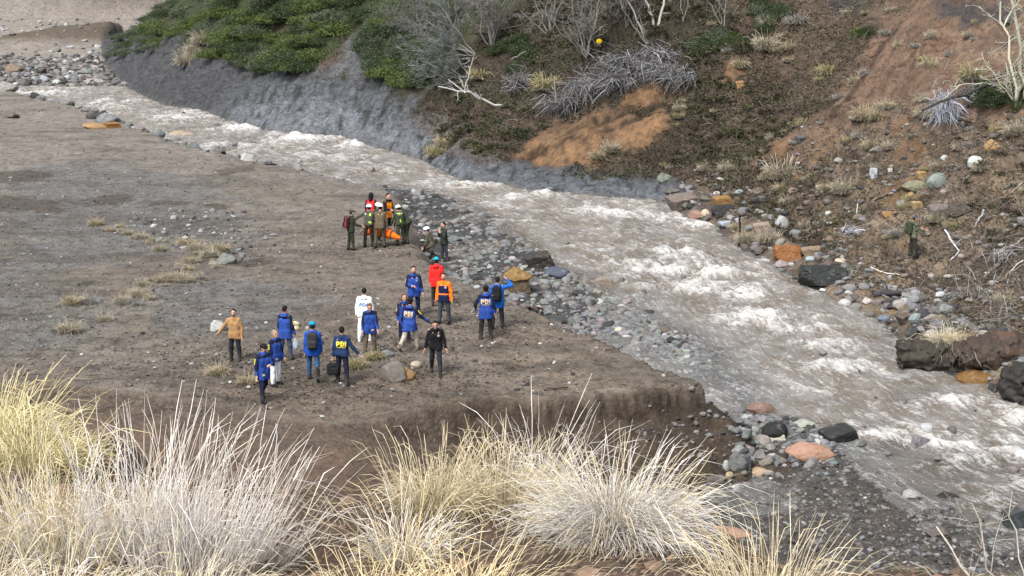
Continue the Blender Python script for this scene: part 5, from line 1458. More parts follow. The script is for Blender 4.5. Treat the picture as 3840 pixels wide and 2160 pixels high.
face = (TI['dTn'] < .1) & (TI['dTn'] > -2.2) & (GY < 46) & (GY > 38.5) & (GX > -6) & (GX < 6.5)
cobbles(sample(face & (GX > 0), 260, 'area', 11), .04, .16, dict(brown=5, grey=2, dark=2, tan=.6), None, 0, seed=21, sink=.45)
flat = TI['dU'] > 0
cobbles(sample(flat & (GY < 240) & (TI['dH'] < 0), 420, 'view', 12), .2, .8, dict(pale=3, grey=3, brown=2), None, 0, seed=22)
mid = RIV & (TI['dH'] < -1) & (GY < 128) & (TI['dT'] < -1)
pm = sample(mid, 150, 'view', 13); pm[:, 2] = z_water(pm[:, 1]) - .02
cobbles(pm, .12, .55, dict(grey=3, bluegrey=2, mauve=2, brown=2, pale=.8), 'breaking the surface of the river', 24, seed=23)
tag(mesh_obj('cobbles', np.concatenate(STV), np.concatenate(STF), M_STONES, cols=np.concatenate(STC), smooth=False), 'countless small grey cobbles and pebbles along the river and on the terrace', kind='stuff')
# ------------------------------------------------------------------ strands: grass, twigs, branches
def strands(P, R, C=None, sides=3):
    """P (n,k,3) centre lines, R (n,k) radii, C (n,k,3) colours -> verts, quads, colours"""
    n, k, _ = P.shape
    T = np.gradient(P, axis=1); T /= np.linalg.norm(T, axis=2, keepdims=True) + 1e-9
    ref = np.where(np.abs(T[:, :1, 2:3]) < .9, np.array([[[0, 0, 1.0]]]), np.array([[[1.0, 0, 0]]]))
    A = np.cross(T, np.broadcast_to(ref, T.shape)); A /= np.linalg.norm(A, axis=2, keepdims=True) + 1e-9
    B = np.cross(T, A)
    ang = np.arange(sides) * 2 * math.pi / sides
    V = P[:, :, None] + R[:, :, None, None] * (np.cos(ang)[None, None, :, None] * A[:, :, None] + np.sin(ang)[None, None, :, None] * B[:, :, None])
    idx = np.arange(n * k * sides).reshape(n, k, sides)
    nx = np.roll(idx, -1, axis=2)
    Q = np.stack([idx[:, :-1], nx[:, :-1], nx[:, 1:], idx[:, 1:]], -1).reshape(-1, 4)
    Cc = None if C is None else np.repeat(C[:, :, None], sides, axis=2).reshape(-1, 3)
    return V.reshape(-1, 3), Q, Cc
M_GRASS = mat_vcol('dry_grass', .75, .25, .10, 40, 0)
M_WOOD = mat_vcol('bark', .85, .2, .30, 30, .3, .01)
M_LEAF = mat_vcol('leaves', .6, .3, .25, 6, 0)

def tussock_geo(seed, n, L, rad=.16, lean=(0, 0), spread=.55, tall=.15, arch=.5, kind='straw', rb=.0026, green=.15, k=7):
    r = np.random.default_rng(seed)
    a = r.uniform(0, 2 * math.pi, n); rr = rad * np.sqrt(r.random(n))
    base = np.stack([rr * np.cos(a), rr * np.sin(a), -.03 + 0 * a], -1)
    tilt = spread * (.15 + .85 * (rr / rad)) * r.uniform(.3, 1.35, n) + .05
    aa = a + r.normal(0, .5, n)
    d = np.stack([np.sin(tilt) * np.cos(aa) + lean[0], np.sin(tilt) * np.sin(aa) + lean[1], np.cos(tilt)], -1)
    d /= np.linalg.norm(d, axis=1, keepdims=True)
    ln = L * r.uniform(.45, 1.0, n); isT = r.random(n) < tall
    ln = np.where(isT, L * r.uniform(1.0, 1.95 if kind == 'white' else 1.6, n), ln)
    t = np.linspace(0, 1, k)
    hor = np.stack([np.cos(aa), np.sin(aa), 0 * aa], -1)
    bend = (arch * r.uniform(.2, 1.2, n) * np.where(isT, .35, 1.0))
    P = base[:, None] + d[:, None] * (ln[:, None] * t[None])[:, :, None]
    P += hor[:, None] * (ln * bend * .45)[:, None, None] * (t ** 2.2)[None, :, None]
    P[:, :, 2] -= (ln * bend * .42)[:, None] * (t ** 3)[None]
    hook = (r.random(n) < .6) * r.uniform(.03, .12 if kind == 'white' else .24, n) * ln                      # nodding seed heads
    P[:, :, 2] -= hook[:, None] * np.clip((t - .72) / .28, 0, 1)[None] ** 2
    P += hor[:, None] * hook[:, None, None] * (np.clip((t - .7) / .3, 0, 1) ** 1.5)[None, :, None] * .8
    lat = np.stack([-np.sin(aa), np.cos(aa), 0 * aa], -1)
    P += lat[:, None] * (r.normal(0, .07, n) * ln)[:, None, None] * (t ** 1.6)[None, :, None] + hor[:, None] * (r.normal(0, .05, n) * ln)[:, None, None] * np.sin(t * 3.0)[None, :, None]
    P += np.cumsum(r.normal(0, .010, P.shape), axis=1) * (t[None, :, None] * L)
    brk = (r.random(n) < .12)[:, None] * np.clip((t[None] - r.uniform(.45, .75, n)[:, None]), 0, 1)          # broken blades
    P[:, :, 2] -= brk * ln[:, None] * 1.1
    P += hor[:, None] * (brk * ln[:, None])[:, :, None] * .5
    P[:, :, 2] = np.maximum(P[:, :, 2], -.10 - .25 * np.hypot(P[:, :, 0], P[:, :, 1]))
    R = rb * np.array([1.15, 1.05, .95, .85, .8, .95, .45])[None, :k] * r.uniform(.6, 1.25, n)[:, None]
    R = R * np.where(r.random(n) < .4, 1.35, 1.0)[:, None] ** (t[None] > .6)
    pal = dict(silver=[(.70, .67, .63), (.78, .76, .73), (.70, .62, .44), (.60, .57, .53), (.66, .58, .38)], straw=[(.61, .52, .34), (.70, .62, .45), (.54, .45, .29)], white=[(.72, .69, .66), (.78, .74, .70), (.62, .57, .50)], gold=[(.66, .54, .32), (.72, .61, .40), (.58, .46, .26)],
               grey=[(.46, .44, .42), (.60, .58, .56), (.38, .34, .30)], yellow=[(.56, .49, .27), (.62, .55, .34), (.48, .42, .22)], mix=[(.70, .66, .58), (.66, .55, .33), (.76, .73, .70), (.58, .48, .28)], cream=[(.60, .54, .40), (.52, .45, .32), (.66, .60, .48)])[kind]
    c0 = np.array(pal)[r.integers(0, len(pal), n)] * r.uniform(.8, 1.12, n)[:, None]
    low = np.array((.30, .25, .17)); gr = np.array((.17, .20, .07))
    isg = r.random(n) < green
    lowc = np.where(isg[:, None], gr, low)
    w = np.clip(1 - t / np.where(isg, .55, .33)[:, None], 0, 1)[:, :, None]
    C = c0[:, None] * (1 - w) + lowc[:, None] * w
    dead = (r.random(n) < .05)
    C = np.where(dead[:, None, None], C * np.array([.45, .42, .40]), C)
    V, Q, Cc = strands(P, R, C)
    m = int(n * .45)                                                                # matted dead leaves round the foot
    a2 = r.uniform(0, 6.28, m); l2 = L * r.uniform(.18, .5, m); h2 = r.uniform(.05, .55, m)
    t2 = np.linspace(0, 1, 4)
    o2 = np.stack([np.cos(a2), np.sin(a2), 0 * a2], -1)
    P2 = (o2 * (rad * np.sqrt(r.random(m)))[:, None])[:, None] + (o2 + r.normal(0, .35, (m, 3)))[:, None] * (l2[:, None] * t2)[:, :, None]
    P2[:, :, 2] = (l2 * h2)[:, None] * np.sin(t2 * 2.6)[None] + r.normal(0, .01, (m, 4)) - .03
    P2[:, :, 2] -= .22 * np.maximum(np.hypot(P2[:, :, 0], P2[:, :, 1]) - rad, 0)
    R2 = np.tile(rb * np.array([1, .9, .8, .5]), (m, 1))
    C2 = np.array([(.30, .26, .19), (.40, .37, .32), (.20, .17, .12), (.50, .46, .38), (.16, .18, .08)])[r.integers(0, 5 if green > .1 else 4, m)] * r.uniform(.7, 1.2, (m, 1))
    V2, Q2, C2 = strands(P2, R2, np.repeat(C2[:, None], 4, axis=1))
    return np.concatenate([V, V2]), np.concatenate([Q, Q2 + len(V)]), np.concatenate([Cc, C2])

def tussock(label, loc, rotz=0, group=None, geo=None, mesh=None, scale=1.0, name='grass_tussock'):
    if mesh is None:
        V, Q, C = geo
        o = mesh_obj(name, V, Q, M_GRASS, cols=C)
    else:
        o = bpy.data.objects.new(name, mesh); COL.objects.link(o)
    o.location = loc; o.rotation_euler = (0, 0, rotz); o.scale = (scale,) * 3
    return tag(o, label, 'grass tussock', group)

def on_near(x, y): return (x, y, float(terrain(np.array([x]), np.array([y]))[0]))
FRONT_T = [  # x, y, blades, length, base radius, lean, spread, tall share, arch, colour, green, label
    (0.66, 9.75, 2000, .52, .28, (.07, .0), .85, .20, .75, 'silver', .30, 'big round pale tussock with a grey skirt, right of centre in front'),
    (-0.06, 10.5, 700, .46, .28, (.18, .0), .50, .26, .55, 'straw', .35, 'straw coloured tussock left of the big round pale one'),
    (-0.50, 10.5, 700, .44, .28, (.14, .0), .55, .22, .65, 'straw', .45, 'straw tussock with green base in the middle in front'),
    (0.20, 10.8, 240, .52, .13, (.12, .0), .55, .30, .45, 'white', .15, 'whitish upright tussock just behind the big round pale one'),
    (-0.25, 7.7, 700, .40, .26, (.18, .0), .80, .14, .70, 'gold', .15, 'golden tussock at the bottom of the frame, middle'),
    (-0.68, 7.6, 620, .38, .26, (.12, .0), .80, .14, .70, 'gold', .15, 'golden tussock at the bottom left of the middle'),
    (1.32, 7.7, 800, .50, .17, (.05, .0), .60, .24, .55, 'straw', .05, 'upright golden tussock at the bottom right'),
    (1.58, 7.6, 180, .34, .10, (.20, .0), .70, .1, .60, 'straw', .15, 'short straw tussock beside the golden one at the bottom right'),
    (-0.62, 8.9, 360, .42, .16, (.10, .0), .80, .18, .60, 'mix', .30, 'mixed pale tussock between the golden and the middle grass'),
    (-1.82, 8.7, 760, .54, .34, (.16, .0), .42, .22, .25, 'white', .06, 'tall white tussock leaning right, left foreground'),
    (-2.16, 8.9, 760, .54, .34, (.12, .0), .40, .24, .22, 'white', .05, 'tallest white tussock in the left foreground'),
    (-2.56, 8.8, 640, .50, .32, (.06, .0), .45, .22, .28, 'mix', .05, 'pale tussock behind the left edge of the tall white ones'),
    (-1.50, 8.9, 150, .52, .16, (.36, .0), .45, .30, .20, 'white', .05, 'thin white tussock leaning far right beside the tall ones'),
    (-2.95, 9.1, 480, .50, .28, (.02, .0), .50, .20, .40, 'straw', .05, 'straw tussock at the left edge of the foreground'),
    (-2.30, 7.5, 600, .38, .28, (.10, .0), .85, .10, .70, 'mix', .18, 'low matted tussock in the bottom left corner'),
    (-1.66, 7.5, 560, .38, .28, (.08, .0), .90, .10, .70, 'cream', .20, 'low cream tussock at the bottom left'),
    (-2.75, 7.7, 320, .42, .17, (.0, .0), .75, .10, .5, 'cream', .12, 'low cream tussock cut by the left edge'),
]
for i, (x, y, n, L, rad, lean, spr, tall, arch, kd, gr, lab) in enumerate(FRONT_T):
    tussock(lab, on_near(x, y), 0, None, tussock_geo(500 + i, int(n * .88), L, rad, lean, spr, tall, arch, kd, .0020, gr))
# the drooping grey skirt of dead leaves below the big tussock
V, Q, C = tussock_geo(590, 900, .44, .28, (0, -.05), 1.5, 0, 1.0, 'grey', .0022, 0)
o = mesh_obj('dead_leaf_skirt', V, Q, M_GRASS, cols=C)
big = [q for q in bpy.data.objects if q.get('label', '').startswith('big round pale tussock')][0]
o.parent = big; o.location = (0, -.05, .12)
# yellow tussocks further down on the left
for i, (x, y, L, lab) in enumerate([(-4.85, 14.2, .70, 'yellowish tussock at the left edge beyond the white grass'), (-5.35, 15.6, .74, 'yellow tussock farthest down the left slope'), (-4.1, 13.0, .55, 'small yellow tussock below the yellowish ones on the left')]):
    tussock(lab, on_near(x, y), 0, None, tussock_geo(620 + i, 800, L, .34, (.1, 0), .6, .12, .5, 'yellow', .0036, .2))
# small tussocks shared by mesh
SM = {}
for kd, n, L, gr in (('cream', 520, .34, .1), ('straw', 460, .34, .15), ('yellow', 460, .32, .5), ('grey', 380, .30, .05)):
    for v in range(2):
        V, Q, C = tussock_geo(700 + len(SM), n, L, .20, (.05, 0), .50, .08, .5, kd, .0055, gr, k=5)
        C = C * .60
        t_ = mesh_obj('grass_tussock', V, Q, M_GRASS, cols=C); SM[(kd, v)] = t_.data; bpy.data.objects.remove(t_)
def small(px, py, kd, s, lab, grp=None):
    g = G(px, py)
    if 'earth clump' in lab:
        g = Vector((CLUMP.x + px_size(px - 3600, CLUMP), CLUMP.y + .5, CLUMP.z + .55))
        return tussock(lab, g, 0, None, tussock_geo(int(px), 520, .62, .26, (-.05, 0), .45, .1, .5, kd, .0046, .12, k=5))
    if g is None: return
    tussock(lab, g, random.uniform(0, 6), grp, mesh=SM[(kd, random.randint(0, 1))], scale=s)
for (px, py, kd, s, lab) in [
    (2935, 665, 'cream', 2.6, 'large cream grass clump above the rust coloured clay strip'), (2725, 640, 'cream', 1.3, 'cream tuft on the slope above the ochre boulder'), (3160, 718, 'cream', 1.7, 'bright cream tuft in the middle of the stony slope'),
    (3265, 555, 'straw', 1.3, 'straw tuft above the stony slope'), (3110, 275, 'yellow', 2.0, 'yellow green grass patch at the edge of the red scar'), (2872, 180, 'cream', 2.4, 'tall cream tuft on the upper middle slope'),
    (2880, 100, 'cream', 1.6, 'cream tuft near the top of the middle slope'), (2775, 250, 'straw', 1.5, 'straw tuft over the orange rock on the slope'), (1640, 580, 'yellow', 2.3, 'yellow tuft hanging at the end of the blue grey bank'),
    (1665, 545, 'straw', 1.8, 'straw tuft above the yellow one by the blue grey bank'), (2050, 330, 'yellow', 2.6, 'yellow grass patch left of the grey brush pile'), (1800, 290, 'yellow', 2.2, 'yellow green tuft beside the bare shrubs'),
    (3545, 1262, 'cream', 2.6, 'large cream tussock growing on the dark earth clump'), (3600, 1262, 'straw', 2.0, 'straw tussock at the right of the earth clump top'), (3765, 1135, 'cream', 1.2, 'pale pinkish tuft on the flat bank at the right edge'),
    (3485, 255, 'straw', 1.4, 'straw tuft left of the lichen tree'), (3650, 290, 'yellow', 2.0, 'yellow grass right under the lichen tree'), (3240, 445, 'straw', 1.8, 'straw grass line at the foot of the red scar'), (3290, 445, 'straw', 1.4, 'straw tuft at the foot of the red scar'),
    (3810, 500, 'cream', 1.5, 'cream tuft by the orange rock at the right edge'), (2290, 565, 'cream', 1.5, 'thin cream tuft on the orange clay'), (2240, 590, 'straw', 1.3, 'straw tuft low on the orange clay'), (2800, 905, 'cream', 1.5, 'cream tuft right of the thin stake'),
    (2885, 905, 'cream', 1.6, 'cream tuft above the rust coloured boulder'), (2760, 860, 'straw', 1.0, 'straw tuft at the base of the thin stake'), (705, 240, 'cream', 3.2, 'cream grass at the bottom of the gap in the green spur'), (730, 200, 'cream', 2.8, 'cream grass in the middle of the gap in the green spur'),
    (760, 160, 'cream', 2.6, 'cream grass at the top of the gap in the green spur'), (2985, 85, 'grey', 2.0, 'pinkish grey tuft high on the slope'), (2965, 185, 'straw', 1.3, 'orange straw tuft on the upper slope'),
    (700, 925, 'straw', 1.3, 'tallest straw tuft on the terrace'), (745, 940, 'cream', 1.2, 'cream tuft right of the tallest terrace tuft'), (825, 940, 'straw', 1.2, 'straw tuft behind the greenish grey boulder'), (790, 965, 'cream', 1.2, 'cream tuft left of the greenish grey boulder'),
    (600, 940, 'cream', .9, 'small cream tuft in the terrace grass line'), (530, 895, 'cream', .9, 'cream tuft at the upper part of the terrace grass line'), (480, 880, 'cream', .8, 'cream tuft near the end of the terrace grass line'), (360, 845, 'straw', 1.0, 'lone straw tuft at the upper end of the grass line'),
    (650, 1055, 'cream', 1.3, 'broad cream tuft below the terrace grass line'), (690, 1060, 'cream', 1.1, 'cream tuft beside the broad one below the grass line'), (520, 1115, 'cream', 1.2, 'cream tuft on the grey gravel margin'), (460, 1135, 'cream', .9, 'small cream tuft on the grey gravel margin'),
    (275, 1140, 'straw', 1.1, 'straw tuft at the left of the terrace'), (325, 1140, 'grey', 1.2, 'brownish tuft beside the straw one on the left of the terrace'), (255, 1245, 'cream', 1.1, 'cream tuft low on the left of the terrace'), (395, 1205, 'cream', .8, 'thin cream tuft on the left of the terrace'),
    (1335, 1378, 'yellow', 1.0, 'greenish tuft right of the person carrying the bag'), (1405, 1345, 'yellow', .9, 'greenish tuft by the bluish grey stone'), (815, 1405, 'straw', 1.0, 'straw tuft in front of the tan jacket'), (930, 1440, 'straw', .9, 'straw tuft left of the nearest person')]:
    small(px, py, kd, s, lab)
grow = (TI['dH'] > 2) & (TI['upx'] > 2400) & (PYG > 40) & (PYG < 900)
for i, p in enumerate(sample(grow, 110, 'view', 31)):
    kd = ('cream', 'straw', 'grey', 'yellow')[i % 4]
    tussock({'cream': 'cream', 'straw': 'straw coloured', 'grey': 'grey brown', 'yellow': 'olive yellow'}[kd] + ' small grass tuft on the right hand slope', p, random.uniform(0, 6), {'cream': 'cream', 'straw': 'straw coloured', 'grey': 'grey brown', 'yellow': 'olive yellow'}[kd] + ' grass tufts on the right hand slope', mesh=SM[(kd, i % 2)], scale=random.uniform(.5, 1.15))
tl = (TI['dTn'] > .3) & pxpoly([(330, 830), (480, 860), (900, 960), (820, 1010), (500, 1160), (420, 1140), (640, 1000), (700, 960), (380, 870)])
for i, p in enumerate(sample(tl, 46, 'view', 33)):
    tussock('wispy dry grass tuft in the grass line across the terrace', p, random.uniform(0, 6), 'dry grass tufts in the grass line on the terrace', mesh=SM[(('cream', 'straw', 'grey')[i % 3], i % 2)], scale=random.uniform(.35, .75))

# ------------------------------------------------------------------ shrubs
def shrub_geo(seed, n, rx, rz, leaf, pal, hollow=.35):
    r = np.random.default_rng(seed)
    # sprays of leaves round many shoots
    m = max(12, n // 14)
    d = r.normal(size=(m, 3)); d[:, 2] = np.abs(d[:, 2]) * .9; d /= np.linalg.norm(d, axis=1)[:, None]
    rad = (hollow + (1 - hollow) * r.random(m) ** .5) * (1 + .30 * fbm(d[:, 0] * 2.2 + seed, d[:, 1] * 2.2, d[:, 2] * 2, octv=2, seed=seed % 50))
    cpos = d * rad[:, None]
    k = r.integers(0, m, n)
    p = (cpos[k] + r.normal(0, .11, (n, 3))) * np.array([rx, rx, rz])
    p[:, 2] = np.abs(p[:, 2])
    tone = r.uniform(.6, 1.35, m)[k] * r.uniform(.75, 1.25, n)
    c = np.array(pal)[r.integers(0, len(pal), m)[k]] * tone[:, None]
    a = r.normal(size=(n, 3)); a /= np.linalg.norm(a, axis=1)[:, None]
    b = np.cross(a, r.normal(size=(n, 3))); b /= np.linalg.norm(b, axis=1)[:, None]
    s = leaf * r.uniform(.6, 1.4, n)[:, None]
    V = np.stack([p - a * s - b * s * .45, p + a * s * .2 - b * s * .5, p + a * s, p + b * s * .5], 1).reshape(-1, 3)
    Q = np.arange(n * 4).reshape(n, 4)
    return V, Q, np.repeat(np.clip(c, .004, .6), 4, axis=0)
def stems_geo(seed, n, rx, rz, rad, col):
    r = np.random.default_rng(seed)
    a = r.uniform(0, 6.28, n); h = r.uniform(.4, 1, n); o = r.uniform(.1, .85, n)
    t = np.linspace(0, 1, 4)
    P = np.stack([(np.cos(a) * o * rx)[:, None] * t ** 1.2, (np.sin(a) * o * rx)[:, None] * t ** 1.2, (h * rz)[:, None] * t - .1], -1)
    R = rad * (1.1 - .8 * t)[None] * r.uniform(.6, 1.2, n)[:, None]
    return strands(P, R, np.tile(np.array(col), (n, 4, 1)))
KIND = dict(
    bright=(['shrub_b', 4200, 1.05, .80, .046, [(.064, .092, .020), (.050, .076, .017), (.080, .104, .026)]], 'bright green leafy shrub', 'bright green shrubs'),
    dark=(['shrub_d', 4200, 1.1, .85, .046, [(.026, .042, .014), (.036, .054, .018), (.030, .046, .016)]], 'dark green leafy shrub', 'dark green shrubs'),
    grey=(['shrub_g', 4200, 1.1, .90, .044, [(0.066, 0.084, 0.046), (0.050, 0.066, 0.036), (0.082, 0.098, 0.062)]], 'grey green leafy shrub', 'grey green shrubs'),
    brown=(['shrub_o', 1100, .9, .5, .070, [(0.0396, 0.0297, 0.0185), (0.0297, 0.0238, 0.0158), (0.0495, 0.0409, 0.0198), (0.0330, 0.0363, 0.0145)]], 'brown twiggy low shrub', 'brown low shrubs'),
    olive=(['shrub_v', 1100, .9, .5, .070, [(0.0396, 0.0429, 0.0165), (0.0297, 0.0330, 0.0145), (0.0561, 0.0561, 0.0231)]], 'olive low shrub', 'olive low shrubs'))
SHR = {}
for kd, (a, lab, grp) in KIND.items():
    for v in range(3):
        V, Q, C = shrub_geo(800 + len(SHR) * 3, *a[1:])
        f = mesh_obj('shrub', V, Q, M_LEAF, cols=C, smooth=False)
        V, Q, C = stems_geo(900 + len(SHR), 16, a[2], a[3], .022, (.16, .14, .12))
        s = mesh_obj('stem', V, Q, M_WOOD, f, cols=C)
        SHR[(kd, v)] = f
USED = set()
def put_shrub(p, kd, sc, where, zs=1.0, rng=random, label=None):
    v = rng.randint(0, 2); src = SHR[(kd, v)]
    if (kd, v) not in USED: o = src; USED.add((kd, v))
    else: o = copy_tree(src)
    o.location = (p[0], p[1], p[2] - .05); o.scale = (sc, sc, sc * zs); o.rotation_euler = (rng.uniform(-.1, .1), rng.uniform(-.1, .1), rng.uniform(0, 6.28))
    lab, grp = KIND[kd][1:]
    return tag(o, label or (lab + ' ' + where), 'shrub', None if label else grp + ' ' + where)
def fill(poly, n, mix, smin_, smax_, where, seed, cond=None, zs=1.0):
    m = pxpoly(poly) & (TI['dH'] > 1.0)
    if cond is not None: m = m & cond
    pts = sample(m, n * 6, 'view', seed)
    rr = random.Random(seed); ch = []
    for p in pts:                                     # keep the bushes apart
        if all((p[0] - q[0]) ** 2 + (p[1] - q[1]) ** 2 > (.55 * smin_) ** 2 for q in ch): ch.append(p)
        if len(ch) >= n: break
    ks = [k for k, w in mix.items() for _ in range(w)]
    for p in ch: put_shrub(p, rr.choice(ks), rr.uniform(smin_, smax_), where, zs, rr)
SP1 = [(390, 205), (420, 170), (470, 110), (560, 60), (640, -40), (1060, -40), (930, 40), (790, 120), (700, 170), (560, 190), (440, 235)]
SP2 = [(760, 240), (800, 180), (900, 80), (1020, -40), (1420, -40), (1360, 120), (1240, 190), (1180, 270), (1040, 290), (960, 275), (930, 240), (780, 250)]
fill(SP1, 118, dict(bright=5, grey=4, dark=2), .95, 1.5, 'on the left part of the spur', 41, None, .62)
fill(SP2, 135, dict(bright=6, dark=4, grey=1), 1.0, 1.55, 'on the right part of the spur', 42, None, .62)
fill([(1340, 190), (1420, 90), (1560, 150), (1640, 280), (1560, 330), (1420, 310), (1370, 260)], 30, dict(dark=4, grey=4, bright=3), .7, 1.1, 'under the bare shrubs', 43)
fill([(1900, 260), (1820, 200), (1960, 150), (2040, 220), (1960, 300)], 10, dict(dark=3, olive=2), .6, .9, 'beside the bare tree', 44)
fill([(2560, 200), (2600, 120), (2760, 130), (2800, 190), (2700, 230)], 14, dict(dark=3, bright=1, grey=1), .5, .85, 'on the upper middle slope', 45)
fill([(2800, 90), (2860, -20), (2960, 60), (2900, 130)], 8, dict(dark=2, grey=2), .5, .8, 'near the top of the slope', 46)
fill([(3620, 400), (3640, 330), (3850, 300), (3850, 430), (3760, 440)], 12, dict(dark=5, olive=2), .4, .7, 'under the lichen tree', 47)
fill([(3190, 150), (3230, 90), (3270, 110), (3230, 160)], 3, dict(bright=1, dark=1), .5, .7, 'on the red scar', 48)
def bush_mass(specs, name, label):
    VV, QQ, CC, n = [], [], [], 0
    protos = {k: [shrub_geo(860 + 3 * v, 330, KIND[k][0][2], KIND[k][0][3], .092, KIND[k][0][5], .2) for v in range(3)] for k in ('brown', 'olive', 'dark')}
    for (poly, cnt, mix, lo, hi, seed) in specs:
        rr = random.Random(seed); ks = [k for k, w in mix.items() for _ in range(w)]
        m = pxpoly(poly) & (TI['dH'] > 1.0) & ~CLAY
        for p in sample(m, cnt, 'view', seed):
            V, Q, C = protos[rr.choice(ks)][rr.randint(0, 2)]
            a = rr.uniform(0, 6.28); sc = rr.uniform(lo, hi); ca, sa = math.cos(a) * sc, math.sin(a) * sc
            v = np.stack([V[:, 0] * ca - V[:, 1] * sa, V[:, 0] * sa + V[:, 1] * ca, V[:, 2] * sc * rr.uniform(.6, 1.1)], -1) + p - np.array([0, 0, .05])
            VV.append(v); QQ.append(Q + n); CC.append(C * rr.uniform(.7, 1.35)); n += len(v)
    tag(mesh_obj(name, np.concatenate(VV), np.concatenate(QQ), M_LEAF, cols=np.concatenate(CC), smooth=False), label, kind='stuff')
bush_mass([([(1640, 470), (1700, 380), (2000, 400), (2080, 470), (1880, 560), (1700, 590)], 44, dict(olive=4, brown=3, dark=1), .45, .85, 49),
    ([(1880, 220), (1700, 200), (2000, -20), (2720, -20), (2850, 150), (2740, 330), (2600, 360), (2560, 180), (2200, 170), (2020, 260)], 120, dict(brown=6, olive=3), .4, .8, 50),
    ([(2480, 620), (2560, 420), (2720, 320), (2950, 330), (3000, 480), (2900, 620), (2700, 600)], 80, dict(brown=5, olive=4), .3, .65, 51),
    ([(3560, 520), (3500, 460), (3850, 420), (3850, 950), (3700, 980), (3620, 700)], 44, dict(brown=6, olive=1), .22, .45, 52)], 'low_bushes', 'low brown and olive bushes matted over the dark far slope')
for k, o in SHR.items():
    if k not in USED:
        for c in list(o.children): bpy.data.objects.remove(c)
        bpy.data.objects.remove(o)

# ------------------------------------------------------------------ bare trees, dead branches, brush
def branch_set(seed, trunks, levels=3, kids=(7, 6, 5), curl=.18, rmin=.008, shrink=.45, spread=.9, up=.15, side=None):
    """grow branches from given trunk lines: returns lists of polylines per level"""
    r = np.random.default_rng(seed)
    out = []
    cur = []
    for (pts, r0, r1) in trunks:
        pts = np.array(pts, float)
        t = np.linspace(0, 1, 8); s = np.linspace(0, 1, len(pts))
        P = np.stack([np.interp(t, s, pts[:, i]) for i in range(3)], -1)
        L = np.linalg.norm(P[-1] - P[0])
        P[1:-1] += r.normal(0, .018 * L, (6, 3))
        cur.append((P, np.linspace(r0, r1, 8), L))
    out.append(cur)
    for lv in range(levels):
        nxt = []
        for (P, R, L) in out[-1]:
            for _ in range(kids[lv]):
                t = r.uniform(.22, .98); i = min(int(t * 7), 6); f = t * 7 - i
                b = P[i] * (1 - f) + P[i + 1] * f; dirn = unit(P[i + 1] - P[i])
                q = unit(r.normal(size=3)); d = unit(dirn * (1 - spread * .55) + q * spread + np.array([0, 0, up]) + (np.array(side) if side is not None else 0))
                l = L * shrink * r.uniform(.5, 1.25) * (1 - .45 * t)
                tt = np.linspace(0, 1, 8)
                bow = unit(r.normal(size=3)) * l * curl
                B = b + d * l * tt[:, None] + bow * (tt ** 2)[:, None] + np.cumsum(r.normal(0, .03 * l, (8, 3)), axis=0) * tt[:, None]
                rad = max(rmin, (R[i]) * .55)
                nxt.append((B, np.linspace(rad, rmin * .7, 8), l))
        out.append(nxt)
    return out
def branches_geo(levels_, cols, seed=0):
    r = np.random.default_rng(seed)
    VV, QQ, CC, n = [], [], [], 0
    for lv, brs in enumerate(levels_):
        if not brs: continue
        P = np.array([b[0] for b in brs]); R = np.array([b[1] for b in brs])
        if lv >= 2: P = P[:, [0, 3, 7]]; R = R[:, [0, 3, 7]]
        c = np.array(cols[min(lv, len(cols) - 1)]) * r.uniform(.7, 1.3, (len(brs), 1, 1)) * np.ones((1, P.shape[1], 1))
        V, Q, C = strands(P, R, np.broadcast_to(c, P.shape[:2] + (3,)), sides=5 if lv == 0 else 3)
        VV.append(V); QQ.append(Q + n); CC.append(C); n += len(V)
    return np.concatenate(VV), np.concatenate(QQ), np.concatenate(CC)
def tree(name, cat, label, base, trunks, seed, cols, group=None, rmin=.012, **kw):
    """trunk and twigs of one leafless plant; trunks given from the foot"""
    lv = branch_set(seed, trunks, rmin=rmin, **kw)
    V, Q, C = branches_geo(lv[:1], cols, seed)
    root = mesh_obj(name, V, Q, M_WOOD, cols=C)
    if len(lv[1]) <= 24:
        for q in range(len(lv[1])):
            V, Q, C = branches_geo([[]] + [lv[1][q:q + 1]], cols, seed + 1 + q); mesh_obj('branch', V, Q, M_WOOD, root, cols=C)
    else:
        V, Q, C = branches_geo([[]] + lv[1:2], cols, seed + 1); mesh_obj('branches', V, Q, M_WOOD, root, cols=C)
    if len(lv) > 2:
        V, Q, C = branches_geo([[], []] + lv[2:], cols, seed + 2); mesh_obj('twigs', V, Q, M_WOOD, root, cols=C)
    root.location = base
    return tag(root, label, cat, group)
def rise(base, px, py, dy=0.0):
    """offset from base to the point above or beside it seen in direction (px,py) at the same depth plus dy"""
    r = ray(px, py); t = (base.y + dy) / r[1]
    return tuple(np.array([r[0] * t, r[1] * t, r[2] * t]) - np.array(base))
GREYB = [(.20, .195, .175), (.19, .185, .17), (.16, .155, .145)]
PALEB = [(.42, .41, .32), (.40, .40, .33), (.34, .34, .28)]
DEADB = [(.36, .345, .335), (.30, .29, .29), (.25, .245, .25)]
b = G(1845, 172)
tree('bare_shrub', 'tree', 'many stemmed leafless grey shrub left of centre at the top', b, [([(0, 0, -.2), rise(b, x, y, dy)], .07, .03) for x, y, dy in ((1760, -120, .5), (1800, -150, -.4), (1850, -160, .4), (1880, -150, 1), (1920, -90, -.6), (1700, -20, -1.0), (1830, -60, -1.2))], 1001, GREYB, levels=3, kids=(11, 8, 4), rmin=.013, spread=.8)
b = G(1790, 200)
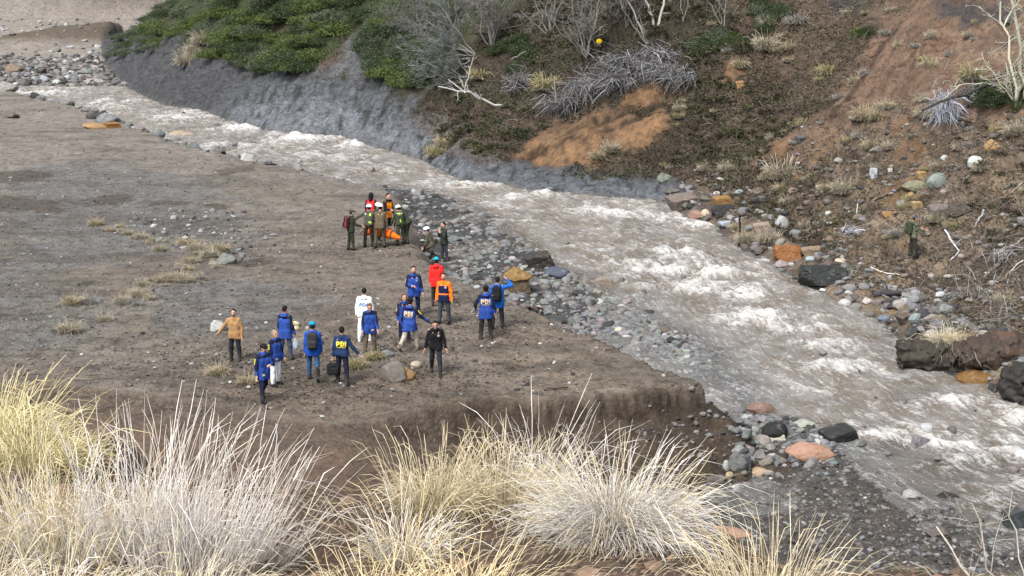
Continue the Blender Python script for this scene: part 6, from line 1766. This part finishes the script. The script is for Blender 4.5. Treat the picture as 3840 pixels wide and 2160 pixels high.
tree('bare_shrub', 'tree', 'leafless shrub with fine twigs spreading far to the left', b, [([(0, 0, -.2), rise(b, x, y, dy)], .05, .02) for x, y, dy in ((1560, 120, -.8), (1540, 190, -1.0), (1530, 245, -1.2), (1580, 60, 0), (1600, 150, -1.4), (1650, 290, -1.2), (1640, 10, .2))], 1002, [(.22, .22, .205), (.18, .19, .18), (.145, .155, .15)], levels=3, kids=(14, 10, 5), rmin=.013, spread=.6, side=(-.25, 0, 0))
b = G(1560, 130)
tree('bare_shrub', 'tree', 'fine twigged grey shrub between the green spur and the many stemmed one', b, [([(0, 0, -.2), rise(b, x, y, dy)], .04, .02) for x, y, dy in ((1440, 20, 0), (1520, -60, .3), (1620, -80, -.3), (1500, 60, -.9), (1660, 30, -.8), (1580, -100, 0))], 1003, [(.17, .165, .16), (.15, .15, .15), (.13, .13, .13)], levels=3, kids=(12, 8, 4), rmin=.014, spread=.8)
b = G(1700, 110)
tree('bare_shrub', 'tree', 'dense dim leafless shrub behind the many stemmed one', b, [([(0, 0, -.2), rise(b, x, y, dy)], .04, .02) for x, y, dy in ((1600, -40, .3), (1660, -100, 0), (1720, -100, .5), (1780, -60, .2), (1640, 60, -.4), (1590, 20, .6))], 1031, [(.15, .145, .14), (.13, .13, .125), (.11, .11, .105)], levels=3, kids=(13, 9, 4), rmin=.013, spread=.8)
b = G(1760, 285)
tree('bare_shrub', 'tree', 'low leafless shrub hanging over the dark bank edge', b, [([(0, 0, -.2), rise(b, x, y, dy)], .035, .016) for x, y, dy in ((1560, 280, -1.0), (1600, 330, -1.1), (1650, 240, -.6), (1580, 230, -.9), (1700, 180, 0), (1660, 330, -.9))], 1032, [(.19, .195, .19), (.15, .16, .155), (.12, .13, .125)], levels=3, kids=(12, 9, 4), rmin=.012, spread=.7, side=(-.2, 0, 0))
b = G(2198, 205)
tree('bare_tree', 'tree', 'fan shaped leafless tree behind the yellow ball', b, [([(0, 0, -.2), rise(b, x, y, dy)], .06, .025) for x, y, dy in ((2036, 48, -.6), (2130, -40, .3), (2180, -90, 0), (2225, -90, .3), (2262, -50, -.3), (2130, 100, -1.0), (2250, 20, -.8))], 1004, GREYB, levels=3, kids=(9, 7, 4), rmin=.012)
b = G(2060, 130)
tree('bare_tree', 'tree', 'dim leafless tree left of the fan shaped one', b, [([(0, 0, -.2), rise(b, x, y, dy)], .05, .025) for x, y, dy in ((1980, -60, .2), (2040, -110, 0), (2090, -90, -.3), (1950, 40, -.6), (2110, -20, .4))], 1041, GREYB, levels=3, kids=(9, 7, 4), rmin=.012)
b = G(2350, 90)
tree('bare_shrub', 'tree', 'twiggy leafless thicket behind the slanting tree', b, [([(0, 0, -.2), rise(b, x, y, dy)], .04, .02) for x, y, dy in ((2290, -60, .2), (2340, -90, 0), (2390, -70, -.3), (2270, 20, -.6), (2420, 0, .4))], 1042, [(.16, .155, .145), (.15, .145, .135), (.13, .125, .12)], levels=3, kids=(11, 8, 4), rmin=.012)
b = G(2432, 160)
tree('bare_tree', 'tree', 'slanting leafless tree right of the yellow ball', b, [([(0, 0, -.2), rise(b, x, y, dy)], .075, .04) for x, y, dy in ((2300, -30, -.3), (2330, -60, .3), (2400, 60, -.5))], 1005, GREYB, levels=3, kids=(5, 4, 3), rmin=.012)
b = G(2452, 92)
tree('bare_tree', 'tree', 'two thick pale trunks in a V at the top middle', b, [([(0, 0, -.2), rise(b, 2415, -40, 0)], .09, .07), ([(0.2, 0, -.2), rise(b, 2505, -50, .2)], .09, .07)], 1006, [(.33, .32, .27)] + GREYB[1:], levels=2, kids=(4, 4), rmin=.014)
b = G(2712, 100)
tree('bare_tree', 'tree', 'thin leafless tree at the top right of the middle', b, [([(0, 0, -.2), rise(b, x, y, 0)], .035, .02) for x, y in ((2690, -40), (2730, -40), (2660, 10), (2770, 20))], 1007, GREYB, levels=3, kids=(5, 4, 3), rmin=.011)
b = G(2560, 80)
tree('bare_tree', 'tree', 'small leafless sapling between the V trunks and the thin tree', b, [([(0, 0, -.2), rise(b, x, y, 0)], .03, .02) for x, y in ((2550, -60), (2590, -40))], 1017, GREYB, levels=2, kids=(6, 4), rmin=.011)
b = G(3812, 395)
tree('lichen_tree', 'tree', 'large pale lichen covered leafless tree at the right edge', b, [([(0, 0, -.2), (.05, 0, 1.2), rise(b, 3838, 225, 0), rise(b, 3786, -40, 0)], .11, .075), ([(0, 0, -.2), rise(b, 3797, 240, -.2), rise(b, 3752, 5, -.2)], .08, .04),
     ([(0, 0, -.2), rise(b, 3772, 235, .2)], .05, .03), ([(0.1, 0, 0), rise(b, 3850, 330, -.3), rise(b, 3900, 120, -.3)], .06, .04), ([(0, 0, .1), rise(b, 3700, 250, -.6)], .04, .02)], 1008, PALEB, levels=3, kids=(9, 6, 4), rmin=.014)
b = G(3745, 330)
tree('dead_branch', 'branch', 'pale dead branch lying level left of the lichen tree', b, [([(0, 0, .15), rise(b, 3640, 316, -.2), rise(b, 3562, 322, -.4)], .05, .025), ([rise(b, 3600, 318, -.3), rise(b, 3530, 380, -.6)], .03, .015)], 1009, PALEB, levels=2, kids=(5, 3), rmin=.011)
b = G(3830, 330)
tree('fallen_trunk', 'log', 'dark fallen trunk slanting down behind the grey root mass', b, [([(0.2, 0, 1.0), rise(b, 3650, 330, -.8), rise(b, 3458, 415, -1.8)], .10, .05)], 1010, [(.05, .046, .042), (.10, .10, .09), (.14, .14, .13)], levels=2, kids=(8, 3), rmin=.011, shrink=.15)
# white dead branch over the bank
b = G(1900, 395)
tree('dead_branch', 'branch', 'white forked dead branch reaching left over the bank', b, [([(0, 0, 0), rise(b, 1800, 375, -.6), rise(b, 1740, 345, -.9), rise(b, 1644, 324, -1.3)], .085, .035), ([rise(b, 1745, 348, -.9), rise(b, 1682, 298, -1.0)], .045, .02), ([rise(b, 1800, 372, -.6), rise(b, 1735, 325, -1.0), rise(b, 1722, 285, -1.0)], .04, .02), ([rise(b, 1740, 345, -.9), rise(b, 1775, 215, -.6)], .035, .02)],
     1011, [(.50, .50, .47), (.42, .42, .40), (.36, .36, .35)], levels=2, kids=(4, 3), rmin=.013, shrink=.3)
def brush(label, base, seed, n, sx, sy, sz, dirn, L, cols, name='dead_brush', rad=.02, cat='brush'):
    """tangle of dead branches, thicker limbs and fine twigs, fallen along dirn"""
    r = np.random.default_rng(seed)
    def fan(n, L, rad, z0):
        o = np.stack([r.normal(0, sx, n), r.normal(0, sy, n), np.abs(r.normal(0, sz, n)) + z0], -1)
        d = np.array(dirn) + r.normal(0, .62, (n, 3)); d /= np.linalg.norm(d, axis=1)[:, None]
        l = L * r.uniform(.4, 1.2, n); t = np.linspace(0, 1, 6)
        bow = r.normal(0, .28, (n, 3)) * l[:, None]; bow[:, 2] -= .25 * l
        P = o[:, None] + d[:, None] * (l[:, None] * t)[:, :, None] + bow[:, None] * (t ** 2)[None, :, None] + r.normal(0, .02, (n, 6, 3)) * l[:, None, None]
        R = rad * r.uniform(.5, 1.3, n)[:, None] * np.linspace(1, .35, 6)[None]
        c = np.array(cols)[r.integers(0, len(cols), n)][:, None] * r.uniform(.65, 1.3, (n, 1, 1)) * np.ones((1, 6, 1))
        return strands(P, R, c)
    V, Q, C = fan(max(6, n // 14), L * 1.3, rad * 2.3, .05); root = mesh_obj(name, V, Q, M_WOOD, cols=C)
    V, Q, C = fan(n, L, rad, 0); mesh_obj('twigs', V, Q, M_WOOD, root, cols=C)
    root.location = base
    return tag(root, label, cat)
BC = [(.25, .245, .255), (.16, .155, .165), (.10, .097, .10), (.045, .042, .042), (.34, .34, .35)]
for (px, py, s, n, lab) in [(2120, 400, 1, 420, 'lowest left part of the grey brush pile over the orange clay'), (2210, 340, 2, 480, 'left middle part of the grey brush pile'), (2310, 320, 3, 480, 'middle of the grey brush pile hanging over the clay'), (2400, 280, 4, 480, 'right middle part of the grey brush pile'),
                            (2500, 290, 5, 420, 'right part of the grey brush pile by the orange clay'), (2480, 225, 6, 380, 'upper right top of the grey brush pile'), (2330, 250, 7, 360, 'upper middle top of the grey brush pile'), (2570, 310, 8, 260, 'thin right end of the grey brush pile')]:
    g = G(px, py); brush(lab, (g.x, g.y, g.z + .15), 1100 + s, n, .55, .4, .28, (-.55, -.65, -.25), 1.0, BC, rad=.017)
g = G(1940, 350); brush('curled grey root plate left of the brush pile', (g.x, g.y, g.z + .3), 1120, 300, .32, .2, .45, (.1, -.2, .25), .75, BC, name='root_plate', rad=.017)
g = G(3540, 455); brush('bleached blue grey root mass on the right slope', (g.x, g.y, g.z + .35), 1121, 320, .26, .2, .5, (.05, -.4, -.6), .8, [(.42, .44, .50), (.34, .36, .42), (.25, .26, .3)], name='root_plate', rad=.018)
g = G(3660, 375); brush('dark grey dead wood under the lichen tree', (g.x, g.y, g.z + .15), 1122, 160, .3, .2, .2, (.7, -.3, 0), .8, [(.14, .145, .155), (.22, .23, .24), (.07, .07, .07)], rad=.03)
g = G(3185, 880); brush('bleached splintered wood on the slope left of the soldier', (g.x, g.y, g.z + .05), 1123, 60, .22, .2, .08, (.8, .1, .35), .6, [(.45, .47, .52), (.36, .37, .40), (.2, .2, .22)], rad=.02)
g = G(3720, 560); brush('dark roots and twigs at the right edge of the slope', (g.x, g.y, g.z + .1), 1124, 110, .8, .8, .15, (-.5, -.5, -.3), .8, [(.20, .17, .15), (.10, .085, .075)], rad=.014)
g = G(3790, 960); brush('grey root fan at the right edge beyond the flat bank', (g.x, g.y, g.z + .1), 1125, 120, .4, .3, .15, (-.4, -.5, -.5), .7, [(.30, .29, .29), (.16, .14, .13), (.4, .39, .39)], rad=.016)
g = G(3660, 1372); brush('pale thin roots at the right part of the earth clump', (g.x, g.y - .1, g.z + .35), 1127, 130, .5, .2, .15, (-.1, -.7, -.3), .45, [(.10, .08, .065), (.24, .22, .2), (.05, .04, .035)], rad=.010, name='root_tangle')
g = G(3480, 1340); brush('dark roots hanging from the earth clump', (g.x, g.y, g.z + .35), 1126, 170, .55, .2, .15, (-.1, -.7, -.5), .45, [(.06, .05, .045), (.22, .20, .18), (.03, .026, .024)], rad=.010, name='root_tangle')
def limb(name, label, cat, pts, r0, r1, col, seed, kids=(3, 2), levels=2, dy=0.0, lift=.08, **kw):
    b = G(*pts[0])
    tr = [(0, 0, lift)]
    for q in pts[1:]:
        gq = G(*q); tr.append((gq.x - b.x, gq.y - b.y, gq.z - b.z + lift))
    return tree(name, cat, label, b, [(tr, r0, r1)], seed, [col, tuple(np.array(col) * .85)], levels=levels, kids=kids, rmin=.010, shrink=.22, **kw)
limb('dead_branch', 'white bent stick standing against the slope right of the soldier', 'branch', [(3540, 865), (3560, 905), (3590, 945), (3600, 950), (3560, 985)], .045, .02, (.52, .54, .58), 1201)
limb('dead_branch', 'pale stick on the slope above the white bent one', 'branch', [(3688, 795), (3670, 830), (3650, 860)], .05, .03, (.46, .47, .50), 1202)
limb('dead_branch', 'long thin pale stick at the right edge of the slope', 'branch', [(3838, 900), (3790, 935), (3768, 968)], .03, .02, (.36, .35, .34), 1203)
limb('dead_branch', 'grey branch at the right edge under the long thin pale stick', 'branch', [(3838, 985), (3800, 1010), (3776, 1060), (3770, 1090)], .035, .02, (.34, .33, .32), 1214)
limb('dead_branch', 'dark branch slanting along the slope at the right edge', 'branch', [(3830, 840), (3760, 900), (3700, 960), (3660, 985)], .05, .03, (.07, .058, .048), 1215, kids=(5, 3))
limb('dead_branch', 'brown branch across the slope high at the right edge', 'branch', [(3835, 690), (3790, 730), (3750, 750)], .04, .025, (.28, .25, .21), 1216)
limb('dead_branch', 'upright pale stick on the slope above the bleached wood', 'branch', [(3212, 815), (3217, 780), (3222, 755)], .03, .02, (.46, .45, .44), 1217, kids=(2, 1))
limb('dead_branch', 'dark thin branch by the ochre outcrop', 'branch', [(3280, 760), (3340, 730), (3385, 712)], .04, .02, (.035, .03, .026), 1218)
limb('dead_branch', 'thin dark twig low at the right edge', 'branch', [(3840, 1000), (3780, 1040), (3745, 1060)], .025, .015, (.22, .19, .17), 1204)
limb('dead_branch', 'pale thin stick lying on the flat bank below the soldier', 'branch', [(3266, 1010), (3320, 1032), (3372, 1038)], .03, .02, (.50, .46, .40), 1205, kids=(1, 1))
limb('dead_branch', 'slender pale stick lying in the stones of the gravel bar', 'branch', [(1922, 930), (1945, 912), (1962, 895)], .025, .015, (.45, .40, .34), 1206, kids=(1, 1))
limb('driftwood_log', 'short dark stick lying on the terrace', 'log', [(2050, 1466), (2090, 1464), (2130, 1462)], .04, .03, (.11, .085, .065), 1207, kids=(1, 1))
limb('dead_branch', 'dark snag sticking out of the lower river', 'branch', [(2880, 1302), (2870, 1290), (2856, 1280)], .05, .03, (.04, .036, .033), 1208, kids=(1, 1), lift=.2)
limb('driftwood_log', 'dark driftwood log lying on the bank below the soldier', 'log', [(3272, 1112), (3330, 1110), (3400, 1106), (3452, 1104)], .14, .07, (.050, .050, .055), 1209, kids=(3, 1))
limb('driftwood_log', 'brown log end at the terrace lip', 'log', [(1985, 1165), (2030, 1166), (2060, 1172)], .06, .04, (.10, .07, .05), 1210, kids=(2, 1))
b = G(1700, 1012)
limb('driftwood_log', 'brown stick on the sand right of the orange rescue jacket', 'log', [(1690, 1103), (1712, 1102), (1716, 1100)], .05, .04, (.11, .085, .07), 1211, kids=(1, 1))
b = G(2030, 1168)
# thin stake at the river and the ball on its stake
g = G(2770, 922)
st = tree('stake', 'stake', 'thin dark stake standing at the far waterline', g, [([(0, 0, -.2), (.02, 0, 1.35)], .06, .05)], 1301, [(.030, .022, .018)], levels=1, kids=(2,), rmin=.008, shrink=.15)
g = G(2246, 205)
sk = tree('marker_stake', 'stake', 'dark stake carrying the yellow ball', g, [([(0, 0, -.2), (.0, -.1, .62)], .03, .025)], 1302, [(.06, .05, .045)], levels=1, kids=(2,), rmin=.008, shrink=.2)
V, F = rock_shape(3, 3, .1, .03)
yb = mesh_obj('marker_ball', V, F, M_CLOTH, cols=np.tile(np.array((.80, .52, .01)), (len(V), 1)))
yb.location = (g.x, g.y - .12, g.z + .62 + .12); yb.scale = (.17, .17, .17); tag(yb, 'bright yellow ball on a stake in front of the leafless tree', 'marker')
# twigs of a leafless shrub in the lower right corner
b = Vector(on_near(3.05, 8.6))
tree('bare_shrub', 'shrub', 'bare pale twigs reaching into the lower right corner', b, [([(0, 0, -.1), (-.30, .2, .45), (-.55, .3, .80)], .010, .004), ([(0, 0, -.1), (-.2, .1, .55), (-.38, .2, .98)], .009, .004), ([(0, 0, -.1), (-.4, .1, .35), (-.75, .1, .66)], .009, .003), ([(0, 0, -.1), (-.1, .1, .6), (-.15, .2, 1.05)], .008, .003)],
     1303, [(.46, .42, .36), (.42, .38, .33)], levels=2, kids=(5, 3), rmin=.0022)

# ------------------------------------------------------------------ ground litter on the far slope: leaves, twigs, moss
def litter(mask, n, size, pal, seed, weight='view', up=.5):
    r = np.random.default_rng(seed)
    p = sample(mask, n, weight, seed)
    a = r.normal(size=(n, 3)); a[:, 2] = np.abs(a[:, 2]) * up; a /= np.linalg.norm(a, axis=1)[:, None]
    b = np.cross(a, r.normal(size=(n, 3))); b /= np.linalg.norm(b, axis=1)[:, None]
    s = size * r.uniform(.5, 1.6, n)[:, None]
    clump = fbm(p[:, 0] * .9, p[:, 1] * .9, octv=3, seed=seed)
    c = .68 * np.array(pal)[np.clip(((clump + .5) * len(pal) + r.normal(0, .8, n)).astype(int), 0, len(pal) - 1)] * r.uniform(.6, 1.4, (n, 1))
    p = p + np.array([0, 0, 1.0]) * (r.random(n) * size * 1.5)[:, None]
    V = np.stack([p - b * s * .35, p + a * s * 1.6, p + b * s * .35], 1).reshape(-1, 3)
    return V, np.arange(n * 3).reshape(n, 3), np.repeat(c, 3, axis=0)
dk = (TI['dH'] > 1.5) & (TI['upx'] > 1450) & ~CLAY
DARKP = [(.035, .026, .018), (.055, .040, .026), (.075, .058, .035), (.060, .066, .026), (.095, .075, .050), (.045, .052, .022)]
V, Q, C = litter(dk, 52000, .085, DARKP, 1401, weight=(1 - sstep(2750, 3350, PXG + 260 * fbm(GX * .35, GY * .35, octv=3, seed=91))) * (1 - .85 * REDM) / np.maximum(GY, 1) ** 2)
tag(mesh_obj('undergrowth', V, Q, M_LEAF, cols=C, smooth=False), 'brown and olive undergrowth and litter on the far slope', kind='stuff')
V, Q, C = litter(dk, 46000, .060, [(.085, .062, .045), (.13, .098, .072), (.10, .078, .052), (.17, .13, .095), (.11, .10, .06)], 1402, weight=sstep(2350, 2900, PXG + 200 * fbm(GX * .35, GY * .35, octv=3, seed=92)) * (1 - .9 * REDM) / np.maximum(GY, 1) ** 2)
tag(mesh_obj('slope_litter', V, Q, M_LEAF, cols=C, smooth=False), 'clods, twigs and dry leaves on the brown right hand slope', kind='stuff')
V, Q, C = litter((TI['dTn'] > .2) & (GY < 126), 16000, .04, [(.06, .048, .038), (.10, .078, .06), (.16, .135, .11), (.22, .19, .16)], 1403, up=.25)
tag(mesh_obj('sand_litter', V, Q, M_LEAF, cols=C, smooth=False), 'small clods and plant scraps strewn over the terrace', kind='stuff')

def stalks(mask_w, n, size, pal, seed, rad):
    r = np.random.default_rng(seed)
    p = sample((TI['dH'] > 1.2) & ~CLAY, n, mask_w, seed)
    d = r.normal(size=(n, 3)); d[:, 2] = np.abs(d[:, 2]) * .8 + .15; d[:, 1] -= .35; d /= np.linalg.norm(d, axis=1)[:, None]
    l = size * r.uniform(.35, 1.4, n); t = np.linspace(0, 1, 3); bow = r.normal(0, .3, (n, 3)) * l[:, None]; bow[:, 2] -= .35 * l
    P = p[:, None] + d[:, None] * (l[:, None] * t)[:, :, None] + bow[:, None] * (t ** 2)[None, :, None]
    clump = fbm(p[:, 0] * .7, p[:, 1] * .7, octv=3, seed=seed)
    c = np.array(pal)[np.clip(((clump + .5) * len(pal) + r.normal(0, 1.0, n)).astype(int), 0, len(pal) - 1)] * r.uniform(.6, 1.35, (n, 1))
    return strands(P, rad * r.uniform(.6, 1.4, n)[:, None] * np.array([1, .75, .4])[None], np.repeat(c[:, None], 3, axis=1))
wv = 1 / np.maximum(GY, 1) ** 2
V, Q, C = stalks(wv * sstep(1450, 1650, TI['upx']) * (1 - .92 * REDM) * (1 - .6 * sstep(2900, 3300, PXG)), 9000, .62, [(.045, .036, .026), (.09, .075, .055), (.06, .06, .03), (.17, .145, .10), (.13, .13, .125), (.24, .21, .15)], 1501, .011)
tag(mesh_obj('dead_stalks', V, Q, M_GRASS, cols=C), 'dead stalks, stems and thin roots tangled over the far slope', kind='stuff')
V, Q, C = stalks(wv * sstep(3350, 3650, PXG) * sstep(520, 640, PYG), 1500, .8, [(.045, .036, .028), (.09, .075, .06), (.16, .15, .14), (.27, .26, .25)], 1502, .012)
tag(mesh_obj('exposed_roots', V, Q, M_WOOD, cols=C), 'exposed roots and dead twigs on the slope at the right edge', kind='stuff')

r_ = np.random.default_rng(1601)
pn = sample((MN > .6) & (GY < 13) & (GY > 5) & (np.abs(GX) < 5), 5200, 'area', 1601)
a_ = r_.uniform(0, 6.28, len(pn)); l_ = r_.uniform(.04, .22, len(pn)); t_ = np.linspace(0, 1, 3)
P_ = pn[:, None] + np.stack([np.cos(a_)[:, None] * l_[:, None] * t_, np.sin(a_)[:, None] * l_[:, None] * t_, .012 + l_[:, None] * r_.uniform(0, .5, len(pn))[:, None] * np.sin(t_ * 2.4)], -1)
c_ = np.array([(.34, .28, .18), (.45, .40, .30), (.16, .12, .08), (.08, .06, .045), (.24, .19, .12)])[r_.integers(0, 5, len(pn))]
V, Q, C = strands(P_, np.tile(np.array([.0024, .002, .001]), (len(pn), 1)), np.repeat(c_[:, None], 3, axis=1))
tag(mesh_obj('straw_litter', V, Q, M_GRASS, cols=C), 'broken straw lying on the brown soil between the front tussocks', kind='stuff')
VV, QQ, CC, nn = [], [], [], 0
for p in sample((MN > .6) & (GY < 14) & (GY > 5) & (np.abs(GX) < 5), 2600, 'area', 1602):
    V, F = BASE[0][int(r_.integers(0, 6))]; s_ = r_.uniform(.006, .03) * (1 + 2.2 * (r_.random() < .05))
    VV.append(V * s_ * np.array([1, 1, .7]) + p); QQ.append(F + nn); nn += len(V); CC.append(np.tile(np.array((.115, .075, .052)) * r_.uniform(.5, 1.7), (len(V), 1)))
tag(mesh_obj('soil_clods', np.concatenate(VV), np.concatenate(QQ), M_STONES, cols=np.concatenate(CC), smooth=False), 'small clods of brown soil on the near slope', kind='stuff')

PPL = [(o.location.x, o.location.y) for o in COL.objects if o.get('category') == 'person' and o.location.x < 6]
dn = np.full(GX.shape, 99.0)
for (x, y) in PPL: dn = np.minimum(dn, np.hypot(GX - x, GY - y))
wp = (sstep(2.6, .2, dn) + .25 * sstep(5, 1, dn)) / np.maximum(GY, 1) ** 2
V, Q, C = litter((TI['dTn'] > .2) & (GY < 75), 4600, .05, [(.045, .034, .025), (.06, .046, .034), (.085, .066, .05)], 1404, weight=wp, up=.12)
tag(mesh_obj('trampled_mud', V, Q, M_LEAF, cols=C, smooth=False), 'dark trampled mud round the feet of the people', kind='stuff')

V, Q, C = litter(SPUR > .4, 60000, .075, [(.030, .045, .016), (.042, .064, .018), (.058, .084, .022), (.046, .062, .030), (.066, .080, .046), (.050, .044, .028)], 1405, weight=SPUR / np.maximum(GY, 1) ** 2, up=.8)
tag(mesh_obj('ground_cover', V, Q, M_LEAF, cols=C, smooth=False), 'low green ground cover between the shrubs on the steep spur', kind='stuff')

# ------------------------------------------------------------------ labels that single each thing out
import re
bpy.context.view_layer.update()
def shows(o):
    p = o.matrix_world.translation
    x, y = at_px(p.x, p.y, p.z); return float(x), float(y)
_cut = re.compile(r' (?:at|on|in|beside|with|right|left|under|above|below|behind|from|near|to|leaning|seen|facing|among|by|over|cut|low|just|stuck|next|awash|breaking|lying|reaching|across|growing|hanging|farthest) ')
def short(l):
    s_ = _cut.split(l)[0].strip()
    return s_ if len(s_.split()) >= 2 else None
marks = []; cnt = {}
for o in COL.objects:
    l = o.get('label')
    if o.parent is None and l and not o.get('group') and o.get('category') in ('rock', 'branch', 'log', 'brush', 'tree', 'stake', 'marker', 'person', 'grass tussock', 'earth clump'):
        s_ = short(l) if o['category'] != 'person' else None
        if o['category'] == 'person':
            for k, v in (('red jacket', 'person in the red jacket'), ('orange and navy', 'person in orange rescue jacket'), ('tan jacket', 'person in the tan jacket'), ('white hooded', 'person in the white coverall'), ('soldier', 'soldier'), ('crouching', 'crouching person'), ('both hands', 'person with hands at the chin'), ('plain black jacket', 'person in the black jacket')):
                if k in l: s_ = v
        if s_ and len(s_.split()) <= 6:
            x, y = shows(o)
            if -30 < x < 3870 and -30 < y < 2190: marks.append((x, y, s_)); cnt[s_] = cnt.get(s_, 0) + 1
marks = [m for m in marks if cnt[m[2]] == 1]
byl = {}
for o in COL.objects:
    if o.parent is None and o.get('group') and o.get('category') in ('stone', 'shrub', 'grass tussock'):
        x, y = shows(o)
        cand = sorted(marks, key=lambda m: (m[0] - x) ** 2 + ((m[1] - y) * 1.6) ** 2)
        mx, my, mn = cand[0]
        dx, dy = x - mx, (y - my) * 1.6
        a = math.degrees(math.atan2(-dy, dx)) % 360
        dr = ('right of', 'up and right of', 'above', 'up and left of', 'left of', 'down and left of', 'below', 'down and right of')[int((a + 22.5) // 45) % 8]
        l = o['label']
        kind_ = {'stone': l.split(' loose stone')[0] + ' stone', 'shrub': _cut.split(l)[0], 'grass tussock': _cut.split(l)[0]}[o['category']]
        byl.setdefault((kind_, dr, mn), []).append((math.hypot(dx, dy), o))
for (kd, dr, mn), lst in byl.items():
    lst.sort(key=lambda q: q[0])
    for i, (_, o) in enumerate(lst):
        if i > 39: continue
        rk = '' if len(lst) == 1 else ('nearest ', 'second nearest ', 'third nearest ', 'fourth nearest ', 'fifth nearest ', 'sixth nearest ', 'seventh nearest ', 'eighth nearest ', 'ninth nearest ', 'tenth nearest ', '11th nearest ', '12th nearest ', '13th nearest ', '14th nearest ', '15th nearest ', '16th nearest ', '17th nearest ', '18th nearest ', '19th nearest ', '20th nearest ')[i] if i < 20 else f'{i + 1}th nearest '.replace('1th', '1st').replace('2th', '2nd').replace('3th', '3rd')
        lab_ = (rk + kd + ' ' + dr + (' the ' if not mn.startswith('the ') else ' ') + mn)
        if len(lab_.split()) <= 16: o['label'] = lab_
